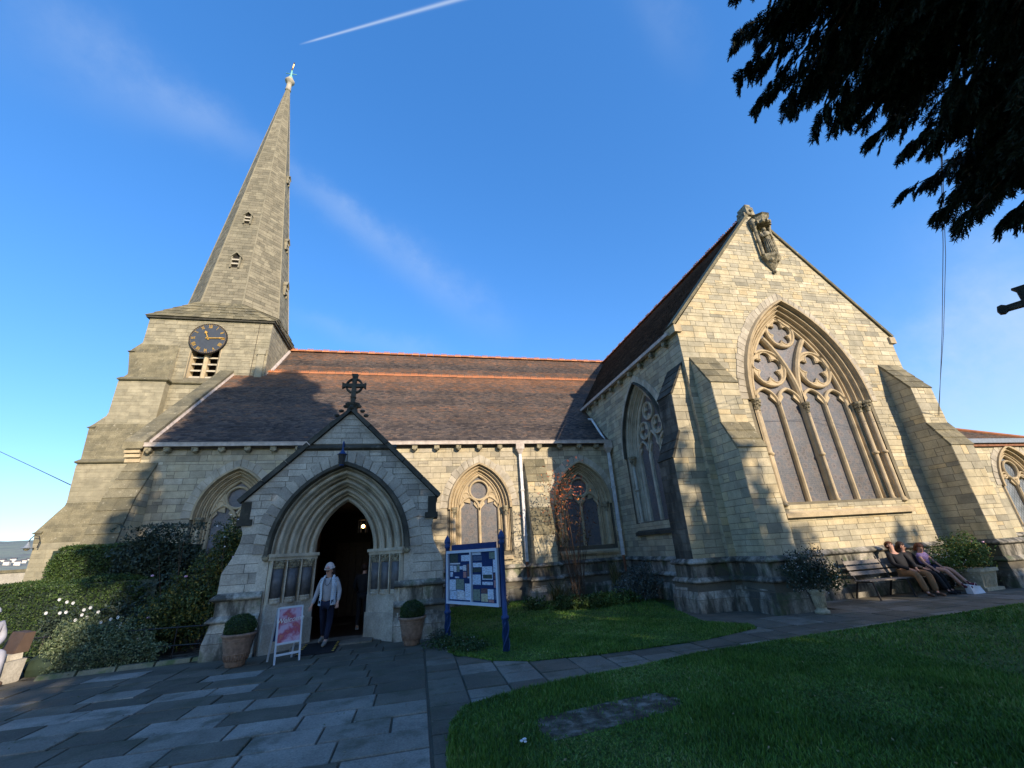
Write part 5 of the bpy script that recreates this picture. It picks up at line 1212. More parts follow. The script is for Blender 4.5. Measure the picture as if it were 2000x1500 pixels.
# side walls behind
mb = MB()
for sg in (-1, 1): mb.box(min(PC+sg*2.0, PC+sg*1.55), max(PC+sg*2.0, PC+sg*1.55), YP+0.5, YA, 0, PK+0.1, .5)
sw_ = part('porch_side_wall', mb, 'mortar')
ashlar(FXe(PC+2.0), 0.0, PK-0.1, YP+0.75, YA, sw_, 'porch_stone', ch=(0.16, 0.28), ln=(0.3, 0.7))
ashlar(FXw(PC-2.0), 0.0, PK-0.1, YP+0.75, YA, sw_, 'porch_stone', ch=(0.16, 0.28), ln=(0.3, 0.7))
# doorway
dw = empty('doorway'); dw.parent = church
sweep('hood_mould', AP, FP, [(0.92, 0.0), (0.93, -0.03), (0.90, -0.14), (0.82, -0.15), (0.79, -0.05), (0.79, 0.03)], 'dark_coping', dw, zb=AP.zs-0.05, tone=0.6)
sweep('arch_moulding', AP, FP, orders(0.80, 0.0, 0.0, 0.78, 4), 'arch_stone', dw, zb=AP.zs, n=16, tone=0.75)
for sg in (-1, 1): mb = MB(); mb.ball((PC+sg*(0.7+0.86), YP-0.07, AP.zs-0.06), 0.09, 8, 6); part('label_stop', mb, 'carved_stone', dw)
# splayed jambs: plinth, panels of dark shafts, capitals, abacus
for sg in (-1, 1):
    x_out, x_in = PC+sg*(0.7+0.80), PC+sg*0.70; y_out, y_in = YP, YP+0.78
    pt = lambda t, o=0.0: (x_out+(x_in-x_out)*t-sg*o*0.70, y_out+(y_in-y_out)*t-o*0.70)
    mb = MB()
    def slabp(t0, t1, o0, o1, z0, z1, tone=.6):
        a, b, c, d = pt(t0, o0), pt(t1, o0), pt(t1, o1), pt(t0, o1)
        mb.hexa([(*a, z0), (*b, z0), (*c, z0), (*d, z0), (*a, z1), (*b, z1), (*c, z1), (*d, z1)], tone)
    slabp(-0.02, 1.0, -0.3, 0.16, -0.05, 0.55, .5); slabp(0.0, 1.0, -0.3, 0.12, 0.55, 0.93, .7)
    part('jamb_plinth', mb, 'porch_stone', dw); mb = MB()
    slabp(-0.05, 1.0, -0.3, 0.13, AP.zs-0.14, AP.zs-0.07, .8); slabp(-0.06, 1.02, -0.3, 0.17, AP.zs-0.07, AP.zs, .9)
    part('abacus', mb, 'arch_stone', dw); mb = MB()
    slabp(0.0, 1.0, -0.3, -0.07, 0.93, AP.zs-0.14, .5)
    part('jamb', mb, 'arch_stone', dw)
    mb = MB()
    for t in (0.02, 0.335, 0.655, 0.975): slabp(t-0.014, t+0.014, -0.1, 0.12, 0.93, AP.zs-0.14, .95)
    part('fillet', mb, 'arch_stone', dw)
    for t in (0.18, 0.495, 0.815):
        c = pt(t, 0.02); mb = MB(); mb.lathe([(0.135, 1.04), (0.135, AP.zs-0.31)], (c[0], c[1], 0), 14); part('marble_shaft', mb, 'dark_marble', dw, True)
        mb = MB(); mb.lathe([(0.15, 0.93), (0.155, 0.97), (0.142, 0.99), (0.148, 1.02), (0.136, 1.045)], (c[0], c[1], 0), 12); part('shaft_base', mb, 'arch_stone', dw)
        mb = MB(); mb.lathe([(0.136, AP.zs-0.32), (0.155, AP.zs-0.30), (0.136, AP.zs-0.28), (0.14, AP.zs-0.2), (0.155, AP.zs-0.14)], (c[0], c[1], 0), 12)
        for k in range(10):
            q_ = 2*PI*k/10+t; mb.ball((c[0]+0.14*math.cos(q_), c[1]+0.14*math.sin(q_), AP.zs-0.25), 0.026, 6, 4); mb.ball((c[0]+0.15*math.cos(q_+.3), c[1]+0.15*math.sin(q_+.3), AP.zs-0.18), 0.03, 6, 4)
        part('capital', mb, 'carved_stone', dw)
mb = MB()
for sg in (-1, 1):      # outer jamb pilaster between splay and wall
    mb.box(min(PC+sg*1.50, PC+sg*1.72), max(PC+sg*1.50, PC+sg*1.72), YP-0.012, YP+0.2, 0.0, 2.0, .8)
    mb.box(min(PC+sg*0.70, PC+sg*0.95), max(PC+sg*0.70, PC+sg*0.95), YP+0.78, YP+0.95, 0, 3.2, .3)
part('jamb_pilaster', mb, 'porch_stone', dw)
mb = MB(); mb.box(PC-0.85, PC+0.85, YP+0.02, YP+1.0, -0.05, 0.03, 0.7); part('step', mb, 'paving_stone', dw)
plinth([(PC-0.72-0.78, YP), (PC-0.72-0.78, YP)][:0]+[(PC-2.30, YP+0.8), (PC-2.36, YP), (PC-1.52, YP)], z2=1.13, spread=0.10)
plinth([(PC+1.30, YP), (PC+2.36, YP), (PC+2.30, YP+0.8)], z2=1.13, spread=0.10)
# porch roof, copings, cross
pro = MB()
for sg in (-1, 1):
    pro.hexa([(PC+sg*2.3, YP+0.3, PK-0.1), (PC, YP+0.3, PA-0.08), (PC, YA+0.05, PA-0.08), (PC+sg*2.3, YA+0.05, PK-0.1), (PC+sg*2.3, YP+0.3, PK-0.02), (PC, YP+0.3, PA), (PC, YA+0.05, PA), (PC+sg*2.3, YA+0.05, PK-0.02)], .3)
prf = part('porch_roof', pro, 'roof_tile')
for sg in (-1, 1): tiles('roof_tiles', (PC+sg*2.3, YP+0.35, PK-0.02), (0, 1, 0), (-sg, 0, kp), 30, 30, 0.17, 0.105, prf, lambda a, b, j: 0.3+0*a)
mb = MB()
for sg in (-1, 1):
    nx, nz = sg*kp/math.hypot(1, kp), 1/math.hypot(1, kp); n = 5
    for i in range(n):
        t0, t1 = i/n+0.003, (i+1)/n-0.003; L = lambda t: (PC+sg*(PH+0.08)*(1-t), PK-0.06+(PA+0.02-PK+0.06)*t)
        (xa, za), (xb, zb_) = L(t0), L(t1); t = 0.12
        mb.hexa([(xa, YP-0.09, za), (xa, YP+0.34, za), (xb, YP+0.34, zb_), (xb, YP-0.09, zb_), (xa+nx*t, YP-0.06, za+nz*t), (xa+nx*t, YP+0.34, za+nz*t), (xb+nx*t*(1 if i < n-1 else 0), YP+0.34, zb_+nz*t*(1 if i < n-1 else 1.4)), (xb+nx*t*(1 if i < n-1 else 0), YP-0.06, zb_+nz*t*(1 if i < n-1 else 1.4))])
part('porch_coping', mb, 'dark_coping')
for sg in (-1, 1):
    mb = MB(); mb.box(min(PC+sg*1.98, PC+sg*2.3), max(PC+sg*1.98, PC+sg*2.3), YP-0.05, YP+0.5, PK-0.56, PK-0.42, .3); mb.box(min(PC+sg*2.05, PC+sg*2.26), max(PC+sg*2.05, PC+sg*2.26), YP-0.03, YP+0.5, PK-0.42, PK-0.02, .5); part('kneeler', mb, 'dark_coping')
xs = empty('gable_cross'); xs.parent = church; bx, by = PC, YP+0.10
mb = MB(); z = PA+0.02
mb.lathe([(0.16, z), (0.13, z+0.12), (0.19, z+0.2), (0.20, z+0.25), (0.12, z+0.27)], (bx, by, 0), 8)
for sg in (-1, 1):
    for i in range(3): mb.ball((bx+sg*(0.17+0.10*i), by-0.02, z+0.17-0.13*i), 0.06, 7, 5, (1.2, 1, 0.8))
mb.ball((bx, by-0.16, z+0.1), 0.07, 7, 5)
part('cross_base', mb, 'dark_coping', xs)
mb = MB(); zc = z+0.78; Fc = FY(by)
mb.box(bx-0.055, bx+0.055, by-0.06, by+0.06, z+0.25, zc+0.32, .6); mb.box(bx-0.07, bx+0.07, by-0.075, by+0.075, z+0.42, z+0.45, .3)
for sg in (-1, 1):
    mb.prism([(bx+sg*0.05, zc-0.05), (bx+sg*0.24, zc-0.045), (bx+sg*0.31, zc-0.09), (bx+sg*0.31, zc+0.09), (bx+sg*0.24, zc+0.045), (bx+sg*0.05, zc+0.05)], Fc, -0.055, 0.055, .6)
mb.prism([(bx-0.055, zc+0.22), (bx-0.085, zc+0.34), (bx+0.085, zc+0.34), (bx+0.055, zc+0.22)], Fc, -0.07, 0.07, .6)
bar2d(mb, circ(bx, zc, 0.205, 24), 0.055, Fc, -0.04, 0.04, closed=True)
part('wheel_cross', mb, 'dark_coping', xs)
# interior: floor, ceiling and walls coloured dark for their shade, inner door
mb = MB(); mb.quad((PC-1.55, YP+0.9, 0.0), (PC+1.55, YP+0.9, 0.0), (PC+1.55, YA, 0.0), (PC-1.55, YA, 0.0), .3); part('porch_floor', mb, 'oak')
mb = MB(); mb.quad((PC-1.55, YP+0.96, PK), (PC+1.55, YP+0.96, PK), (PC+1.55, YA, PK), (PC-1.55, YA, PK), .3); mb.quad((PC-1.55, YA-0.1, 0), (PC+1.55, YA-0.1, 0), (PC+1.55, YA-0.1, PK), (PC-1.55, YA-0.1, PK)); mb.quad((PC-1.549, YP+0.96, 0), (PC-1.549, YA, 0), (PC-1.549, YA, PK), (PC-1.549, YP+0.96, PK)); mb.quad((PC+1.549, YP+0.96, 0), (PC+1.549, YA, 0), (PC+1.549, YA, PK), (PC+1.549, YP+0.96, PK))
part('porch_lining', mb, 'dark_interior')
idr = empty('inner_door'); idr.parent = church
for sg in (-1, 1):
    mb = MB()
    for k in range(5): mb.box(PC+0.25+sg*0.62-0.55+0.22*k+0.006, PC+0.25+sg*0.62-0.55+0.22*(k+1)-0.006, YA-0.2, YA-0.13, 0.02, 2.3, .5)
    part('door_leaf', mb, 'oak', idr)
for sg in (-1, 1):   # iron-strapped outer doors folded back
    mb = MB(); x0 = PC+sg*0.80
    for k in range(4): mb.box(min(x0, x0+sg*0.06), max(x0, x0+sg*0.06), YP+1.02+0.19*k+0.004, YP+1.02+0.19*(k+1)-0.004, 0.05, 2.6, .5)
    part('porch_door', mb, 'oak')

# ---------------------------------------------------------------- rainwater pipes, lamp
def downpipe(x, y, z0, z1, label):
    t = empty('downpipe', (x, y, z0), label=label, cat='drainpipe', group='rainwater pipes on the church wall')
    mb = MB(); mb.box(-0.055, 0.055, -0.05, 0.05, 0.0, z1-z0-0.3, .5)
    for zz in (0.9, 2.6, 4.0):
        if zz < z1-z0-0.5: mb.box(-0.075, 0.075, -0.065, 0.065, zz, zz+0.06, .5)
    part('pipe', mb, 'pipe_paint', t)
    mb = MB(); h = z1-z0; mb.hexa([(-0.06, -0.06, h-0.42), (0.06, -0.06, h-0.42), (0.06, 0.06, h-0.42), (-0.06, 0.06, h-0.42), (-0.15, -0.13, h-0.24), (0.15, -0.13, h-0.24), (0.15, 0.1, h-0.24), (-0.15, 0.1, h-0.24)]); mb.box(-0.17, 0.17, -0.15, 0.1, h-0.24, h, .5); part('hopper', mb, 'pale_gutter', t)
    mb = MB(); mb.tube([(0, 0, 0.05), (0.02, -0.02, -0.6+0.0)], 0.05, 8) if z0 > 0.9 else mb.box(-0.09, 0.09, -0.09, 0.05, 0.0, 0.1, .5); part('shoe', mb, 'rusty', t)
downpipe(4.02, YA-0.12, 1.3, 5.80, 'pale painted drainpipe beside the sloping buttress in the middle of the aisle wall')
downpipe(7.93, YA-0.14, 1.3, 5.80, 'pale painted drainpipe in the corner between the aisle and the tall gable')
t = tag(None or empty('downpipe', (7.98, 17.7, 6.0)), 'short slanting pale drainpipe from the transept gutter down over the dark aisle roof', 'drainpipe', 'rainwater pipes on the church wall')
mb = MB(); mb.tube([(0, 1.2, 1.6), (0, 0.2, 1.3), (0, -1.05, -0.15)], 0.05, 8); part('pipe', mb, 'pipe_paint', t)
lamp = empty('wall_lamp', (-1.90, YP-0.28, 4.05), label='small blue lantern hanging over the porch arch', cat='lamp')
mb = MB(); mb.tube([(0, 0.27, 0.38), (0, 0.05, 0.5), (0, -0.02, 0.42), (0, 0, 0.26)], 0.018, 6); mb.lathe([(0.02, 0.34), (0.03, 0.27), (0.09, 0.18), (0.13, 0.16)], (0, 0, 0), 8); mb.lathe([(0.05, -0.12), (0.06, -0.09), (0.03, -0.12)], (0, 0, 0), 8)
part('lamp_hood', mb, 'blue_paint', lamp)
mb = MB(); mb.lathe([(0.055, -0.10), (0.095, 0.16)], (0, 0, 0), 8); part('lamp_glass', mb, 'iron_black', lamp)
hl = empty('hanging_lantern', (-1.55, 13.3, 2.62), label='lit lantern hanging inside the dark church porch', cat='lantern')
mb = MB(); mb.ball((0, 0, 0), 0.05, 10, 8); part('bulb', mb, 'lamp_glow', hl, True)
mb = MB()
for k in range(6):
    q_ = 2*PI*k/6; mb.tube([(0.13*math.cos(q_), 0.13*math.sin(q_), -0.17), (0.13*math.cos(q_), 0.13*math.sin(q_), 0.17)], 0.008, 4)
mb.lathe([(0.14, 0.17), (0.12, 0.2), (0.03, 0.3)], (0, 0, 0), 6); mb.tube([(0, 0, 0.3), (0, 0, 0.55)], 0.008, 4); part('cage', mb, 'iron_black', hl)
pl1 = bpy.data.lights.new('lantern_light', 'POINT'); pl1.energy = 2.0; pl1.color = (1, 0.6, 0.28); pl1.shadow_soft_size = 0.06
plo = bpy.data.objects.new('lantern_light', pl1); COL.objects.link(plo); plo.parent = hl; plo.location = (0, -0.0, 0.0)
# swan neck street lamp on the tower foot
LAMPX = -14.16
sl_ = empty('swan_neck_lamp', (LAMPX, 20.40, 2.86), label='grey swan-neck lamp on a bracket at the foot of the tower', cat='lamp')
mb = MB(); mb.tube([(0, 0, 0), (0.05, 0, 0.45), (-0.1, 0, 0.78), (-0.38, 0, 0.82), (-0.55, 0, 0.6), (-0.58, 0, 0.42)], 0.03, 7); part('bracket', mb, 'iron_black', sl_)
mb = MB(); mb.lathe([(0.04, 0.42), (0.06, 0.32), (0.13, 0.18), (0.2, 0.08), (0.34, 0.03), (0.34, 0.0)], (-0.58, 0, 0), 14); part('lamp_shade', mb, 'lead', sl_)
mb = MB(); mb.ball((-0.58, 0, -0.03), 0.16, 10, 6, (1, 1, 0.8)); part('lamp_globe', mb, 'cast_stone', sl_)
sl_.scale = (0.55, 0.55, 0.55)

# ================================================================== OBJECTS
def text_obj(name, s, size, mat, parent, M, extrude=0.001, shear=0.0):
    cu = bpy.data.curves.new(name, 'FONT'); cu.body = s; cu.size = size; cu.extrude = extrude; cu.align_x = 'CENTER'; cu.align_y = 'CENTER'; cu.shear = shear; cu.resolution_u = 3
    tmp = bpy.data.objects.new(name, cu); COL.objects.link(tmp); bpy.context.view_layer.update()
    me = bpy.data.meshes.new_from_object(tmp.evaluated_get(bpy.context.evaluated_depsgraph_get())); bpy.data.objects.remove(tmp)
    me.materials.clear(); me.transform(M); o = bpy.data.objects.new(name, me); me.materials.append(MT[mat]); COL.objects.link(o); o.parent = parent
    return o
# noticeboard: local frame, u along the board
PTZ = 0.86
p0, p1 = Vector((0.67, 10.43, 0)), Vector((1.65, 8.85, 0)); W_ = (p1-p0).length
nb = empty('notice_board', p0, math.atan2(p1.y-p0.y, p1.x-p0.x), label='blue noticeboard full of pinned papers on two spiral-footed posts in the grass', cat='noticeboard')
for x in (0, W_):
    mb = MB(); mb.lathe([(0.062, 0), (0.055, 0.52), (0.075, 0.54), (0.075, 0.58), (0.05, 0.60), (0.046, 1.0), (0.046, 1.0+PTZ), (0.062, 1.01+PTZ), (0.062, 1.07+PTZ), (0.045, 1.08+PTZ), (0.072, 1.12+PTZ), (0.072, 1.15+PTZ), (0.045, 1.22+PTZ), (0.0, 1.29+PTZ)], (x, 0, 0), 14)
    post = part('post', mb, 'blue_paint', nb, True)
    for k in range(3):
        mb = MB(); pts = [(x+0.058*math.cos(2*PI*(k/3)+t*3.6), 0.058*math.sin(2*PI*(k/3)+t*3.6), 0.02+0.47*t) for t in np.linspace(0, 1, 14)]; mb.tube(pts, 0.014, 5); part('spiral', mb, 'blue_paint', post, True)
Fn = frame((0, 0, 0), (1, 0, 0), (0, -1, 0))
bz0, bz1, bx0, bx1 = 0.74, 1.80, 0.07, W_-0.07
mb = MB(); mb.box(bx0, bx1, -0.03, 0.05, bz0, bz1, .5); mb.box(bx0+0.12, bx1-0.12, -0.02, 0.03, bz1+0.003, bz1+0.12, .5); part('cabinet', mb, 'board_blue', nb)
mb = MB(); e = 0.055; xm = (bx0+bx1)/2
for a in ((bx0, bx1, bz0, bz0+e), (bx0, bx1, bz1-e, bz1), (bx0, bx0+e, bz0+e+.001, bz1-e-.001), (bx1-e, bx1, bz0+e+.001, bz1-e-.001), (xm-0.02, xm+0.02, bz0+e+.001, bz1-e-.001)): mb.box(a[0], a[1], -0.085, -0.032, a[2], a[3], .5)
part('frame', mb, 'frame_white', nb)
mb = MB(); mb.quad((bx0+e, -0.066, bz0+e), (bx1-e, -0.066, bz0+e), (bx1-e, -0.066, bz1-e), (bx0+e, -0.066, bz1-e), .5); part('pane', mb, 'clear_glass', nb)
# papers: (u0,u1,v0,v1,kind) over the left and right halves, v from the top
PAPERS = [(0.03, 0.40, 0.02, 0.20, 3), (0.55, 0.97, 0.05, 0.18, 0), (0.03, 0.50, 0.21, 0.24, 2), (0.05, 0.20, 0.26, 0.38, 0), (0.22, 0.34, 0.27, 0.40, 2), (0.36, 0.47, 0.25, 0.40, 9), (0.05, 0.17, 0.40, 0.50, 0), (0.48, 0.62, 0.28, 0.35, 0), (0.63, 0.77, 0.26, 0.38, 2), (0.64, 0.77, 0.40, 0.52, 8), (0.80, 0.96, 0.24, 0.50, 6), (0.26, 0.45, 0.50, 0.53, 0), (0.82, 0.97, 0.50, 0.53, 1),
          (0.02, 0.30, 0.56, 0.78, 0), (0.32, 0.66, 0.55, 0.76, 9), (0.02, 0.34, 0.79, 0.97, 1), (0.36, 0.68, 0.80, 0.97, 2), (0.70, 0.98, 0.64, 0.97, 0), (0.33, 0.64, 0.77, 0.80, 1),
          (1.03, 1.40, 0.01, 0.06, 0), (1.04, 1.42, 0.08, 0.18, 7), (1.05, 1.42, 0.22, 0.31, 0), (1.04, 1.38, 0.33, 0.41, 3), (1.72, 1.96, 0.02, 0.15, 9), (1.86, 1.98, 0.17, 0.42, 0), (1.42, 1.82, 0.30, 0.56, 0), (1.45, 1.80, 0.46, 0.54, 3), (1.03, 1.36, 0.46, 0.66, 1), (1.42, 1.82, 0.60, 0.66, 0), (1.86, 1.97, 0.44, 0.55, 6), (1.86, 1.98, 0.57, 0.71, 8), (1.03, 1.32, 0.75, 0.97, 9), (1.36, 1.60, 0.73, 0.82, 6), (1.36, 1.62, 0.83, 0.98, 5), (1.62, 1.84, 0.74, 0.93, 0), (1.86, 1.97, 0.74, 0.93, 7), (1.64, 1.84, 0.94, 0.99, 8)]
iw = (bx1-bx0-2*e)/2; ih = bz1-bz0-2*e
for i, (u0, u1, v0, v1, k) in enumerate(PAPERS):
    mb = MB(); y = -0.036-0.0012*(i % 5)
    mb.box(bx0+e+u0*iw, bx0+e+u1*iw, y-0.001, y, bz1-e-v1*ih, bz1-e-v0*ih, .5); part('paper', mb, 'paper_%d' % k, nb)

# welcome A-board
ab = empty('sandwich_board', (-2.46, 10.16, 0), math.radians(31), label='white framed A-board with a pink and orange poster reading Welcome', cat='sign')
mb = MB(); lean = 0.16
def ABq(x, z, d=0): return (x, -0.14+lean*z*0.9+d, z)
for x in (-0.235, 0.205): mb.hexa([ABq(x, 0, -0.012), ABq(x+0.03, 0, -0.012), ABq(x+0.03, 0, 0.012), ABq(x, 0, 0.012), ABq(x, 0.95, -0.012), ABq(x+0.03, 0.95, -0.012), ABq(x+0.03, 0.95, 0.012), ABq(x, 0.95, 0.012)])
for z in (0.13, 0.31, 0.92): mb.hexa([ABq(-0.204, z, -0.011), ABq(0.204, z, -0.011), ABq(0.204, z, 0.011), ABq(-0.204, z, 0.011), ABq(-0.204, z+0.035, -0.011), ABq(0.204, z+0.035, -0.011), ABq(0.204, z+0.035, 0.011), ABq(-0.204, z+0.035, 0.011)])
part('frame', mb, 'aluminium', ab)
mb = MB(); mb.quad(ABq(-0.204, 0.345), ABq(0.204, 0.345), ABq(0.204, 0.92), ABq(-0.204, 0.92)); part('poster', mb, 'welcome_poster', ab)
M = Matrix.Translation((0, -0.14+lean*0.72*0.9-0.014, 0.72)) @ Matrix.Rotation(PI/2-math.atan(lean*0.9), 4, 'X') @ Matrix.Rotation(math.radians(4), 4, 'Z')
text_obj('lettering', 'Welcome', 0.128, 'petal_white', ab, M, shear=0.25)
mb = MB()
for x in (-0.235, 0.205): mb.hexa([(x, 0.30, 0), (x+0.03, 0.30, 0), (x+0.03, 0.324, 0), (x, 0.324, 0), (x, 0.02, 0.94), (x+0.03, 0.02, 0.94), (x+0.03, 0.044, 0.94), (x, 0.044, 0.94)])
part('rear_leg', mb, 'aluminium', ab)
mb = MB(); mb.quad((-0.2, 0.20, 0.345), (0.2, 0.20, 0.345), (0.2, 0.04, 0.92), (-0.2, 0.04, 0.92)); part('rear_panel', mb, 'board_blue', ab)

# door mat with yellow edges
dm = empty('door_mat', (-1.98, 10.95, 0.006), math.radians(3), label='black rubber mat with yellow hazard marks at its ends in the porch doorway', cat='door mat')
mb = MB(); mb.hexa([(-0.42, -0.42, 0), (0.34, -0.42, 0), (0.34, 0.75, 0), (-0.42, 0.75, 0), (-0.40, -0.40, 0.02), (0.32, -0.40, 0.02), (0.32, 0.75, 0.035), (-0.40, 0.75, 0.035)]); part('mat', mb, 'mat_rubber', dm)
mb = MB()
for x in (-0.40, 0.27):
    for k in range(7):
        if random.random() < 0.85: mb.hexa([(x+random.uniform(0, .02), -0.38+k*0.16, 0.0235+k*.002), (x+0.05, -0.36+k*0.16, 0.0235+k*.002), (x+0.05, -0.33+k*0.16, 0.0235+k*.002), (x, -0.34+k*0.16, 0.0235+k*.002)]+[(x+random.uniform(0, .02), -0.38+k*0.16, 0.028+k*.002), (x+0.05, -0.36+k*0.16, 0.028+k*.002), (x+0.05, -0.33+k*0.16, 0.028+k*.002), (x, -0.34+k*0.16, 0.028+k*.002)])
part('hazard_marks', mb, 'petal_yellow', dm)

# terracotta pots with clipped box balls
def box_pot(loc, s, label):
    t = empty('plant_pot', loc, label=label, cat='plant pot', group='terracotta pots flanking the porch')
    mb = MB(); mb.lathe([(0.155*s, 0), (0.17*s, 0.02*s), (0.24*s, 0.30*s), (0.275*s, 0.47*s), (0.285*s, 0.50*s), (0.31*s, 0.52*s), (0.31*s, 0.555*s), (0.275*s, 0.56*s), (0.26*s, 0.50*s)], (0, 0, 0), 28)
    for zz, r in ((0.47, 0.275), (0.43, 0.268), (0.22, 0.226)): mb.lathe([(r*s, (zz-0.008)*s), ((r+0.008)*s, zz*s), (r*s, (zz+0.008)*s)], (0, 0, 0), 28)
    for k in range(28):
        q_ = 2*PI*k/28; mb.tube([(0.195*s*math.cos(q_), 0.195*s*math.sin(q_), 0.10*s), (0.222*s*math.cos(q_), 0.222*s*math.sin(q_), 0.20*s)], 0.009*s, 4)
    part('pot', mb, 'terracotta', t, True)
    n = 5200; d = RNG.normal(size=(n, 3)); d /= np.linalg.norm(d, axis=1)[:, None]; r = 0.26*s*RNG.uniform(0.86, 1.05, (n, 1))*(1+0.05*np.sin(d[:, :1]*9)*np.cos(d[:, 2:]*8))
    C_ = d*r*np.array([1.03, 1.03, 0.85])+np.array([0, 0, 0.66*s]); C_ = C_[C_[:, 2] > 0.5*s]
    ld = leaf_cloud('foliage', C_, 0.017*s, 'box_leaf', t); 
    mb = MB(); mb.ball((0, 0, 0.64*s), 0.225*s, 16, 10, (1, 1, 0.8)); part('inner_twigs', mb, 'dark_leaf', t)  # solid dark ball added inside the leaves
box_pot((-3.35, 10.25, 0), 1.0, 'terracotta pot with clipped box ball left of the porch door, beside the welcome sign')
box_pot((-0.08, 10.50, 0), 0.96, 'terracotta pot with clipped box ball right of the porch door')

# bench
bn = empty('bench', (11.42, 9.72, 0), math.radians(-1), label='weathered slatted wooden bench on black iron legs, three people sitting at its right end', cat='bench')
BL = 3.1
for k in range(5):
    mb = MB(); y = 0.02+0.095*k; mb.box(0.0, BL, y, y+0.075, 0.435-0.006*k, 0.465-0.006*k, .5); part('seat_slat', mb, 'bench_wood', bn)
for k in range(3):
    z = 0.56+0.13*k; y = 0.50+0.05*k
    for xa, xb in ((0.0, 1.18), (1.22, BL)):
        mb = MB(); mb.hexa([(xa, y, z), (xb, y, z), (xb, y+0.025, z), (xa, y+0.025, z), (xa, y+0.035, z+0.09), (xb, y+0.035, z+0.09), (xb, y+0.06, z+0.09), (xa, y+0.06, z+0.09)]); part('back_slat', mb, 'bench_wood', bn)
for x in (0.08, 1.2, 2.3, BL-0.1):
    mb = MB(); mb.tube([(x, -0.04, 0), (x, 0.03, 0.43)], 0.025, 6); mb.tube([(x, 0.62, 0), (x, 0.46, 0.40), (x, 0.56, 0.60), (x, 0.70, 0.98)], 0.025, 6); mb.tube([(x, 0.03, 0.42), (x, 0.46, 0.40)], 0.022, 6); part('leg', mb, 'iron_black', bn)

# planters
ur = empty('pedestal_urn', (8.98, 9.02, 0), label='fluted stone urn overflowing with small flowered foliage at the foot of the corner buttress', cat='urn')
mb = MB(); mb.lathe([(0.15, 0), (0.15, 0.06), (0.105, 0.08), (0.105, 0.12), (0.13, 0.38), (0.17, 0.44), (0.19, 0.50), (0.16, 0.5)], (0, 0, 0), 20)
for k in range(20):
    q_ = 2*PI*k/20; mb.tube([(0.108*math.cos(q_), 0.108*math.sin(q_), 0.13), (0.132*math.cos(q_), 0.132*math.sin(q_), 0.36)], 0.009, 4)
part('urn', mb, 'cast_stone', ur, True)
def bush(parent, c, r, n, size, mat, sq=1.0, name='foliage', thin=0.5):
    d = RNG.normal(size=(n, 3)); d /= np.linalg.norm(d, axis=1)[:, None]; rr = RNG.uniform(0, 1, (n, 1))**thin
    lump = 1+0.25*np.sin(d[:, :1]*5+c[0])*np.cos(d[:, 1:2]*4+c[1])+0.15*np.sin(d[:, 2:]*9)
    C_ = np.array(c)+d*rr*lump*np.array(r); C_ = C_[C_[:, 2] > 0.01]
    return leaf_cloud(name, C_, size, mat, parent)
def blossoms(parent, c, r, n, mat, size=0.016, zmin=0.0, name='blossom'):
    d = RNG.normal(size=(n, 3)); d /= np.linalg.norm(d, axis=1)[:, None]; C_ = np.array(c)+d*np.array(r)*RNG.uniform(0.8, 1.05, (n, 1)); C_ = C_[C_[:, 2] > zmin]
    V = []
    mb = MB()
    for p in C_: mb.ball(p, size, 5, 3, (1, 1, .7), random.random())
    return part(name, mb, mat, parent)
bush(ur, (-0.02, 0, 0.86), (0.62, 0.5, 0.48), 3800, 0.028, 'dark_leaf'); bush(ur, (0.35, -0.1, 0.72), (0.4, 0.35, 0.35), 1200, 0.028, 'box_leaf'); blossoms(ur, (0.0, 0, 0.84), (0.66, 0.52, 0.5), 130, 'petal_white', 0.010)
pt_ = empty('planter', (14.98, 9.75, 0), math.radians(4), label='square fluted stone planter with bright green flowering bush beside the right buttress', cat='planter')
mb = MB(); mb.box(-0.36, 0.36, -0.36, 0.36, 0.0, 0.07); mb.hexa([(-0.27, -0.27, 0.07), (0.27, -0.27, 0.07), (0.27, 0.27, 0.07), (-0.27, 0.27, 0.07), (-0.34, -0.34, 0.46), (0.34, -0.34, 0.46), (0.34, 0.34, 0.46), (-0.34, 0.34, 0.46)]); mb.box(-0.38, 0.38, -0.38, 0.38, 0.46, 0.54)
part('box', mb, 'cast_stone', pt_)
for k in range(9):
    mb = MB(); x = -0.2+0.05*k; mb.hexa([(x-.014, -0.305, 0.12), (x+.014, -0.305, 0.12), (x+.014, -0.285, 0.12), (x-.014, -0.285, 0.12), (x-.014, -0.35, 0.40), (x+.014, -0.35, 0.40), (x+.014, -0.33, 0.40), (x-.014, -0.33, 0.40)]); part('flute', mb, 'cast_stone', pt_)
bush(pt_, (0.0, 0, 0.95), (0.62, 0.55, 0.45), 4200, 0.032, 'fresh_leaf'); bush(pt_, (-0.65, 0.15, 0.75), (0.45, 0.4, 0.4), 1600, 0.03, 'fresh_leaf'); bush(pt_, (0.75, 0.25, 0.5), (0.6, 0.5, 0.5), 2600, 0.03, 'box_leaf'); bush(pt_, (0.3, 0.3, 0.3), (0.7, 0.4, 0.4), 1200, 0.03, 'dark_leaf')
blossoms(pt_, (-0.1, 0, 0.93), (0.7, 0.58, 0.46), 150, 'petal_yellow', 0.012); blossoms(pt_, (-0.6, 0.1, 0.6), (0.45, 0.4, 0.5), 90, 'petal_white', 0.012); blossoms(pt_, (0.2, -0.2, 1.1), (0.2, 0.2, 0.2), 7, 'petal_pink', 0.03)

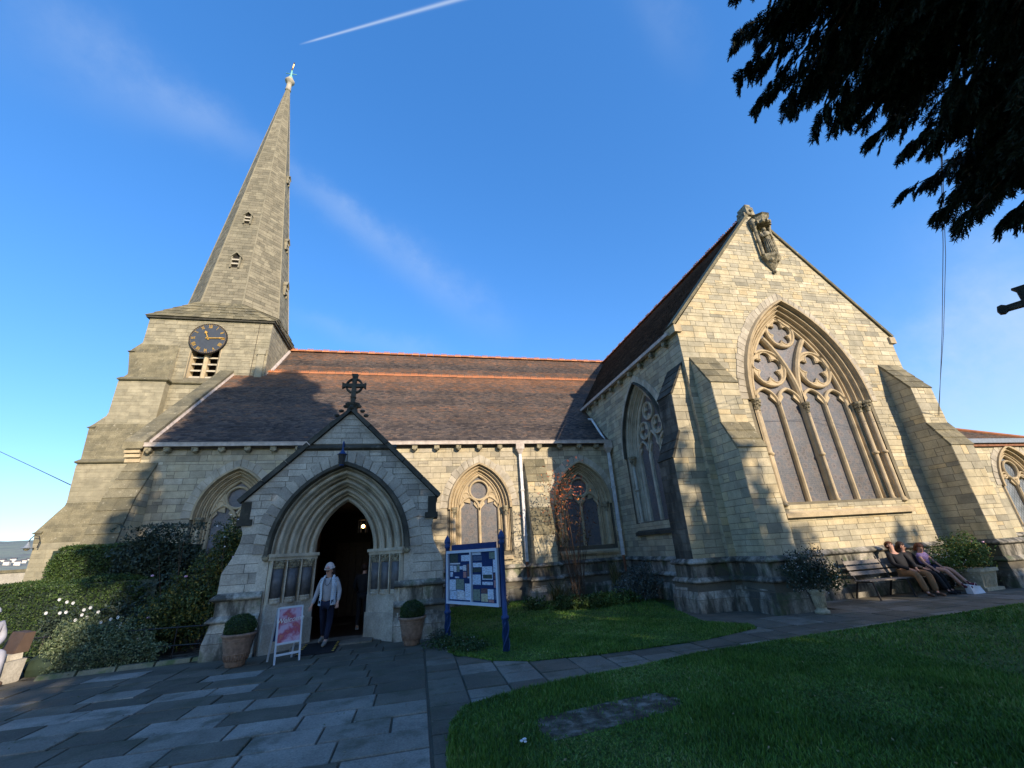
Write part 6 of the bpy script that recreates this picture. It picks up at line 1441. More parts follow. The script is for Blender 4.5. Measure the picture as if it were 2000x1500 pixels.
# stone cross at the right edge, close to the camera
p_ = np.array([0, 0, 1.75])+ray(2003, 583)*4.6/ray(2003, 583)[1]*1.0 if False else np.array([0, 0, 1.75])+ray(2008, 590)/ray(2008, 590)[1]*4.3
mc = empty('memorial_cross', (float(p_[0]), float(p_[1]), 0), math.radians(-62), label='dark stone cross on a tall shaft, one flared arm reaching in at the right edge', cat='cross')
mb = MB(); zc = float(p_[2]); Fm = frame((0, 0, 0), (1, 0, 0), (0, -1, 0))
mb.hexa([(-0.11, -0.08, 0.6), (0.11, -0.08, 0.6), (0.11, 0.08, 0.6), (-0.11, 0.08, 0.6), (-0.075, -0.06, zc-0.08), (0.075, -0.06, zc-0.08), (0.075, 0.06, zc-0.08), (-0.075, 0.06, zc-0.08)]); part('shaft', mb, 'dark_coping', mc)
mb = MB()
for sg in (-1, 1): mb.prism([(sg*0.05, zc-0.055), (sg*0.25, zc-0.05), (sg*0.30, zc-0.085), (sg*0.36, zc-0.07), (sg*0.38, zc), (sg*0.36, zc+0.07), (sg*0.30, zc+0.085), (sg*0.25, zc+0.05), (sg*0.05, zc+0.055)], Fm, -0.055, 0.055, .3)
mb.prism([(-0.06, zc-0.08), (0.06, zc-0.08), (0.055, zc+0.25), (0.10, zc+0.32), (-0.10, zc+0.32), (-0.055, zc+0.25)], Fm, -0.057, 0.057, .3); part('cross_arms', mb, 'dark_coping', mc)
mb = MB(); mb.box(-0.45, 0.45, -0.45, 0.45, 0, 0.3); mb.box(-0.28, 0.28, -0.28, 0.28, 0.3, 0.6); part('base', mb, 'dark_coping', mc)

# cables
def cable(name, pts, r, label):
    mb = MB(); mb.tube(pts, r, 5); return tag(mb.build(name, 'cable', None), label, 'cable')
def at(x, y, Y): d = ray(x, y); return tuple(np.array([0, 0, 1.75])+d*Y/d[1])
cable('cable', [at(1838, 300, 3.4), at(1842, 480, 5.5), at(1840, 650, 7.6), at(1834, 812, 9.9)], 0.007, 'thin dark cable running straight from the yew down to the right buttress')
cable('cable', [at(1840, 300, 3.4), at(1847, 500, 5.6), at(1843, 650, 7.7), at(1832, 812, 9.9)], 0.006, 'slack thin dark cable bowing to the right beside the straighter one')
cable('cable', [at(-30, 868, 40), at(60, 910, 32), at(140, 948, 21.9)], 0.02, 'thin dark overhead wire reaching the tower from the left')
# litter
mb = MB(); 
for k in range(5): mb.ball((1.03+random.uniform(-.02, .02), 4.86+random.uniform(-.02, .02), 0.04+random.uniform(0, .02)), 0.018, 5, 4, (1, 1, .5))
tag(mb.build('litter', 'bag_white', None), 'small crumpled white scrap lying on the near lawn', 'litter')

# ---------------------------------------------------------------- people
def skin_mesh(name, joints, bones, mat, parent, sub=1, root=0):
    """joints: {key: (pos, radius)}; one continuous tapering surface"""
    keys = list(joints); me = bpy.data.meshes.new('tmp'); me.from_pydata([joints[k][0] for k in keys], [(keys.index(a), keys.index(b)) for a, b in bones], [])
    o = bpy.data.objects.new('tmp', me); COL.objects.link(o)
    m = o.modifiers.new('s', 'SKIN'); m.use_smooth_shade = True
    for i, k in enumerate(keys):
        r = joints[k][1]; r = (r, r) if isinstance(r, (int, float)) else r; me.skin_vertices[0].data[i].radius = r; me.skin_vertices[0].data[i].use_root = (i == root)
    ss = o.modifiers.new('u', 'SUBSURF'); ss.levels = ss.render_levels = sub
    bpy.context.view_layer.update(); dg = bpy.context.evaluated_depsgraph_get(); m2 = bpy.data.meshes.new_from_object(o.evaluated_get(dg))
    bpy.data.objects.remove(o); m2.materials.clear(); m2.materials.append(MT[mat]); m2.polygons.foreach_set('use_smooth', [True]*len(m2.polygons))
    r = bpy.data.objects.new(name, m2); COL.objects.link(r); r.parent = parent; m2.name = name
    return r
def person(loc, rz, J, label, wear, sc=1.0, face=(0, -1, 0)):
    """J: joints in metres (x right, -y forward, z up). wear: dict of garments"""
    t = empty('person', loc, rz, label=label, cat='person')
    V3 = lambda k: Vector(J[k])*sc
    j = {}; hd = V3('head'); nk = V3('neck')
    j['pelvis'] = (V3('pelvis'), (0.125*sc, 0.10*sc)); j['chest'] = (V3('chest'), (0.14*sc, 0.10*sc)); j['neck'] = (nk, 0.052*sc)
    up = (hd-nk).normalized()
    j['jaw'] = (hd-up*0.05*sc+Vector(face)*0.02*sc, 0.066*sc); j['skull'] = (hd+up*0.03*sc, 0.084*sc); j['crown'] = (hd+up*0.085*sc, 0.055*sc)
    b = [('pelvis', 'chest'), ('chest', 'neck'), ('neck', 'jaw'), ('jaw', 'skull'), ('skull', 'crown')]
    for s in ('L', 'R'):
        j['sh'+s] = (V3('sh'+s), 0.05*sc); j['el'+s] = (V3('el'+s), 0.038*sc); j['wr'+s] = (V3('wr'+s), 0.026*sc)
        j['hip'+s] = (V3('hip'+s), 0.082*sc); j['kn'+s] = (V3('kn'+s), 0.056*sc); j['an'+s] = (V3('an'+s), 0.038*sc); j['toe'+s] = (V3('toe'+s), 0.03*sc)
        b += [('chest', 'sh'+s), ('sh'+s, 'el'+s), ('el'+s, 'wr'+s), ('pelvis', 'hip'+s), ('hip'+s, 'kn'+s), ('kn'+s, 'an'+s), ('an'+s, 'toe'+s)]
        d = (V3('wr'+s)-V3('el'+s)).normalized(); d = (d+Vector((0, -0.25, -0.15))).normalized(); side = d.cross(Vector((0, 1, 0.01))).normalized(); palm = V3('wr'+s)+d*0.055*sc
        j['palm'+s] = (palm, (0.034*sc, 0.018*sc)); b.append(('wr'+s, 'palm'+s))
        for fi in range(4):
            base = palm+d*0.03*sc+side*(fi-1.5)*0.02*sc; L = (0.055, 0.065, 0.06, 0.045)[fi]*sc
            j['f%d%s' % (fi, s)] = (base+d*L*0.5, 0.0085*sc); j['g%d%s' % (fi, s)] = (base+d*L*0.95+Vector((0, -0.012, -0.008))*sc, 0.007*sc)
            b += [('palm'+s, 'f%d%s' % (fi, s)), ('f%d%s' % (fi, s), 'g%d%s' % (fi, s))]
        th = palm+side*(-0.045)*sc+d*0.005*sc; j['t'+s] = (th, 0.010*sc); j['u'+s] = (th+d*0.035*sc, 0.008*sc); b += [('palm'+s, 't'+s), ('t'+s, 'u'+s)]
    skin_mesh('body', j, b, 'skin', t)
    # face
    fw = Vector(face).normalized(); sd = up.cross(fw).normalized(); mb = MB()
    c0 = hd+fw*0.075*sc
    mb.tube([c0+up*0.015*sc, c0+fw*0.022*sc-up*0.02*sc], [0.008*sc, 0.013*sc], 6)
    for s in (-1, 1): mb.ball(hd+sd*s*0.083*sc-up*0.005*sc, 0.022*sc, 6, 5, (0.5, 0.8, 1.2))
    part('nose_and_ears', mb, 'skin', t, True)
    mb = MB()
    for s in (-1, 1): mb.ball(hd+fw*0.078*sc+sd*s*0.032*sc+up*0.018*sc, 0.011*sc, 6, 4)
    part('eyes', mb, 'hair_brown', t)
    mb = MB(); mb.tube([hd+fw*0.078*sc-sd*0.022*sc-up*0.045*sc, hd+fw*0.084*sc-up*0.046*sc, hd+fw*0.078*sc+sd*0.022*sc-up*0.045*sc], 0.006*sc, 5); part('mouth', mb, 'wool_pink', t)
    # garments
    def torso(name, mat, infl, arms=True, lower=0.0, fore=True):
        g = {'pelvis': (V3('pelvis')+(V3('pelvis')-V3('chest')).normalized()*lower*sc, (0.15*sc+infl, 0.115*sc+infl)), 'mid': ((V3('pelvis')+V3('chest'))/2, (0.135*sc+infl, 0.11*sc+infl)), 'chest': (V3('chest'), (0.15*sc+infl, 0.112*sc+infl)), 'col': (V3('chest')*0.35+nk*0.65, 0.075*sc+infl)}
        gb = [('pelvis', 'mid'), ('mid', 'chest'), ('chest', 'col')]
        for s in ('L', 'R'):
            g['sh'+s] = (V3('sh'+s), 0.058*sc+infl); gb.append(('chest', 'sh'+s))
            if arms: g['el'+s] = ((V3('el'+s) if fore else V3('sh'+s)*0.5+V3('el'+s)*0.5), 0.045*sc+infl*0.8); gb.append(('sh'+s, 'el'+s))
            if arms and fore: g['wr'+s] = (V3('wr'+s), 0.034*sc+infl*0.6); gb.append(('el'+s, 'wr'+s))
        return skin_mesh(name, g, gb, mat, t)
    def legs(name, mat, infl, full=1.0):
        g = {'pelvis': (V3('pelvis'), (0.14*sc, 0.11*sc))}; gb = []
        for s in ('L', 'R'):
            g['hip'+s] = (V3('hip'+s), 0.09*sc+infl); g['kn'+s] = (V3('kn'+s) if full >= 1 else V3('hip'+s)*(1-full)+V3('kn'+s)*full, 0.066*sc+infl); gb += [('pelvis', 'hip'+s), ('hip'+s, 'kn'+s)]
            if full >= 1: g['an'+s] = (V3('an'+s)+Vector((0, 0, 0.015)), 0.05*sc+infl); gb.append(('kn'+s, 'an'+s))
        return skin_mesh(name, g, gb, mat, t)
    for kind, nm, mat, *a in wear:
        if kind == 'torso': torso(nm, mat, *a)
        elif kind == 'legs': legs(nm, mat, *a)
        elif kind == 'shoes':
            for s in ('L', 'R'):
                d = (V3('toe'+s)-V3('an'+s)); d.z = 0; d = d.normalized() if d.length > 1e-4 else Vector((0, -1, 0)); A_ = V3('an'+s)
                skin_mesh('shoe', {'a': (A_+Vector((0, 0, 0.05*sc*(a[0] if a else 1))), 0.048*sc), 'h': (A_-d*0.03*sc+Vector((0, 0, -0.02)), 0.046*sc), 'm': (A_+d*0.09*sc+Vector((0, 0, -0.03)), 0.042*sc), 't': (V3('toe'+s)+d*0.05*sc, 0.036*sc)}, [('a', 'h'), ('h', 'm'), ('m', 't')], mat, t, 1, 1)
        elif kind == 'hair':
            mb = MB(); mb.ball(hd+up*0.035*sc-fw*0.018*sc, 0.108*sc, 14, 10, (1, 1, 1.0))
            if a and a[0] > 0: mb.tube([hd-fw*0.06*sc, hd-fw*0.075*sc-up*0.1*sc, hd-fw*0.05*sc-up*a[0]*sc], [0.09*sc, 0.085*sc, 0.06*sc], 10)
            mb2 = MB()
            # cut the cap open in front of the face
            for f, tn in zip(mb.f, mb.t):
                c = sum((Vector(mb.v[i]) for i in f), Vector())/len(f); r = c-hd
                if r.dot(fw) > 0.005*sc and r.dot(up) < 0.065*sc: continue
                mb2.add([mb.v[i] for i in f], [tuple(range(len(f)))], tn)
            part('hair', mb2, mat, t, True)
    return t, hd, up, fw, sd
# woman walking out of the porch
J = dict(pelvis=(0, 0.0, 0.86), chest=(0, 0.0, 1.20), neck=(0, -0.01, 1.38), head=(-0.01, -0.03, 1.51), shL=(0.16, 0, 1.32), shR=(-0.16, 0, 1.32), elL=(0.24, 0.03, 1.07), elR=(-0.25, 0.03, 1.07), wrL=(0.24, -0.04, 0.86), wrR=(-0.31, -0.05, 0.83),
         hipL=(0.085, 0, 0.82), hipR=(-0.085, 0, 0.82), knL=(0.08, 0.03, 0.46), knR=(-0.09, 0.12, 0.46), anL=(0.06, -0.10, 0.09), anR=(-0.11, 0.28, 0.13), toeL=(0.06, -0.24, 0.04), toeR=(-0.13, 0.16, 0.05))
t, hd, up, fw, sd = person((-1.98, 11.30, 0.03), math.radians(-6), J, 'woman in a pale bobble-free knitted hat and white padded gilet stepping out of the porch'.replace('bobble-free ', ''), [('legs', 'trousers', 'navy_cloth', 0.006), ('torso', 'jumper', 'knit_grey', 0.012, True, 0.06), ('shoes', 'shoes', 'shoe_grey'), ('hair', 'hair', 'hair_brown', 0.16)], 1.0, (-0.35, -0.9, -0.3))
mb = MB(); mb.ball(hd+up*0.050-fw*0.012, 0.106, 16, 10, (1, 1, 1.28)); mb2 = MB()
for f, tn in zip(mb.f, mb.t):
    c = sum((Vector(mb.v[i]) for i in f), Vector())/len(f)
    if (c-hd).dot(up) > 0.05: mb2.add([mb.v[i] for i in f], [tuple(range(len(f)))], tn)
c0 = hd+up*0.054-fw*0.012; pts = [c0+(sd*math.cos(q_)+fw*math.sin(q_))*0.106 for q_ in np.linspace(0, 2*PI, 17)]; mb2.tube(pts, 0.013, 7)
hat = part('knitted_hat', mb2, 'cream_wool', t, True); mb = MB(); mb.ball(hd+fw*0.09+up*0.10+sd*0.03, 0.035, 8, 6); part('hat_flower', mb, 'wool_pink', hat)
mb = MB()
for s in (-1, 1): mb.tube([hd+fw*0.09+sd*s*0.035+up*0.018+sd*0.02*math.cos(q_)+up*0.016*math.sin(q_) for q_ in np.linspace(0, 2*PI, 9)], 0.004, 4)
mb.tube([hd+fw*0.092-sd*0.02+up*0.02, hd+fw*0.092+sd*0.02+up*0.02], 0.004, 4); part('glasses', mb, 'iron_black', t)
g = MB()
for sg in (-1, 1):      # open padded gilet: quilted front panels, back, collar
    prof = [(0.155, 1.36), (0.185, 1.22), (0.175, 1.08), (0.172, 0.96), (0.185, 0.86), (0.19, 0.80)]
    for (wa, za), (wb, zb_) in zip(prof, prof[1:]):
        nn_ = 3
        for q_ in range(nn_):
            z0, z1 = za+(zb_-za)*q_/nn_, za+(zb_-za)*(q_+1)/nn_; w0, w1 = wa+(wb-wa)*q_/nn_, wa+(wb-wa)*(q_+1)/nn_
            angs = np.linspace(0.32*PI if True else 0, -0.5*PI, 8)
            for a0, a1 in zip(angs, angs[1:]):
                f0 = lambda a, w, z, e: (sg*w*math.cos(a), -0.15*math.sin(a)*(w/0.17)-0.005, z)
                zm = (z0+z1)/2; e = 1.07
                A_, B_ = f0(a0, w0, z0, 0), f0(a1, w0, z0, 0); C2, D2 = f0(a1, w1, z1, 0), f0(a0, w1, z1, 0); E_, F_ = f0(a0, (w0+w1)/2*e, zm, 0), f0(a1, (w0+w1)/2*e, zm, 0)
                g.add([A_, B_, F_, E_, C2, D2], [(0, 1, 2, 3), (3, 2, 4, 5)], .5)
g.tube([(-0.10, -0.09, 1.32), (-0.10, 0.0, 1.39), (-0.06, 0.06, 1.41), (0.06, 0.06, 1.41), (0.10, 0.0, 1.39), (0.10, -0.09, 1.32)], 0.030, 7)
part('padded_gilet', g, 'vest_white', t, True)
mb = MB(); mb.tube([(-0.08, -0.10, 1.36), (-0.05, -0.15, 1.24), (0, -0.16, 1.20), (0.05, -0.15, 1.24), (0.08, -0.10, 1.36)], 0.008, 5); part('necklace', mb, 'dark_marble', t)
# dark figure inside the porch, seen from behind
J2 = dict(pelvis=(0, 0.0, 0.92), chest=(0, 0.0, 1.28), neck=(0, -0.01, 1.47), head=(0, -0.03, 1.60), shL=(0.18, 0, 1.40), shR=(-0.18, 0, 1.40), elL=(0.27, -0.02, 1.13), elR=(-0.27, -0.02, 1.13), wrL=(0.22, -0.2, 0.98), wrR=(-0.22, -0.2, 0.98),
          hipL=(0.09, 0, 0.88), hipR=(-0.09, 0, 0.88), knL=(0.10, -0.02, 0.48), knR=(-0.10, -0.02, 0.48), anL=(0.11, 0.02, 0.08), anR=(-0.11, 0.02, 0.08), toeL=(0.12, -0.13, 0.04), toeR=(-0.12, -0.13, 0.04))
person((-1.42, 13.2, 0.02), math.radians(172), J2, 'person in dark coat and trousers standing inside the unlit porch, seen from behind', [('torso', 'coat', 'black_cloth', 0.03, True, 0.10), ('legs', 'trousers', 'black_cloth', 0.01), ('shoes', 'shoes', 'shoe_grey'), ('hair', 'hair', 'hair_brown', 0)], 0.93)
mb = MB()
t2 = empty('hood_person', (-1.08, 14.0, 0.02)); bpy.data.objects.remove(t2)
person((-1.10, 14.3, 0.02), math.radians(150), J2, 'person with pale grey hair partly hidden behind the dark-coated one in the porch', [('torso', 'coat', 'black_cloth', 0.03, True, 0.10), ('legs', 'trousers', 'black_cloth', 0.01), ('shoes', 'shoes', 'black_cloth'), ('hair', 'hair', 'hair_white', 0.14)], 0.94)
# bench sitters (facing -y, turned a little)
def sit(lean=0.12, knee_out=0.1, reach=0.0, foot=0.34, hl=0.0):
    return dict(pelvis=(0, 0.08, 0.53), chest=(0, 0.08+lean, 0.88), neck=(0, 0.09+lean*1.35, 1.06), head=(0, 0.06+lean*1.5+hl, 1.19), shL=(0.19, 0.08+lean, 1.0), shR=(-0.19, 0.08+lean, 1.0), elL=(0.25, 0.0+lean*.5, 0.74), elR=(-0.25, 0.0+lean*.5, 0.74), wrL=(0.10, -0.16, 0.64), wrR=(-0.08, -0.18, 0.63),
                hipL=(0.10, 0.04, 0.52), hipR=(-0.10, 0.04, 0.52), knL=(0.10+knee_out, -0.37, 0.53), knR=(-0.10-knee_out*.3, -0.38, 0.53), anL=(0.08+knee_out, -0.34-foot*.3, 0.09), anR=(-0.10, -0.38-foot*.3, 0.09), toeL=(0.10+knee_out, -0.48-foot*.3, 0.045), toeR=(-0.11, -0.52-foot*.3, 0.045))
person((12.98, 9.90, 0.0), math.radians(-14), sit(0.15, 0.08, foot=0.3, hl=0.03), 'man in dark jacket and tan trousers leaning back on the bench with tipped face', [('torso', 'shirt', 'denim_shirt', 0.005, False), ('torso', 'jacket', 'black_cloth', 0.018, True, 0.0), ('legs', 'trousers', 'tan_cloth', 0.018), ('shoes', 'boots', 'boot_brown', 2.4), ('hair', 'hair', 'hair_red', 0)], 1.02, (0.15, -0.8, 0.6))
person((13.50, 10.02, 0.0), math.radians(8), sit(0.10, 0.05, foot=0.5), 'person in black puffer jacket with long dark hair between the man and the child', [('torso', 'puffer_jacket', 'puffer_black', 0.04, True, 0.02), ('legs', 'trousers', 'black_cloth', 0.012), ('shoes', 'boots', 'black_cloth', 2.0), ('hair', 'hair', 'hair_brown', 0.22)], 0.99, (0.3, -0.9, -0.25))
Jc = dict(pelvis=(0, 0.10, 0.62), chest=(-0.03, 0.13, 0.86), neck=(-0.04, 0.12, 1.0), head=(-0.05, 0.08, 1.12), shL=(0.13, 0.12, 0.95), shR=(-0.18, 0.10, 0.95), elL=(0.19, 0.02, 0.78), elR=(-0.22, 0.0, 0.76), wrL=(0.12, -0.12, 0.68), wrR=(-0.18, -0.13, 0.62),
          hipL=(0.08, 0.05, 0.60), hipR=(-0.08, 0.05, 0.60), knL=(0.15, -0.33, 0.58), knR=(-0.05, -0.33, 0.57), anL=(0.26, -0.52, 0.24), anR=(0.06, -0.50, 0.20), toeL=(0.32, -0.62, 0.20), toeR=(0.12, -0.62, 0.16))
person((13.80, 9.88, 0.0), math.radians(4), Jc, 'child in purple T-shirt, dark shorts and maroon socks at the bench end', [('torso', 't_shirt', 'purple_cloth', 0.012, True, 0.02, False), ('legs', 'shorts', 'navy_cloth', 0.016, 0.62), ('shoes', 'shoes', 'sock_maroon', 1.2), ('hair', 'hair', 'hair_red', 0.05)], 1.0, (-0.25, -0.85, -0.5))
cb = empty('carrier_bag', (14.12, 9.30, 0.0), label='white paper carrier bag on the paving at the child\'s feet', cat='bag')
mb = MB(); mb.hexa([(-0.2, -0.08, 0), (0.2, -0.08, 0), (0.2, 0.08, 0), (-0.2, 0.08, 0), (-0.22, -0.06, 0.22), (0.16, -0.04, 0.17), (0.16, 0.05, 0.17), (-0.22, 0.06, 0.24)]); part('bag', mb, 'bag_white', cb); mb = MB(); mb.tube([(-0.05, -0.06, 0.19), (-0.02, -0.08, 0.27), (0.06, -0.07, 0.18)], 0.006, 4); part('handle', mb, 'bag_white', cb)
# seated person at the far left edge with a chest tomb / wall piece
person((-7.95, 10.95, -0.02), math.radians(60), sit(-0.05, 0.05), 'person in a grey-white jacket sitting at the left edge of the picture', [('torso', 'jacket', 'grey_jacket', 0.03, True, 0.02), ('legs', 'trousers', 'grey_jacket', 0.01), ('shoes', 'shoes', 'boot_brown'), ('hair', 'hair', 'hair_white', 0.16)], 1.0, (0.3, -0.9, -0.1))
sb = empty('stone_seat', (-7.78, 11.2, -0.03), math.radians(-35), label='low seat of rough stone slabs with a brown cushion, left of the pale shrub', cat='seat')
mb = MB(); mb.hexa([(-0.7, -0.35, 0), (0.7, -0.35, 0), (0.6, 0.35, 0), (-0.7, 0.35, 0), (-0.75, -0.4, 0.36), (0.72, -0.32, 0.34), (0.62, 0.38, 0.36), (-0.72, 0.36, 0.38)]); part('block', mb, 'porch_stone', sb)
mb = MB(); mb.hexa([(-0.6, -0.36, 0.365), (0.66, -0.30, 0.345), (0.55, 0.3, 0.365), (-0.6, 0.3, 0.38), (-0.6, -0.40, 0.45), (0.64, -0.32, 0.44), (0.5, 0.3, 0.46), (-0.6, 0.3, 0.47)]); part('slab', mb, 'arch_stone', sb)
mb = MB(); mb.hexa([(-0.3, 0.05, 0.465), (0.5, 0.1, 0.455), (0.5, 0.4, 0.46), (-0.3, 0.4, 0.47), (-0.3, 0.18, 0.8), (0.45, 0.24, 0.78), (0.45, 0.45, 0.78), (-0.3, 0.45, 0.8)]); part('cushion', mb, 'boot_brown', sb)
sb.scale = (0.55, 0.7, 1.05)

# ================================================================== VEGETATION
def surf_points(n, x0, x1, y0, y1, z0, z1, jit=0.06, rnd=0.25):
    """points near the top, front and side faces of a clipped hedge with soft corners"""
    W_, D_, H_ = x1-x0, y1-y0, z1-z0; A_ = np.array([W_*D_, W_*H_, W_*H_*0.5, D_*H_, D_*H_]); f = RNG.choice(5, n, p=A_/A_.sum())
    u, v = RNG.random(n), RNG.random(n); P = np.empty((n, 3))
    P[:, 0] = np.select([f == 0, f == 1, f == 2, f == 3, f == 4], [x0+u*W_, x0+u*W_, x0+u*W_, x0+0*u, x1+0*u])
    P[:, 1] = np.select([f == 0, f == 1, f == 2, f == 3, f == 4], [y0+v*D_, y0+0*v, y1+0*v, y0+u*D_, y0+u*D_])
    P[:, 2] = np.select([f == 0, f == 1, f == 2, f == 3, f == 4], [z1+0*u, z0+v*H_, z0+v*H_, z0+v*H_, z0+v*H_])
    c = np.array([(x0+x1)/2, (y0+y1)/2, (z0+z1)/2]); h = np.array([W_, D_, H_])/2; q = (P-c)/h
    m = np.minimum(1, 1/np.maximum(1e-6, (np.abs(q)**8).sum(1)**(1/8))); P = c+q*m[:, None]*h
    wob = 0.04*np.sin(P[:, 0]*3.1)+0.04*np.sin(P[:, 0]*1.3+P[:, 1]*2.2)
    P += RNG.normal(0, jit*0.4, (n, 3)); P[:, 2] += wob*(f == 0); P[:, 1] -= np.abs(wob)*(f == 1)
    return P
def hedge(label, boxp, n, mat='hedge_leaf', size=0.045, rz=0.0, loc=(0, 0, 0)):
    t = empty('hedge', loc, rz, label=label, cat='hedge'); x0, x1, y0, y1, z0, z1 = boxp
    leaf_cloud('foliage', surf_points(n, *boxp), size, mat, t)
    mb = MB(); e = 0.07; mb.box(x0+e, x1-e, y0+e, y1-e, z0, z1-e, .2); part('inner_twigs', mb, 'dark_leaf', t); return t  # solid dark box added within, so the hedge is opaque
hedge('tall clipped green hedge against the foot of the tower, its left end in sun', (-9.62, -6.2, 14.25, 15.0, -0.1, 2.50), 60000, size=0.026)
hedge('lower clipped green hedge in front of the taller one', (-13.5, -6.4, 13.3, 14.4, -0.3, 1.66), 75000, size=0.024)
# pale leaved shrub and kerb
ps = empty('variegated_shrub', (0, 0, 0), label='low spreading pale-leaved shrub at the left beside the paving', cat='shrub')
for c, r, n in (((-6.5, 11.5, 0.28), (0.8, 0.45, 0.5), 9000), ((-5.95, 11.6, 0.2), (0.8, 0.4, 0.42), 7000), ((-7.0, 11.75, 0.4), (0.45, 0.4, 0.5), 5000), ((-6.5, 11.7, 0.3), (0.8, 0.35, 0.45), 4500)): bush(ps, c, r, n, 0.024, 'pale_leaf', thin=0.25)
mb = MB(); mb.ball((-6.6, 11.65, 0.1), 0.7, 12, 8, (1.5, 0.5, 0.6)); part('inner_twigs', mb, 'dark_leaf', ps)  # solid dark core added inside the shrub
kb = MB()
for k in range(5):
    x0 = -7.0+0.62*k; y0 = 11.0+0.07*k; kb2 = MB(); kb2.hexa([(x0, y0, -0.05), (x0+0.6, y0+0.05, -0.05), (x0+0.6, y0+0.2, -0.05), (x0, y0+0.18, -0.05), (x0+.01, y0+.05, 0.05), (x0+0.59, y0+0.10, 0.055), (x0+0.59, y0+0.19, 0.055), (x0+.01, y0+.17, 0.05)])
    kb2.build('kerb_stone', 'kerb_stone', pave)
# soil bed
mb = MB(); mb.quad((-9.0, 11.15, -0.02), (-4.1, 11.25, -0.02), (-4.1, 16.5, -0.02), (-9.0, 16.5, -0.02), .5); struct(mb.build('flower_bed', 'bare_earth'))
# rambling rose beside the porch
rs = empty('rose_bush', (0, 0, 0), label='tall rambling rose with yellowing leaves growing against the left side of the porch', cat='bush')
for c, r, n in (((-5.3, 12.6, 0.9), (0.85, 0.6, 0.9), 7000), ((-4.85, 13.0, 1.7), (0.65, 0.55, 0.95), 6000), ((-4.7, 13.0, 2.4), (0.55, 0.45, 0.55), 2600), ((-5.9, 12.4, 0.5), (0.6, 0.6, 0.6), 3500)): bush(rs, c, r, n, 0.034, 'rose_leaf')
blossoms(rs, (-5.2, 12.4, 1.2), (1.0, 0.6, 1.1), 7, 'petal_pink', 0.035, 0.3); blossoms(rs, (-4.8, 12.8, 2.6), (0.5, 0.4, 0.5), 12, 'petal_white', 0.022, 1.8)
mb = MB()
for k in range(22):
    x, y = -5.2+random.uniform(-.6, .5), 12.8+random.uniform(-.3, .3); mb.tube([(x, y, 0), (x+random.uniform(-.2, .2), y, 0.8), (x+random.uniform(-.4, .5), y-0.1, 1.6+random.random()*0.9)], [0.012, 0.008, 0.004], 4)
part('stems', mb, 'bark', rs)
bd = empty('buddleia', (0, 0, 0), label='dark arching shrub spreading between the hedge and the left aisle window', cat='shrub')
for c, r, n in (((-6.75, 14.0, 1.85), (0.9, 0.45, 0.95), 9000), ((-6.1, 14.0, 1.4), (0.7, 0.45, 0.8), 5000), ((-7.4, 14.1, 2.1), (0.6, 0.4, 0.65), 4500), ((-6.6, 13.4, 0.8), (0.9, 0.7, 0.8), 4000), ((-5.9, 13.6, 0.5), (1.0, 0.7, 0.6), 3500)): bush(bd, c, r, n, 0.042, 'dark_leaf')
V_ = []
for k in range(46):
    a = random.uniform(0, 2*PI); x0, y0 = -6.7+random.uniform(-.8, .8), 14.0+random.uniform(-.4, .3); L = random.uniform(0.5, 0.95)
    for s in range(14):
        q_ = s/13; V_.append((x0+math.cos(a)*L*q_, y0+math.sin(a)*0.4*L*q_, 2.25+0.7*math.sin(q_*2.2)+random.uniform(-.02, .02)))
leaf_cloud('leaf_sprays', V_, 0.06, 'dark_leaf', bd, aspect=0.3)
mb = MB()
for k in range(20):
    a = random.uniform(0, 2*PI); mb.tube([(-6.9, 14.6, 0), (-6.9+0.5*math.cos(a), 14.5+0.3*math.sin(a), 1.2), (-6.9+1.1*math.cos(a), 14.5+0.5*math.sin(a), 2.3)], [0.02, 0.014, 0.006], 4)
part('stems', mb, 'bark', bd)
mg = empty('daisy_bush', (0, 0, 0), label='dark low bush dotted with white daisies in front of the hedge', cat='bush')
for c, r, n in (((-7.8, 12.6, 0.75), (0.5, 0.3, 0.4), 1600), ((-7.0, 12.6, 0.6), (0.7, 0.35, 0.45), 2400), ((-6.4, 12.3, 0.5), (0.5, 0.4, 0.45), 1600)): bush(mg, c, r, n, 0.035, 'dark_leaf')
mb = MB()
for (cx_, cy_, cz_, n) in ((-7.75, 12.2, 1.15, 5), (-7.05, 12.15, 1.02, 7), (-6.45, 12.0, 0.85, 5), (-6.0, 11.9, 0.45, 2)):
    for k in range(n):
        c = Vector((cx_+random.uniform(-.35, .35), cy_+random.uniform(-.12, .05), cz_+random.uniform(-.2, .2)))
        for p in range(9):
            a = 2*PI*p/9; a2 = a+0.5; mb.quad(c, c+Vector((0.03*math.cos(a), -0.01, 0.03*math.sin(a))), c+Vector((0.034*math.cos((a+a2)/2), -0.012, 0.034*math.sin((a+a2)/2))), c+Vector((0.03*math.cos(a2), -0.01, 0.03*math.sin(a2))))
tag(part('daisies', mb, 'petal_white', mg), kind='stuff')
# low black rail in front of the beds
rl = empty('garden_rail', (0, 0, 0), label='low black iron rail in front of the flower bed by the porch', cat='rail')
for z in (0.28, 0.62):
    mb = MB(); mb.tube([(-8.2, 11.9, z), (-4.35, 11.45, z)], 0.013, 5); part('rail', mb, 'iron_black', rl)
for k in range(7):
    mb = MB(); x = -8.2+0.64*k; mb.tube([(x, 11.9-0.117*(x+8.2), 0), (x, 11.9-0.117*(x+8.2), 0.66)], 0.012, 5); part('upright', mb, 'iron_black', rl)
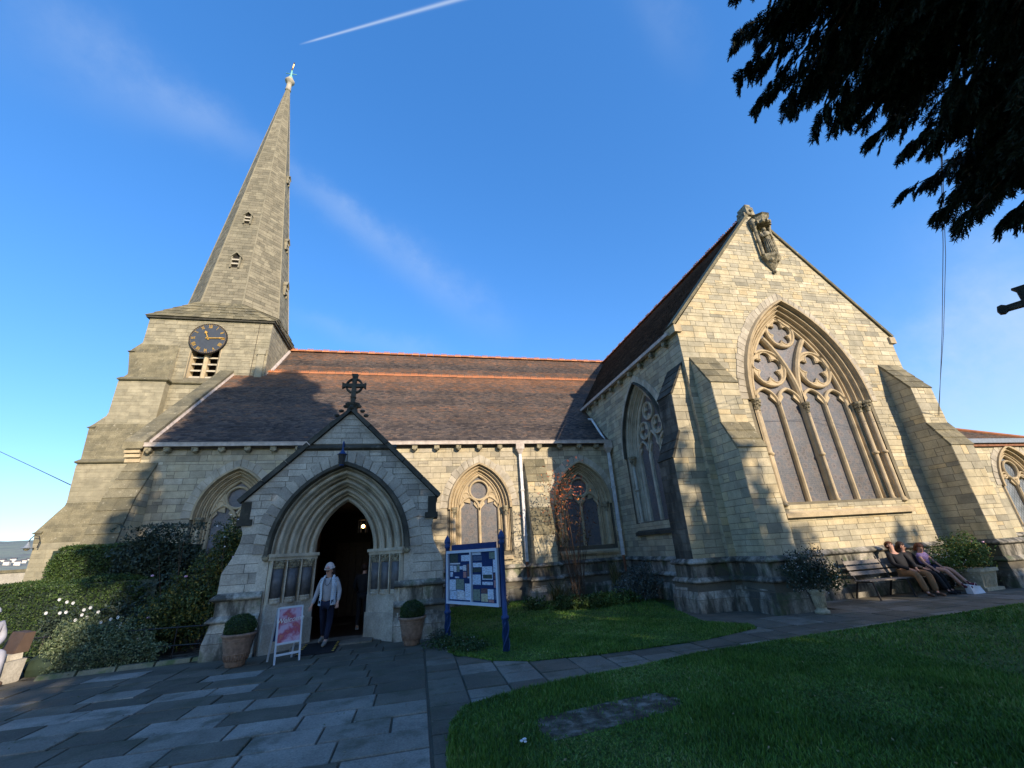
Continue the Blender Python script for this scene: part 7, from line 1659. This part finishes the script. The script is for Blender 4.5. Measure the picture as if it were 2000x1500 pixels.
# plants along the aisle wall
sh = empty('autumn_shrub', (5.35, 14.9, 0), label='slender shrub with reddening autumn leaves in front of the aisle buttress', cat='shrub')
mb = MB(); tips = []
for k in range(24):
    a, l = random.uniform(0, 2*PI), random.uniform(0.4, 1.5); h = random.uniform(2.3, 4.5); bx_ = random.uniform(-.2, .2)
    p = [(bx_, random.uniform(-.15, .15), 0), (bx_+0.25*l*math.cos(a), 0.2*math.sin(a), h*0.35), (bx_+0.55*l*math.cos(a), 0.35*math.sin(a)*l, h*0.7), (bx_+0.95*l*math.cos(a), 0.5*math.sin(a)*l, h)]
    mb.tube(p, [0.014, 0.010, 0.006, 0.002], 4)
    for s in range(26):
        q_ = random.uniform(0.45, 1.0)*3; i = min(int(q_), 2); f = q_-i; tips.append(np.array(p[i])*(1-f)+np.array(p[i+1])*f+RNG.normal(0, 0.09, 3))
part('stems', mb, 'bark', sh); tips = np.array(tips); tips = tips[tips[:, 2] > 1.7]
leaf_cloud('foliage', tips, 0.052, 'autumn_leaf', sh, tones=np.clip((tips[:, 2]-1.8)/3.0*0.8+RNG.normal(0, .2, len(tips)), 0, 1), aspect=0.35)
ac = RNG.normal(0, 1, (300, 3))*np.array([0.42, 0.3, 0.42])+np.array([-0.25, 0, 3.7]); leaf_cloud('foliage', ac, 0.055, 'autumn_leaf', sh, tones=RNG.uniform(.3, .9, 300), aspect=.35)
def grassy(name, loc, n, h, spread, mat, label, cat, w=0.012):
    V = []; Fq = []
    for k in range(n):
        a = random.uniform(0, 2*PI); L = h*random.uniform(0.6, 1.1); s = spread*random.uniform(0.3, 1.2); x0, y0 = random.gauss(0, spread*.18), random.gauss(0, spread*.18); tx, ty = -math.sin(a)*w, math.cos(a)*w
        prev = None
        for i in range(6):
            q_ = i/5; x, y, z = x0+math.cos(a)*s*q_**1.6, y0+math.sin(a)*s*q_**1.6, L*(q_-0.32*q_**2.5)
            ww = 1-q_*0.9; V += [(x-tx*ww, y-ty*ww, z), (x+tx*ww, y+ty*ww, z)]
            if prev is not None: Fq.append((prev, prev+1, prev+3, prev+2))
            prev = len(V)-2
    o = np_mesh(name, V, Fq, mat, None, np.repeat(RNG.random(n), 5)); o.location = loc; return tag(o, label, cat)
grassy('ornamental_grass', (4.5, 14.4, 0), 170, 1.05, 0.85, 'reed_leaf', 'clump of arching strap leaves left of the autumn shrub', 'plant')
grassy('ornamental_grass', (6.85, 15.2, 0.05), 120, 1.75, 0.35, 'reed_leaf', 'upright clump of tall browning leaves near the corner of the church', 'plant')
lv = empty('lavender', (7.2, 13.9, 0), label='grey-green lavender bush in the corner beside the drainpipe', cat='bush')
bush(lv, (0, 0, 0.45), (0.65, 0.5, 0.6), 5200, 0.035, 'lavender_leaf'); bush(lv, (-0.7, -0.1, 0.28), (0.45, 0.4, 0.35), 2000, 0.035, 'lavender_leaf')
lw = empty('low_plants', (5.3, 13.3, 0), label='low leafy green plants edging the bed below the autumn shrub', cat='plant')
for x, y, r, n, mt in ((-0.9, 0.0, 0.4, 1300, 'hedge_leaf'), (-0.2, -0.15, 0.45, 1700, 'hedge_leaf'), (0.5, 0.1, 0.4, 1300, 'fresh_leaf'), (1.1, 0.2, 0.35, 1000, 'hedge_leaf'), (-1.8, 0.6, 0.35, 600, 'hedge_leaf'), (-2.6, 1.8, 0.3, 500, 'dark_leaf')): bush(lw, (x, y, 0.12), (r*1.2, r, 0.26), n, 0.045, mt)
gc = empty('ground_cover', (0.75, 9.9, 0), label='ragged low weeds at the foot of the left noticeboard post', cat='plant')
bush(gc, (0, 0, 0.06), (0.55, 0.45, 0.13), 2200, 0.024, 'box_leaf'); bush(gc, (0.35, -0.55, 0.04), (0.5, 0.4, 0.1), 1400, 0.024, 'box_leaf'); bush(gc, (-0.2, 0.6, 0.08), (0.3, 0.5, 0.14), 900, 0.024, 'dark_leaf'); blossoms(gc, (0.2, -0.3, 0.06), (0.5, 0.5, 0.12), 25, 'petal_white', 0.008)

# fallen leaves on the grass and paving
k = 420; X = RNG.uniform(-6, 9, k); Y = RNG.uniform(3, 10, k); C_ = np.stack([X, Y, np.where(inpoly_np(X, Y, LAWN_A) | inpoly_np(X, Y, LAWN_B), 0.05, 0.006)], 1)
a = RNG.uniform(0, 2*PI, k); s = RNG.uniform(0.010, 0.022, k); U_ = np.stack([np.cos(a)*s, np.sin(a)*s, RNG.normal(0, .003, k)], 1); W_2 = np.stack([-np.sin(a)*s*.5, np.cos(a)*s*.5, RNG.normal(0, .003, k)], 1)
tag(np_mesh('fallen_leaves', np.stack([C_-U_, C_-W_2, C_+U_, C_+W_2], 1).reshape(-1, 3), np.arange(4*k).reshape(k, 4), 'reed_leaf', None, RNG.random(k)), 'small dry leaves scattered over the grass and the paving', 'leaves', kind='stuff')
# overhanging yew: trunk behind and right of the camera
yw = empty('yew_tree', (5.6, -2.0, 0), label='huge dark yew overhanging the top right corner of the view', cat='tree')
mb = MB(); mb.tube([(0, 0, -0.1), (0.05, 0.05, 2), (-0.1, 0.1, 6), (-0.6, 0, 12), (-1.6, 0, 18), (-2.4, 0, 21)], [0.75, 0.6, 0.5, 0.32, 0.18, 0.05], 12); trunk = part('trunk', mb, 'bark', yw)
def spray_template(n_side=9):
    """flat feathery branchlet drooping from the origin along +x, leaf by leaf"""
    L = []
    for i in range(n_side):
        t = 0.10+0.9*i/n_side; ax = np.array([t*0.62, 0, -0.20*t*t]); ln = 0.26*(1-t*0.72)
        for sg in (-1, 1):
            d = np.array([0.72, sg*0.62, -0.28]); d /= np.linalg.norm(d)
            for s in np.linspace(0.15, 1, 5): L.append((ax+d*ln*s, d+RNG.normal(0, 0.25, 3)))
    for t in np.linspace(0.05, 1.05, 12): L.append((np.array([t*0.62, 0, -0.2*t*t]), np.array([1, RNG.normal(0, .4), -0.4])))
    return L
def make_sprays(anchors, dirs, scale, droop):
    T = spray_template(); C0 = np.array([a for a, _ in T]); D0_ = np.array([d/np.linalg.norm(d) for _, d in T]); k = len(T); n = len(anchors)
    X = dirs/np.linalg.norm(dirs, axis=1)[:, None]; Zu = RNG.normal(0, 0.35, (n, 3))+np.array([0, 0, 1]); Yv = np.cross(Zu, X); Yv /= np.linalg.norm(Yv, axis=1)[:, None]; Zv = np.cross(X, Yv)
    M = np.stack([X, Yv, Zv], 2)*scale[:, None, None]
    C_ = anchors[:, None, :]+np.einsum('nij,kj->nki', M, C0); Dd = np.einsum('nij,kj->nki', M, D0_)/scale[:, None, None]
    C_[:, :, 2] -= droop[:, None]*(np.linalg.norm(C0, axis=1)**2)[None, :]
    C_ = C_.reshape(-1, 3); Dd = Dd.reshape(-1, 3); m = len(C_)
    sd_ = np.cross(Dd, RNG.normal(size=(m, 3))); sd_ /= np.linalg.norm(sd_, axis=1)[:, None]
    l = 0.045*RNG.uniform(0.7, 1.3, (m, 1)); w = 0.0085
    V = np.stack([C_-Dd*l*0.3, C_+sd_*w, C_+Dd*l, C_-sd_*w], 1).reshape(-1, 3)
    return V, np.arange(4*m).reshape(m, 4)
# tips of the boughs seen against the sky, as (x/y, z/y, y)
TIPS = [(1.60, 2.72, 2.8), (1.48, 2.27, 3.0), (1.42, 1.98, 3.2), (1.45, 1.80, 3.4), (1.60, 1.78, 3.3), (1.74, 1.74, 3.2), (1.92, 1.80, 3.0), (2.05, 1.70, 3.0), (2.22, 1.66, 2.9), (2.08, 1.38, 3.4), (2.22, 1.27, 3.3), (2.35, 1.25, 3.1), (2.6, 1.27, 2.9), (2.9, 1.32, 2.7), (3.3, 1.42, 2.5), (3.8, 1.5, 2.3),
        (1.85, 2.1, 2.9), (1.75, 2.5, 2.7), (2.0, 2.9, 2.5), (2.3, 2.2, 2.6), (2.5, 1.8, 2.6), (2.15, 1.95, 2.9), (2.6, 2.6, 2.3), (3.0, 2.1, 2.3), (2.8, 1.6, 2.6), (3.3, 2.9, 2.0), (3.6, 2.2, 2.0), (2.4, 3.3, 2.2), (3.0, 3.6, 1.9), (3.4, 1.8, 2.3), (2.75, 1.95, 2.6), (2.1, 2.45, 2.6), (1.68, 3.0, 2.6), (1.9, 3.3, 2.4), (2.5, 1.5, 2.9), (1.62, 2.3, 3.0)]
AN, DR, SCL = [], [], []
for (a, b, y) in list(TIPS):
    TIPS.append((a+random.uniform(0.06, 0.22), b+random.uniform(0.04, 0.22), y*random.uniform(0.9, 1.02))); TIPS.append((a+random.uniform(0.25, 0.6), b+random.uniform(0.05, 0.4), y*random.uniform(0.85, 1.0)))
tb_ = MB()
for (a, b, y) in TIPS:
    tip = np.array([a*y, y, 1.75+b*y]); root = np.array([5.6+random.uniform(-0.6, 4.5), random.uniform(-1.6, 0.6), tip[2]+random.uniform(0.2, 1.6)])
    L = np.linalg.norm(tip-root); mid = (tip+root)/2+np.array([0.3, 0, 0.25])
    bez = lambda t: (1-t)**2*root+2*t*(1-t)*mid+t*t*tip
    tb_.tube([bez(t) for t in np.linspace(0, 0.985, 9)], list(np.linspace(0.06, 0.006, 9)), 5)
    n = 85
    for k in range(n):
        t = 1-random.random()**1.25*0.62; p = bez(t); d = bez(min(1, t+0.02))-bez(t-0.02); d /= np.linalg.norm(d)
        lat = np.cross(d, (0, 0, 1)); lat /= np.linalg.norm(lat); sg = random.choice((-1, 1)); w = (1-t)*1.1
        AN.append(p+lat*sg*random.uniform(0, 0.06+w*0.75)+np.array([0, 0, random.uniform(-0.35, 0.12)*min(1, w*2)])); DR.append(d*1.3+lat*sg*random.uniform(0.1, 0.8)*(0.3+min(1, w*2))+np.array([0, 0, random.uniform(-0.75, 0.15)])); SCL.append(random.uniform(0.20, 0.42)+0.30*min(1, w*1.5)*random.random())
part('boughs', tb_, 'bark', yw)
bo_ = [o for o in yw.children if o.name.startswith('boughs')][0]
bo_.location = (-5.6, 2.0, 0)
V, Fq = make_sprays(np.array(AN), np.array(DR), np.array(SCL), np.array([0.10]*len(AN)))
V -= np.array([5.6, -2.0, 0])
np_mesh('crown', V, Fq, 'yew_leaf', yw, RNG.random(len(Fq)))
# bulk of the crown, behind the camera
def clumps(name, blobs, size, mat, parent, off=(0, 0, 0)):
    P = []
    for (c, r, n) in blobs:
        d = RNG.normal(size=(n, 3)); d /= np.linalg.norm(d, axis=1)[:, None]; P.append(np.array(c)+d*np.array(r)*(RNG.random((n, 1))**0.4)*(1+0.2*np.sin(d[:, :1]*7)))
    P = np.concatenate(P)-np.array(off); return leaf_cloud(name, P, size, mat, parent, aspect=0.6)
B = []
for (c, r, n) in (((3.5, -3.4, 17.4), (2.5, 2.2, 3.2), 9500), ((4.1, -3.3, 20.6), (1.6, 1.5, 2.0), 3400), ((2.3, -3.2, 14.6), (2.3, 2.0, 2.0), 5000), ((4.8, -3.6, 13.4), (2.3, 2.2, 2.6), 4600), ((4.3, -3.6, 9.8), (3.0, 2.6, 3.2), 4200), ((5.0, -4.2, 6.6), (3.6, 2.6, 2.4), 3600), ((1.2, -3.3, 11.0), (1.8, 1.9, 2.0), 2800), ((2.0, -3.4, 7.6), (1.7, 1.9, 2.4), 2400), ((1.8, -3.6, 4.2), (1.9, 1.6, 1.8), 1800), ((8.2, -3.6, 8.3), (2.0, 2.2, 2.2), 1800)): B.append((c, r, n))
clumps('crown', B, 0.22, 'yew_leaf', yw, (5.6, -2.0, 0))
# unseen trees added further behind the camera to cast shade over the lawns
def back_tree(x, y, h, r, label):
    t = empty('churchyard_tree', (x, y, 0), label=label, cat='tree', group='churchyard trees behind the camera')
    mb = MB(); mb.tube([(0, 0, -0.1), (0.1, 0, h*0.4), (0, 0.1, h*0.85)], [0.35, 0.25, 0.06], 9); part('trunk', mb, 'bark', t)
    bl = [((0, 0, h*0.62), (r, r*0.8, h*0.36), 2600), ((r*0.5, 0, h*0.35), (r*0.8, r*0.7, h*0.33), 1800), ((-r*0.5, 0, h*0.35), (r*0.8, r*0.7, h*0.33), 1800), ((0, 0, h*0.16), (r*1.0, r*0.6, h*0.16), 1200)]
    clumps('crown', bl, 0.30, 'hedge_leaf', t)
for i, (x, h, r) in enumerate(((6.8, 13.3, 2.4), (10.2, 14.8, 2.6), (13.8, 15.6, 2.7), (17.6, 15.4, 2.7), (21.0, 13.6, 2.5), (24.4, 12.4, 2.5), (28.0, 12.2, 2.6), (31.8, 11.4, 2.6), (35.8, 11.6, 2.6))):
    back_tree(x, -15+(i % 2)*1.2, h, r, 'leafy churchyard tree behind the camera, %s from the left of its row' % ('first', 'second', 'third', 'fourth', 'fifth', 'sixth', 'seventh', 'eighth', 'ninth')[i])
# ---------------------------------------------------------------- distance at the far left
hill = MB(); NX = 60; pts = []
for i in range(NX+1):
    a = math.radians(100+i*1.4); 
    for j, (d, h) in enumerate(((700, -14), (1000, 18), (1500, 72), (2150, 122+6*math.sin(i*0.35)+3*math.sin(i*0.9)), (2600, 90))): pts.append((d*math.cos(a), d*math.sin(a), h+(0 if j in (0,) else 2*math.sin(i*1.7+j))))
hill.add(pts, [(i*5+j, (i+1)*5+j, (i+1)*5+j+1, i*5+j+1) for i in range(NX) for j in range(4)], .5)
struct(hill.build('hill', 'hill_wood', None, True))
fw_ = empty('garden_wall', (0, 0, 0), label='distant grey stone garden wall behind the hedges at the left', cat='wall')
mb = MB(); mb.box(-30, -15.2, 24.0, 24.4, -1, 2.08, .5); part('wall', mb, 'porch_stone', fw_); mb = MB(); mb.box(-30, -15.2, 23.95, 24.45, 2.08, 2.2, .5); part('coping', mb, 'mossy_stone', fw_)
ft = empty('garden_tree', (-16.3, 21.4, 0), label='dark bush standing before the distant garden wall at the left edge', cat='tree')
bush(ft, (-0.2, 0, 0.7), (0.9, 0.8, 1.0), 2500, 0.06, 'hedge_leaf'); mb = MB(); mb.tube([(0, 0, -1), (0, 0, 1)], 0.08, 6); part('trunk', mb, 'bark', ft)
hs = None
for i in range(9):
    d = 1100+random.uniform(-60, 60); a = math.atan2(1, -0.70)+math.radians(-0.6+i*0.30); x, y = d*math.cos(a), d*math.sin(a)
    t = empty('house', (x, y, 31+random.uniform(-3, 3)+0.07*(d-1100)), random.uniform(0, 1), label='tiny pale house on the far wooded hillside, %s from the right of its row' % ('first', 'second', 'third', 'fourth', 'fifth', 'sixth', 'seventh', 'eighth', 'ninth')[i], cat='house', group='pale houses scattered on the far hillside')
    if hs is None:
        mb = MB(); mb.box(-3.5, 3.5, -2.5, 2.5, -4, 3); w = part('wall', mb, 'light_render', t); mb = MB(); mb.add([(-3.8, -2.8, 3), (3.8, -2.8, 3), (3.8, 2.8, 3), (-3.8, 2.8, 3), (-3.8, 0, 5.2), (3.8, 0, 5.2)], [(0, 1, 5, 4), (2, 3, 4, 5), (0, 4, 3), (1, 2, 5)]); r_ = part('roof', mb, 'slate', t); hs = (w, r_)
    else:
        for o in hs: c = o.copy(); COL.objects.link(c); c.parent = t
flush_stones()
